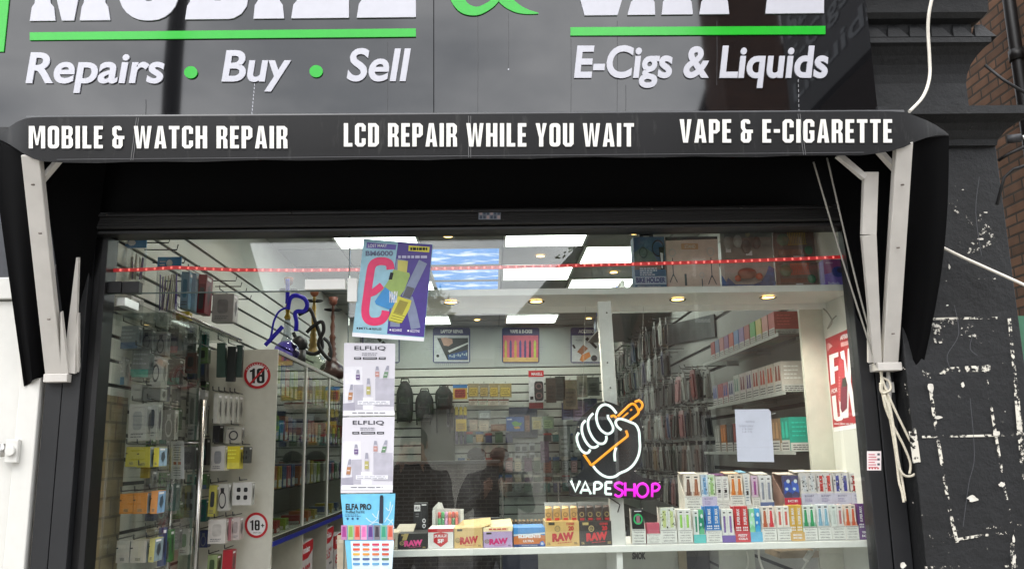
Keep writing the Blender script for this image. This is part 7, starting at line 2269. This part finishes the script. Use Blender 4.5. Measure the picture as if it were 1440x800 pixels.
# age signs on the end panel
P = PX(CY0-.002, 280, 400, 4.0)
b = MB()
b.discP(P, 327, 511, 75, 75, 0, PAPER, 36); b.ringP(P, 327, 511, 75, 75, .2, .0006, RED, 36)
k = block(P, '18', 284, 470, 370, 556, .0009, INK); b.mesh(k.v, k.f, INK)
b.strokeP(P, [(284, 562), (372, 466)], 11, .0013, RED)
for i in range(11):
    a = rad(150-12*i)
    b.discP(P, 327+66*math.cos(a), 511-66*math.sin(a), 3.4, 3.4, .0011, PAPER, 6)
tag(b.build('age_sign'), 'round sign with 18 crossed out in red, high on the cabinet end panel', 'sign', 'round age signs on the cabinet')
P = PX(CY0-.002, 280, 600, 4.0)
b = MB()
b.discP(P, 322, 552, 65, 72, 0, PAPER, 36); b.ringP(P, 322, 552, 65, 72, .2, .0006, RED, 36)
k = block(P, '18+', 286, 522, 368, 582, .0009, INK); b.mesh(k.v, k.f, INK)
b.txt(P, 'ADULTS ONLY', 304, 590, 350, 598, .0009, INK, .01, res=1)
tag(b.build('age_sign'), 'round red ringed sign reading 18+, low on the cabinet end panel', 'sign', 'round age signs on the cabinet')
# hookahs
def hookah(base, label, gc, stemm, hosec, s, hoses, scr, ribs):
    x, y = base
    z = CZT+.0006
    t = thing('hookah', label, 'hookah', (x, y, z), 'hookahs standing on the glass cabinet')
    MB().lathe([(.001, 0), (.09*s, 0), (.11*s, .025*s), (.112*s, .06*s), (.095*s, .11*s), (.05*s, .15*s)], (x, y, z), gc, 22).build('glass_base', t)
    MB().lathe([(.05*s, .15*s)]+[((.047 if k % 2 else .036)*s*(1-.05*k), (.15+.022*k)*s) for k in range(1, 10)], (x, y, z), ribs, 18).build('neck', t)
    MB().lathe([(.02*s, .34*s), (.03*s, .36*s), (.016*s, .39*s), (.022*s, .45*s), (.013*s, .50*s), (.02*s, .54*s), (.012*s, .58*s), (.012*s, .64*s)], (x, y, z), stemm, 16).build('stem', t)
    MB().lathe([(.075*s, .60*s), (.08*s, .605*s), (.02*s, .612*s)], (x, y, z), mat((34, 32, 34), .4), 18).build('ash_plate', t)
    MB().lathe([(.014*s, .64*s), (.034*s, .66*s), (.042*s, .71*s), (.034*s, .715*s), (.001, .69*s)], (x, y, z), mat(scr, .5), 16).build('bowl', t)
    for pts, Yh in hoses:
        p = [Vector(q) for q in smooth([tuple(at(280+a/4, 400+b_/4, Yh)) for a, b_ in pts], 6)]
        MB().tube(p, .0125 if len(pts) != 5 else .006, hosec, 8).build('hose', t)
    return t
BLU = mat((34, 26, 190), .3)
hookah((-1.165, 1.70), 'clear and purple glass hookah with a bright blue hose', glass_mat('purple_glass', (.42, .36, .8), 2.5), mat((190, 160, 60), .3, .6), BLU, .66,
       [([(497, -30), (498, 60), (497, 108)], 1.62), ([(500, 140), (512, 80), (545, 62), (590, 78), (608, 115), (590, 150), (556, 150), (540, 165), (548, 210), (545, 262)], 1.60), ([(372, 342), (420, 290), (470, 236)], 1.6), ([(498, 128), (450, 152), (420, 210), (404, 290), (380, 338)], 1.63)], (150, 90, 60), glass_mat('clear_neck', (.75, .78, .8), 3.0))
hookah((-1.16, 2.4), 'pale glass hookah with a black looped hose', glass_mat('pale_glass', (.7, .74, .66), 2.5), mat((190, 160, 90), .3, .7), BLACK, .76,
       [([(560, 170), (600, 150), (625, 140), (650, 200), (685, 300), (690, 360), (650, 390), (590, 370), (545, 300), (530, 270)], 2.3), ([(605, 270), (640, 235), (690, 210), (700, 260), (672, 330), (700, 390), (738, 425)], 2.28)], (150, 90, 60), mat((150, 128, 70), .3))
hookah((-1.155, 3.05), 'dark based hookah with a brown stem behind the others', mat((60, 40, 36), .3), mat((92, 56, 42), .4), BLACK, .84,
       [([(700, 300), (730, 330), (742, 380), (735, 430)], 2.95)], (110, 60, 46), mat((84, 54, 44), .35))
b = MB(); b.ball((-1.17, 2.05, CZT+.13), .05, mat((30, 30, 32), .4), 8); b.tube([(-1.17, 2.05, CZT), (-1.17, 2.05, CZT+.09)], .04, mat((40, 40, 42), .4), 12)
tag(b.build('round_jar'), 'small black round topped jar between the hookahs', 'jar')

# ------------------------------------------------------------------ goods hanging by the glass door
GL_ = 'goods hanging on the wall by the glass door'
def hang(label, px0, px1, py0, py1, Y, rgb, side=None, deep=.09, name='hanging_box', kind=None, hooklen=.06, group=GL_, acc=None):
    x0, x1, z0, z1 = fit(px0, py0, px1, py1, Y)
    t = thing(name, label, 'pack', ((x0+x1)/2, Y+deep/2, z0), group)
    b = MB(); b.box(x0+.0006, x1-.0006, Y, Y+deep, z0, z1, mat(rgb, .45, var=.1)); b.build('carton', t, .001)
    Pf = lambda u, v, w=0.0: Vector((x0+(x1-x0)*u, Y-.0006-w, z1-(z1-z0)*v))
    Ps = lambda u, v, w=0.0: Vector((x1+.0002+w, Y+deep*u, z1-(z1-z0)*v))
    p = MB()
    if side:
        p.rectP(Ps, .02, .02, .98, .98, 0, mat(side, .4, var=.3, scale=40))
        p.polyP(Ps, [(.3, .3), (.6, .2), (.75, .5), (.5, .8), (.25, .6)], .0006, mat(tuple(int(v*.45) for v in side), .4))
        p.rectP(Ps, .1, .06, .7, .14, .0006, PAPER)
    a = acc or (50, 50, 54)
    am = mat(a, .4, var=.2)
    if kind == 'code':
        p.rectP(Pf, .3, .74, .7, .92, .0004, mat(tuple(min(255, int(v*.7+60)) for v in rgb), .5)); p.lines(Pf, .34, .77, .66, .9, 3, .0008, INK, .5, .05)
        p.rectP(Pf, .0, .3, .16, .36, .0004, INK)
    elif kind == 'item':
        p.polyP(Pf, rr(.25, .2, .75, .7, .12, 3), .0004, am); p.lines(Pf, .15, .78, .85, .92, 2, .0004, mat((110, 112, 116), .5), .45)
    elif kind == 'base':
        p.rectP(Pf, .0, .72, 1, 1, .0004, am); p.lines(Pf, .1, .1, .9, .6, 3, .0004, mat(tuple(min(255, v+50) for v in rgb), .5), .35)
    elif kind == 'head':
        p.rectP(Pf, .0, .0, 1, .24, .0004, am); p.polyP(Pf, rr(.2, .34, .8, .9, .1, 3), .0004, mat((60, 62, 64), .35))
    elif kind == 'ring':
        p.ringP(Pf, .5, .52, .3, .3, .3, .0004, am, 16); p.lines(Pf, .1, .06, .7, .16, 1, .0004, INK, .5)
    elif kind == 'dots':
        for i in range(2):
            for j in range(2):
                p.polyP(Pf, rr(.22+i*.36, .22+j*.34, .42+i*.36, .42+j*.34, .06, 3), .0004, INK)
    elif kind == 'earphone':
        p.ringP(Pf, .55, .6, .28, .32, .22, .0004, am, 18); p.polyP(Pf, [(.4, .15), (.7, .15), (.66, .35), (.44, .35)], .0004, am)
    if p.v:
        p.build('print', t)
    h = MB()
    h.tube([((x0+x1)/2, Y+deep+.02, z1+.012), ((x0+x1)/2, Y-hooklen, z1+.012), ((x0+x1)/2, Y-hooklen-.004, z1+.03)], .0028, HOOK, 6)
    h.build('hook', t)
    t.rotation_euler = (0, random.Random(int(px0*3+py0)).uniform(-.03, .03), random.Random(int(px0+py0*5)).uniform(-.05, .05))
    return t
YA = .42
WH, WG = (212, 212, 208), (190, 192, 188)
hang('white slim charger pack at the edge of the top row by the door', 150, 163, 503, 541, YA, WH, WG, .05, kind='item', acc=(150, 160, 170))
hang('white charger pack with a blue strip in the top row by the door', 163, 176, 502, 541, YA+.02, WH, WG, .05, kind='base', acc=(110, 150, 180))
hang('clear grey pack with a teal base in the top row by the door', 184, 209, 491, 530, YA, (98, 104, 104), (70, 90, 90), .05, kind='base', acc=(40, 160, 140))
hang('white smart watch box in the top row by the door', 211, 227, 502, 545, YA+.05, WH, WG, .07, kind='ring', acc=(60, 60, 64))
hang('dark clear pack with a teal edge in the top row by the door', 227, 252, 505, 541, YA+.36, (88, 84, 78), (70, 70, 68), .06, kind='base', acc=(50, 150, 130))
hang('large plain white box hanging under the charger packs', 181, 206, 568, 620, YA, WH, WG, .07, kind='item', acc=(170, 174, 176))
hang('tall white pack with a dark plug under the watch box', 206, 221, 565, 618, YA+.05, WH, WG, .06, kind='item', acc=(80, 86, 90))
hang('white cable pack with a coiled white lead', 228, 246, 576, 618, YA+.3, (150, 150, 148), WG, .05, kind='earphone', acc=(228, 228, 226))
hang('white box behind the teal based pack', 184, 200, 540, 562, YA+.06, WG, WG, .07)
hang('grey box behind the smart watch box', 201, 226, 546, 563, YA+.06, (150, 152, 152), WG, .07)
YN = mat
for (lab, a, b_, y0, y1, c_, s_) in (('yellow carton in the row by the door handle, nearest the wall', 176, 193, 628, 656, (206, 196, 76), (170, 186, 200)), ('yellow carton in the row by the door handle, second from the wall', 193.5, 212, 628, 657, (210, 200, 80), (170, 190, 206)), ('yellow carton in the row by the door handle, showing its printed face', 216, 224, 629, 656, (206, 196, 80), (150, 180, 200)),
                                     ('orange carton in the row under the yellow ones, nearest the wall', 168, 187, 694, 722, (236, 156, 66), (150, 190, 220)), ('orange carton in the row under the yellow ones, second from the wall', 187.5, 207, 693, 722, (236, 156, 70), (180, 206, 226)), ('orange topped carton showing its blue printed face', 211, 221, 690, 722, (214, 150, 90), (130, 170, 206)),
                                     ('white carton in the lowest row, nearest the wall', 163, 182, 760, 791, (206, 200, 190), (180, 190, 196)), ('white carton in the lowest row, second from the wall', 182.5, 205, 760, 791, (210, 204, 194), (180, 196, 206)), ('pale yellow carton in the lowest row, showing its printed face', 209, 217, 757, 790, (190, 186, 120), (130, 150, 160))):
    hang(lab, a, b_, y0, y1, YA-.04, c_, s_, .085, kind='code')
hang('yellow sachet below the yellow cartons', 197, 209, 657, 672, YA, (176, 160, 60), None, .02)
hang('dark grey adaptor pack between the door handles', 255, 275, 628, 660, .90, (66, 68, 70), (50, 50, 54), .05, kind='item', acc=(36, 36, 40))
hang('grey adaptor pack with white plugs between the door handles', 255, 276, 682, 728, .90, (96, 100, 100), (80, 84, 84), .05, kind='dots')
hang('teal green cable pack behind the inner handle', 233, 246, 680, 718, .72, (50, 96, 90), (40, 80, 76), .06, kind='item', acc=(30, 50, 50))
hang('tall green pack low by the inner handle', 228, 240, 745, 790, .66, (70, 140, 70), (56, 120, 60), .05, kind='head', acc=(100, 170, 90))
hang('blue pack low beside the green one', 222, 228, 742, 796, .55, (46, 70, 130), (40, 60, 110), .05)
hang('white pack with a green plug low between the handles', 252, 265, 743, 780, .88, (196, 198, 192), WG, .05, kind='item', acc=(60, 120, 60))
hang('white tall pack above the door handles', 265, 276, 545, 618, .93, (186, 188, 184), WG, .06, kind='item', acc=(120, 122, 122))
hang('grey tall pack above the door handles', 277, 286, 548, 612, .97, (160, 162, 160), WG, .06, kind='item', acc=(90, 90, 92))
hang('red and brown gadget pack high by the door', 260, 276, 496, 524, .93, (110, 60, 54), (90, 50, 46), .05, kind='item', acc=(50, 44, 44))
hang('green edged gadget pack high by the door', 277, 292, 488, 510, .97, (84, 110, 70), (66, 86, 60), .05, kind='item', acc=(40, 44, 44))
hang('black blister pack of cables high by the door', 246, 259, 470, 500, .8, (50, 52, 54), (40, 42, 44), .05, kind='head', acc=(90, 94, 96))
hang('grey printed blister pack near the top of the door', 196, 214, 463, 492, .5, (126, 128, 128), (100, 104, 104), .05, kind='earphone', acc=(60, 64, 66))
hang('pale blue blister pack near the top of the door', 168, 194, 458, 490, .42, (160, 170, 176), (120, 130, 140), .05, kind='base', acc=(90, 120, 160))
hang('white blister pack with black earphones near the top of the door', 216, 234, 466, 500, .62, (180, 180, 178), (130, 130, 128), .05, kind='earphone', acc=(40, 40, 44))
hang('dark blister pack with a red corner near the top of the door', 235, 250, 462, 496, .74, (76, 72, 72), (60, 56, 56), .05, kind='base', acc=(150, 50, 50))
# crowded rows filling the wall between the named packs
FC = (('white', (206, 206, 202)), ('pale grey', (170, 172, 170)), ('black', (44, 44, 48)), ('grey', (110, 112, 112)), ('teal', (50, 120, 112)), ('cream', (196, 188, 166)), ('green', (90, 130, 80)), ('dark blue', (50, 60, 104)))
rq = random.Random(77)
for r_, (y0, y1, nm) in enumerate(((470, 500, 'highest'), (506, 534, 'second'), (538, 562, 'third'), (572, 606, 'fourth'), (618, 650, 'fifth'), (664, 690, 'sixth'), (704, 732, 'seventh'), (745, 772, 'lowest'))):
    for k, (xa, Y) in enumerate(((204, .60), (222, .74), (240, .82), (262, 1.02), (280, 1.08))):
        n_, c_ = FC[(k*3+r_*5+rq.randrange(3)) % len(FC)]
        w_ = rq.uniform(9, 13)
        hang('%s pack, %s in the %s crowded row by the open door' % (n_, ORD[k], nm), xa+rq.uniform(-2, 2), xa+w_, y0+rq.uniform(-3, 3), y1+rq.uniform(-3, 4), Y, c_, tuple(int(v*.85) for v in c_), .05, name='hanging_pack', kind=rq.choice(('item', 'base', 'earphone', 'head', 'ring')), acc=rq.choice(((50, 52, 54), (120, 124, 126), (60, 130, 120), (90, 110, 140), (190, 190, 186))), group='packs in the crowded rows by the door')
# bags and boxes near the ceiling
def bag(label, x0, x1, y0, y1, Y, head, body, stick=None, deep=.05):
    a, b_, c_, d_ = fit(x0, y0, x1, y1, Y)
    t = thing('hanging_bag', label, 'bag', ((a+b_)/2, Y+deep/2, c_), GL_)
    zt = d_-(d_-c_)*.22
    m = MB(); m.hexa([(a, Y+deep*.4, zt), (b_, Y+deep*.4, zt), (b_, Y+deep*.4, d_), (a, Y+deep*.4, d_)], [(a, Y+deep*.4+.004, zt), (b_, Y+deep*.4+.004, zt), (b_, Y+deep*.4+.004, d_), (a, Y+deep*.4+.004, d_)], mat(head, .3))
    Pf = lambda u, v, w=0.0: Vector((a+(b_-a)*u, Y+deep*.4-.0006-w, d_-(d_-zt)*v))
    m.discP(Pf, .5, .5, .14, .28, .0006, PAPER, 12); m.lines(Pf, .1, .25, .35, .75, 2, .0006, PAPER, .4)
    m.build('header_card', t)
    f = MB()
    f.hexa([(a+.01, Y, c_+.01), (b_-.01, Y, c_), (b_, Y+deep*.35, zt-.001), (a, Y+deep*.35, zt-.001)], [(a+.01, Y+deep, c_+.01), (b_-.01, Y+deep, c_), (b_, Y+deep*.6, zt-.001), (a, Y+deep*.6, zt-.001)], FILM)
    f.build('clear_bag', t)
    r3 = random.Random(int(x0))
    s = MB()
    for i in range(16):
        u = a+.012+(b_-a-.024)*r3.random()
        s.tube([(u, Y+deep*.3+.4*deep*r3.random(), c_+.02), (u+r3.uniform(-.01, .01), Y+deep*.5, zt-.02-.03*r3.random())], .003, mat(body if i % 3 else (stick or body), .5), 5)
    s.build('contents', t)
bag('clear bag of white sticks under a blue header at the ceiling edge', 160, 202, 333, 398, .40, (50, 130, 186), (206, 202, 196), (120, 90, 150))
bag('clear bag of cream cotton buds in a purple wrap', 217, 251, 360, 441, .55, (60, 140, 196), (214, 208, 190), (90, 70, 150))
hang('pale blue blister box high by the door, nearest', 254, 266, 382, 434, .75, (140, 170, 196), (120, 160, 186), .10, kind='item', acc=(90, 140, 170))
hang('pale blue blister box high by the door, second', 266.5, 276, 384, 438, .78, (150, 176, 196), (130, 160, 180), .10)
hang('dark red box high by the door', 277, 288, 386, 440, .8, (120, 34, 44), (110, 30, 40), .10, kind='head', acc=(150, 60, 66))
hang('grey webcam box hanging above the cabinet end panel', 298, 328, 413, 452, 1.0, (150, 150, 150), (190, 190, 188), .08, kind='item', acc=(120, 120, 122))
hang('yellow pack at the tip of a hook under the red box', 247, 266, 438, 450, .72, (206, 186, 60), (190, 170, 60), .04, kind='code')
# chrome framed glass shelf with a reflection of the street
gsx = thing('glass_wall_shelf', 'clear glass shelf with a chrome rail inside the glass door', 'shelf', (-1.4, .6, 2.1), None)
z_ = at(215, 452, .45).z
MB().box(XL+.02, -1.27, .22, 1.15, z_-.005, z_, CLEAR).build('pane', gsx)
MB().tube([(-1.265, .22, z_+.008), (-1.265, 1.15, z_+.008)], .006, CHROME, 8).build('rail', gsx)
hang('small clear white box on the glass shelf behind the hinge clamp', 160, 185, 415, 437, .30, (206, 206, 200), (186, 186, 180), .12, kind='base', acc=(120, 120, 118))
# goods on the cabinet end panel
GE = 'goods hanging on the cabinet end panel'
def ehang(label, a, b_, y0, y1, c_, s_=None, Y=1.08, deep=.05, kind=None, acc=None):
    return hang(label, a, b_, y0, y1, Y, c_, s_, deep, kind=kind, acc=acc, group=GE, hooklen=.05)
ehang('dark green hanging case beside the age sign', 305, 317, 482, 530, (60, 84, 76), (40, 60, 56), 1.02, .03)
ehang('black hanging case beside the age sign', 318, 330, 487, 536, (44, 48, 48), (36, 40, 40), 1.06, .03)
ehang('dark teal hanging case nearest the age sign', 331, 340, 485, 530, (50, 70, 66), (40, 52, 50), 1.1, .03)
for i, x in enumerate((300, 307.5, 315, 322.5, 329)):
    ehang('slim white box in the row of five under the hanging cases, %s from the door' % ORD[i], x, x+6.6, 553+i*.6, 595, (196, 196, 188), (176, 178, 172), .92+.05*i, .09, kind='code' if i == 4 else None)
ehang('grey lens box hanging under the slim white boxes', 317, 339, 600, 623, (176, 174, 164), (150, 148, 140), 1.05, .06, 'ring', (50, 50, 54))
ehang('black adaptor pack beside the grey lens box', 299, 309, 598, 622, (40, 40, 42), (34, 34, 36), 1.02, .06)
ehang('white pack with a tilted tablet on the end panel', 297, 317, 627, 662, (206, 204, 200), WG, 1.0, .06, 'item', (150, 152, 156))
ehang('bright yellow pack in the middle of the end panel', 318, 337, 627, 659, (220, 206, 50), (200, 190, 60), 1.03, .06, 'base', (226, 216, 90))
ehang('dark grey pack beside the bright yellow one', 338.5, 350, 628, 651, (70, 74, 72), (56, 60, 58), 1.08, .05, 'dots')
ehang('yellow striped pack beside the outer handle', 292, 303, 682, 726, (190, 184, 90), (150, 150, 90), 1.0, .06, 'item', (60, 64, 66))
ehang('white pack of black cables in the middle rows of the end panel', 303, 322, 680, 718, (190, 190, 186), WG, 1.03, .05, 'earphone', (50, 50, 54))
ehang('white pack with four black earbuds on the end panel', 326.5, 354, 678, 710, (206, 206, 204), WG, 1.06, .05, 'dots')
ehang('large white plain box low on the end panel', 292, 317, 730, 764, (210, 206, 202), (190, 188, 184), .98, .08, 'item', (190, 186, 182))
ehang('pink edged box low on the end panel', 318, 325, 728, 760, (150, 96, 104), (190, 170, 170), 1.02, .07)
ehang('pale box with a faint print low on the end panel', 325.5, 337, 727, 759, (196, 186, 184), (180, 170, 168), 1.05, .07, 'item', (160, 150, 150))
ehang('red pack at the bottom of the end panel', 312, 326, 773, 808, (176, 40, 52), (150, 34, 46), 1.04, .06)
ehang('green and white pack at the bottom of the end panel', 291, 305, 780, 812, (150, 166, 120), (120, 140, 100), 1.0, .06, 'item', (70, 90, 60))
# bare hooks sticking out of the slatted wall high up
for i, (x, y, Y) in enumerate(((203, 338, .5), (222, 348, .6), (250, 366, .7), (268, 392, .85), (322, 392, 1.5), (332, 400, 1.6), (345, 408, 1.7), (352, 418, 1.8))):
    p = at(x, y, Y)
    b = MB(); b.tube([(XL+.016, p.y, p.z-.01), (XL+.16, p.y, p.z-.012), (XL+.165, p.y, p.z+.012)], .003, BLACK, 6)
    tag(b.build('wall_hook'), 'bare black wire hook high on the slatted wall, %s from the window' % ORD[i], 'hook', 'bare wire hooks on the slatted wall')
# tiled strip of wall just inside the door jamb
TIL = brick_mat('beige_tiles', 'YZ', (150, 136, 104), (166, 152, 120), (120, 110, 88), .12, .075, .006, .3, .35)
tw_ = MB().box(XL+.0165, XL+.03, .055, .50, .1, at(160, 552, .2).z, TIL).build('tiled_strip')
tag(tw_, 'strip of beige tiles on the wall just inside the door post', 'tiles')

# ------------------------------------------------------------------ people in the street, seen only mirrored in the glass
def person(loc, label, jacket, hold, hair, phone):
    x, y, z0 = loc
    t = None
    J, E = [], []
    def add(p, r, parent=None):
        J.append((Vector(p), r))
        if parent is not None:
            E.append((parent, len(J)-1))
        return len(J)-1
    S = 1.0
    pel = add((0, 0, .96), .15)
    sp = add((0, .0, 1.15), .14, pel); ch = add((0, .0, 1.34), .155, sp); nk = add((0, .01, 1.50), .06, ch); 
    hd0 = add((0, .02, 1.57), .075, nk); hd1 = add((0, .03, 1.66), .098, hd0); hd2 = add((0, .02, 1.74), .07, hd1)
    for s in (-1, 1):
        hp = add((s*.10, 0, .90), .10, pel); kn = add((s*.11, .02, .50), .062, hp); an = add((s*.11, -.01, .09), .042, kn)
        add((s*.12, .14, .03), .036, an)
        shd = add((s*.19, 0, 1.42), .072, ch)
        el = add((s*(.27), .13, 1.20), .05, shd)
        wr_ = add((s*hold[0]*1.2, hold[1]-.05, hold[2]-.07), .032, el)
        pm = add((s*hold[0], hold[1], hold[2]-.01), .036, wr_)
        for k in range(4):
            f1 = add((s*(hold[0]-.012-.004*k), hold[1]+.035, hold[2]+.028-.02*k), .0095, pm)
            f2 = add((s*(hold[0]-.034), hold[1]+.048+.002*k, hold[2]+.030-.02*k), .0085, f1)
            add((s*(hold[0]-.052+.004*abs(k-1)), hold[1]+.036, hold[2]+.030-.02*k), .0075, f2)
        t1 = add((s*(hold[0]-.01), hold[1]-.012, hold[2]+.03), .011, pm)
        add((s*(hold[0]-.035), hold[1]-.01, hold[2]+.045), .009, t1)
    me = bpy.data.meshes.new('person')
    me.from_pydata([tuple(p) for p, r in J], E, [])
    o = bpy.data.objects.new('person', me)
    COL.objects.link(o)
    sk = o.modifiers.new('skin', 'SKIN')
    sk.use_smooth_shade = True
    lay = me.skin_vertices[0] if me.skin_vertices else None
    if lay is None:
        import bmesh
        bm = bmesh.new(); bm.from_mesh(me); bm.verts.layers.skin.verify(); bm.to_mesh(me); bm.free()
        lay = me.skin_vertices[0]
    for i, (p, r) in enumerate(J):
        lay.data[i].radius = (r, r)
        lay.data[i].use_root = (i == 0)
    ss = o.modifiers.new('round', 'SUBSURF'); ss.levels = 2; ss.render_levels = 2
    bpy.context.view_layer.update()
    dg = bpy.context.evaluated_depsgraph_get()
    nm = bpy.data.meshes.new_from_object(o.evaluated_get(dg))
    for m in (mat((196, 150, 126), .55), mat(jacket, .8, var=.2), mat((44, 48, 62), .8, var=.2), mat((30, 28, 28), .6)):
        nm.materials.append(m)
    for p in nm.polygons:
        c_ = p.center
        hand = abs(c_.x) < hold[0]*1.22 and c_.y > hold[1]-.06 and abs(c_.z-hold[2]) < .12
        p.use_smooth = True
        p.material_index = 0 if (c_.z > 1.53 and not (c_.y < -.2)) or hand else 3 if c_.z < .11 else 2 if c_.z < .93 else 1
        if c_.z > 1.53 and abs(c_.x) > .13:
            p.material_index = 0 if hand else 1
    bpy.data.objects.remove(o)
    o = bpy.data.objects.new('person', nm)
    COL.objects.link(o)
    o.location = (x, y, z0)
    tag(o, label, 'person', 'people standing on the pavement')
    h = MB()
    hm = mat(hair, .9, var=.3, scale=60)
    h.ball((x, y-.005, z0+1.70), .108, hm, 10, (.95, 1.0, 1.02))
    ho = h.build('hair', o, origin=(x, y, z0))
    f = MB()
    sk_ = mat((186, 138, 116), .55)
    f.tube([(x, y+.105, z0+1.68), (x, y+.128, z0+1.645), (x, y+.115, z0+1.635)], [.008, .013, .01], sk_, 8)
    for s in (-1, 1):
        f.ball((x+s*.035, y+.104, z0+1.682), .011, INK, 6)
        f.ball((x+s*.095, y+.02, z0+1.665), .022, sk_, 6, (.5, 1, 1.4))
    f.tube([(x-.024, y+.112, z0+1.605), (x, y+.118, z0+1.602), (x+.024, y+.112, z0+1.605)], .005, mat((150, 84, 80), .5), 6)
    f.build('face', o, origin=(x, y, z0))
    if phone:
        pb = MB(); pb.box(x-.075, x+.075, y+hold[1]+.006, y+hold[1]+.016, z0+hold[2]-.04, z0+hold[2]+.04, BLACK)
        pb.discP(lambda u, v, w=0.0: Vector((x+u, y+hold[1]+.0165+w, z0+hold[2]+v)), .05, .02, .008, .008, 0, mat((60, 64, 70), .1), 12)
        tag(pb.build('phone'), 'black phone held sideways by %s' % phone, 'phone')
person((-.58, -3.3, 0.0), 'person in a dark jacket raising a phone to the face', (30, 30, 34), (.07, .19, 1.60), (24, 22, 22), 'the dark jacketed person')
person((.02, -3.62, -.03), 'person in a charcoal coat holding a phone at chest height', (40, 40, 44), (.07, .26, 1.40), (60, 44, 34), 'the person in the charcoal coat')
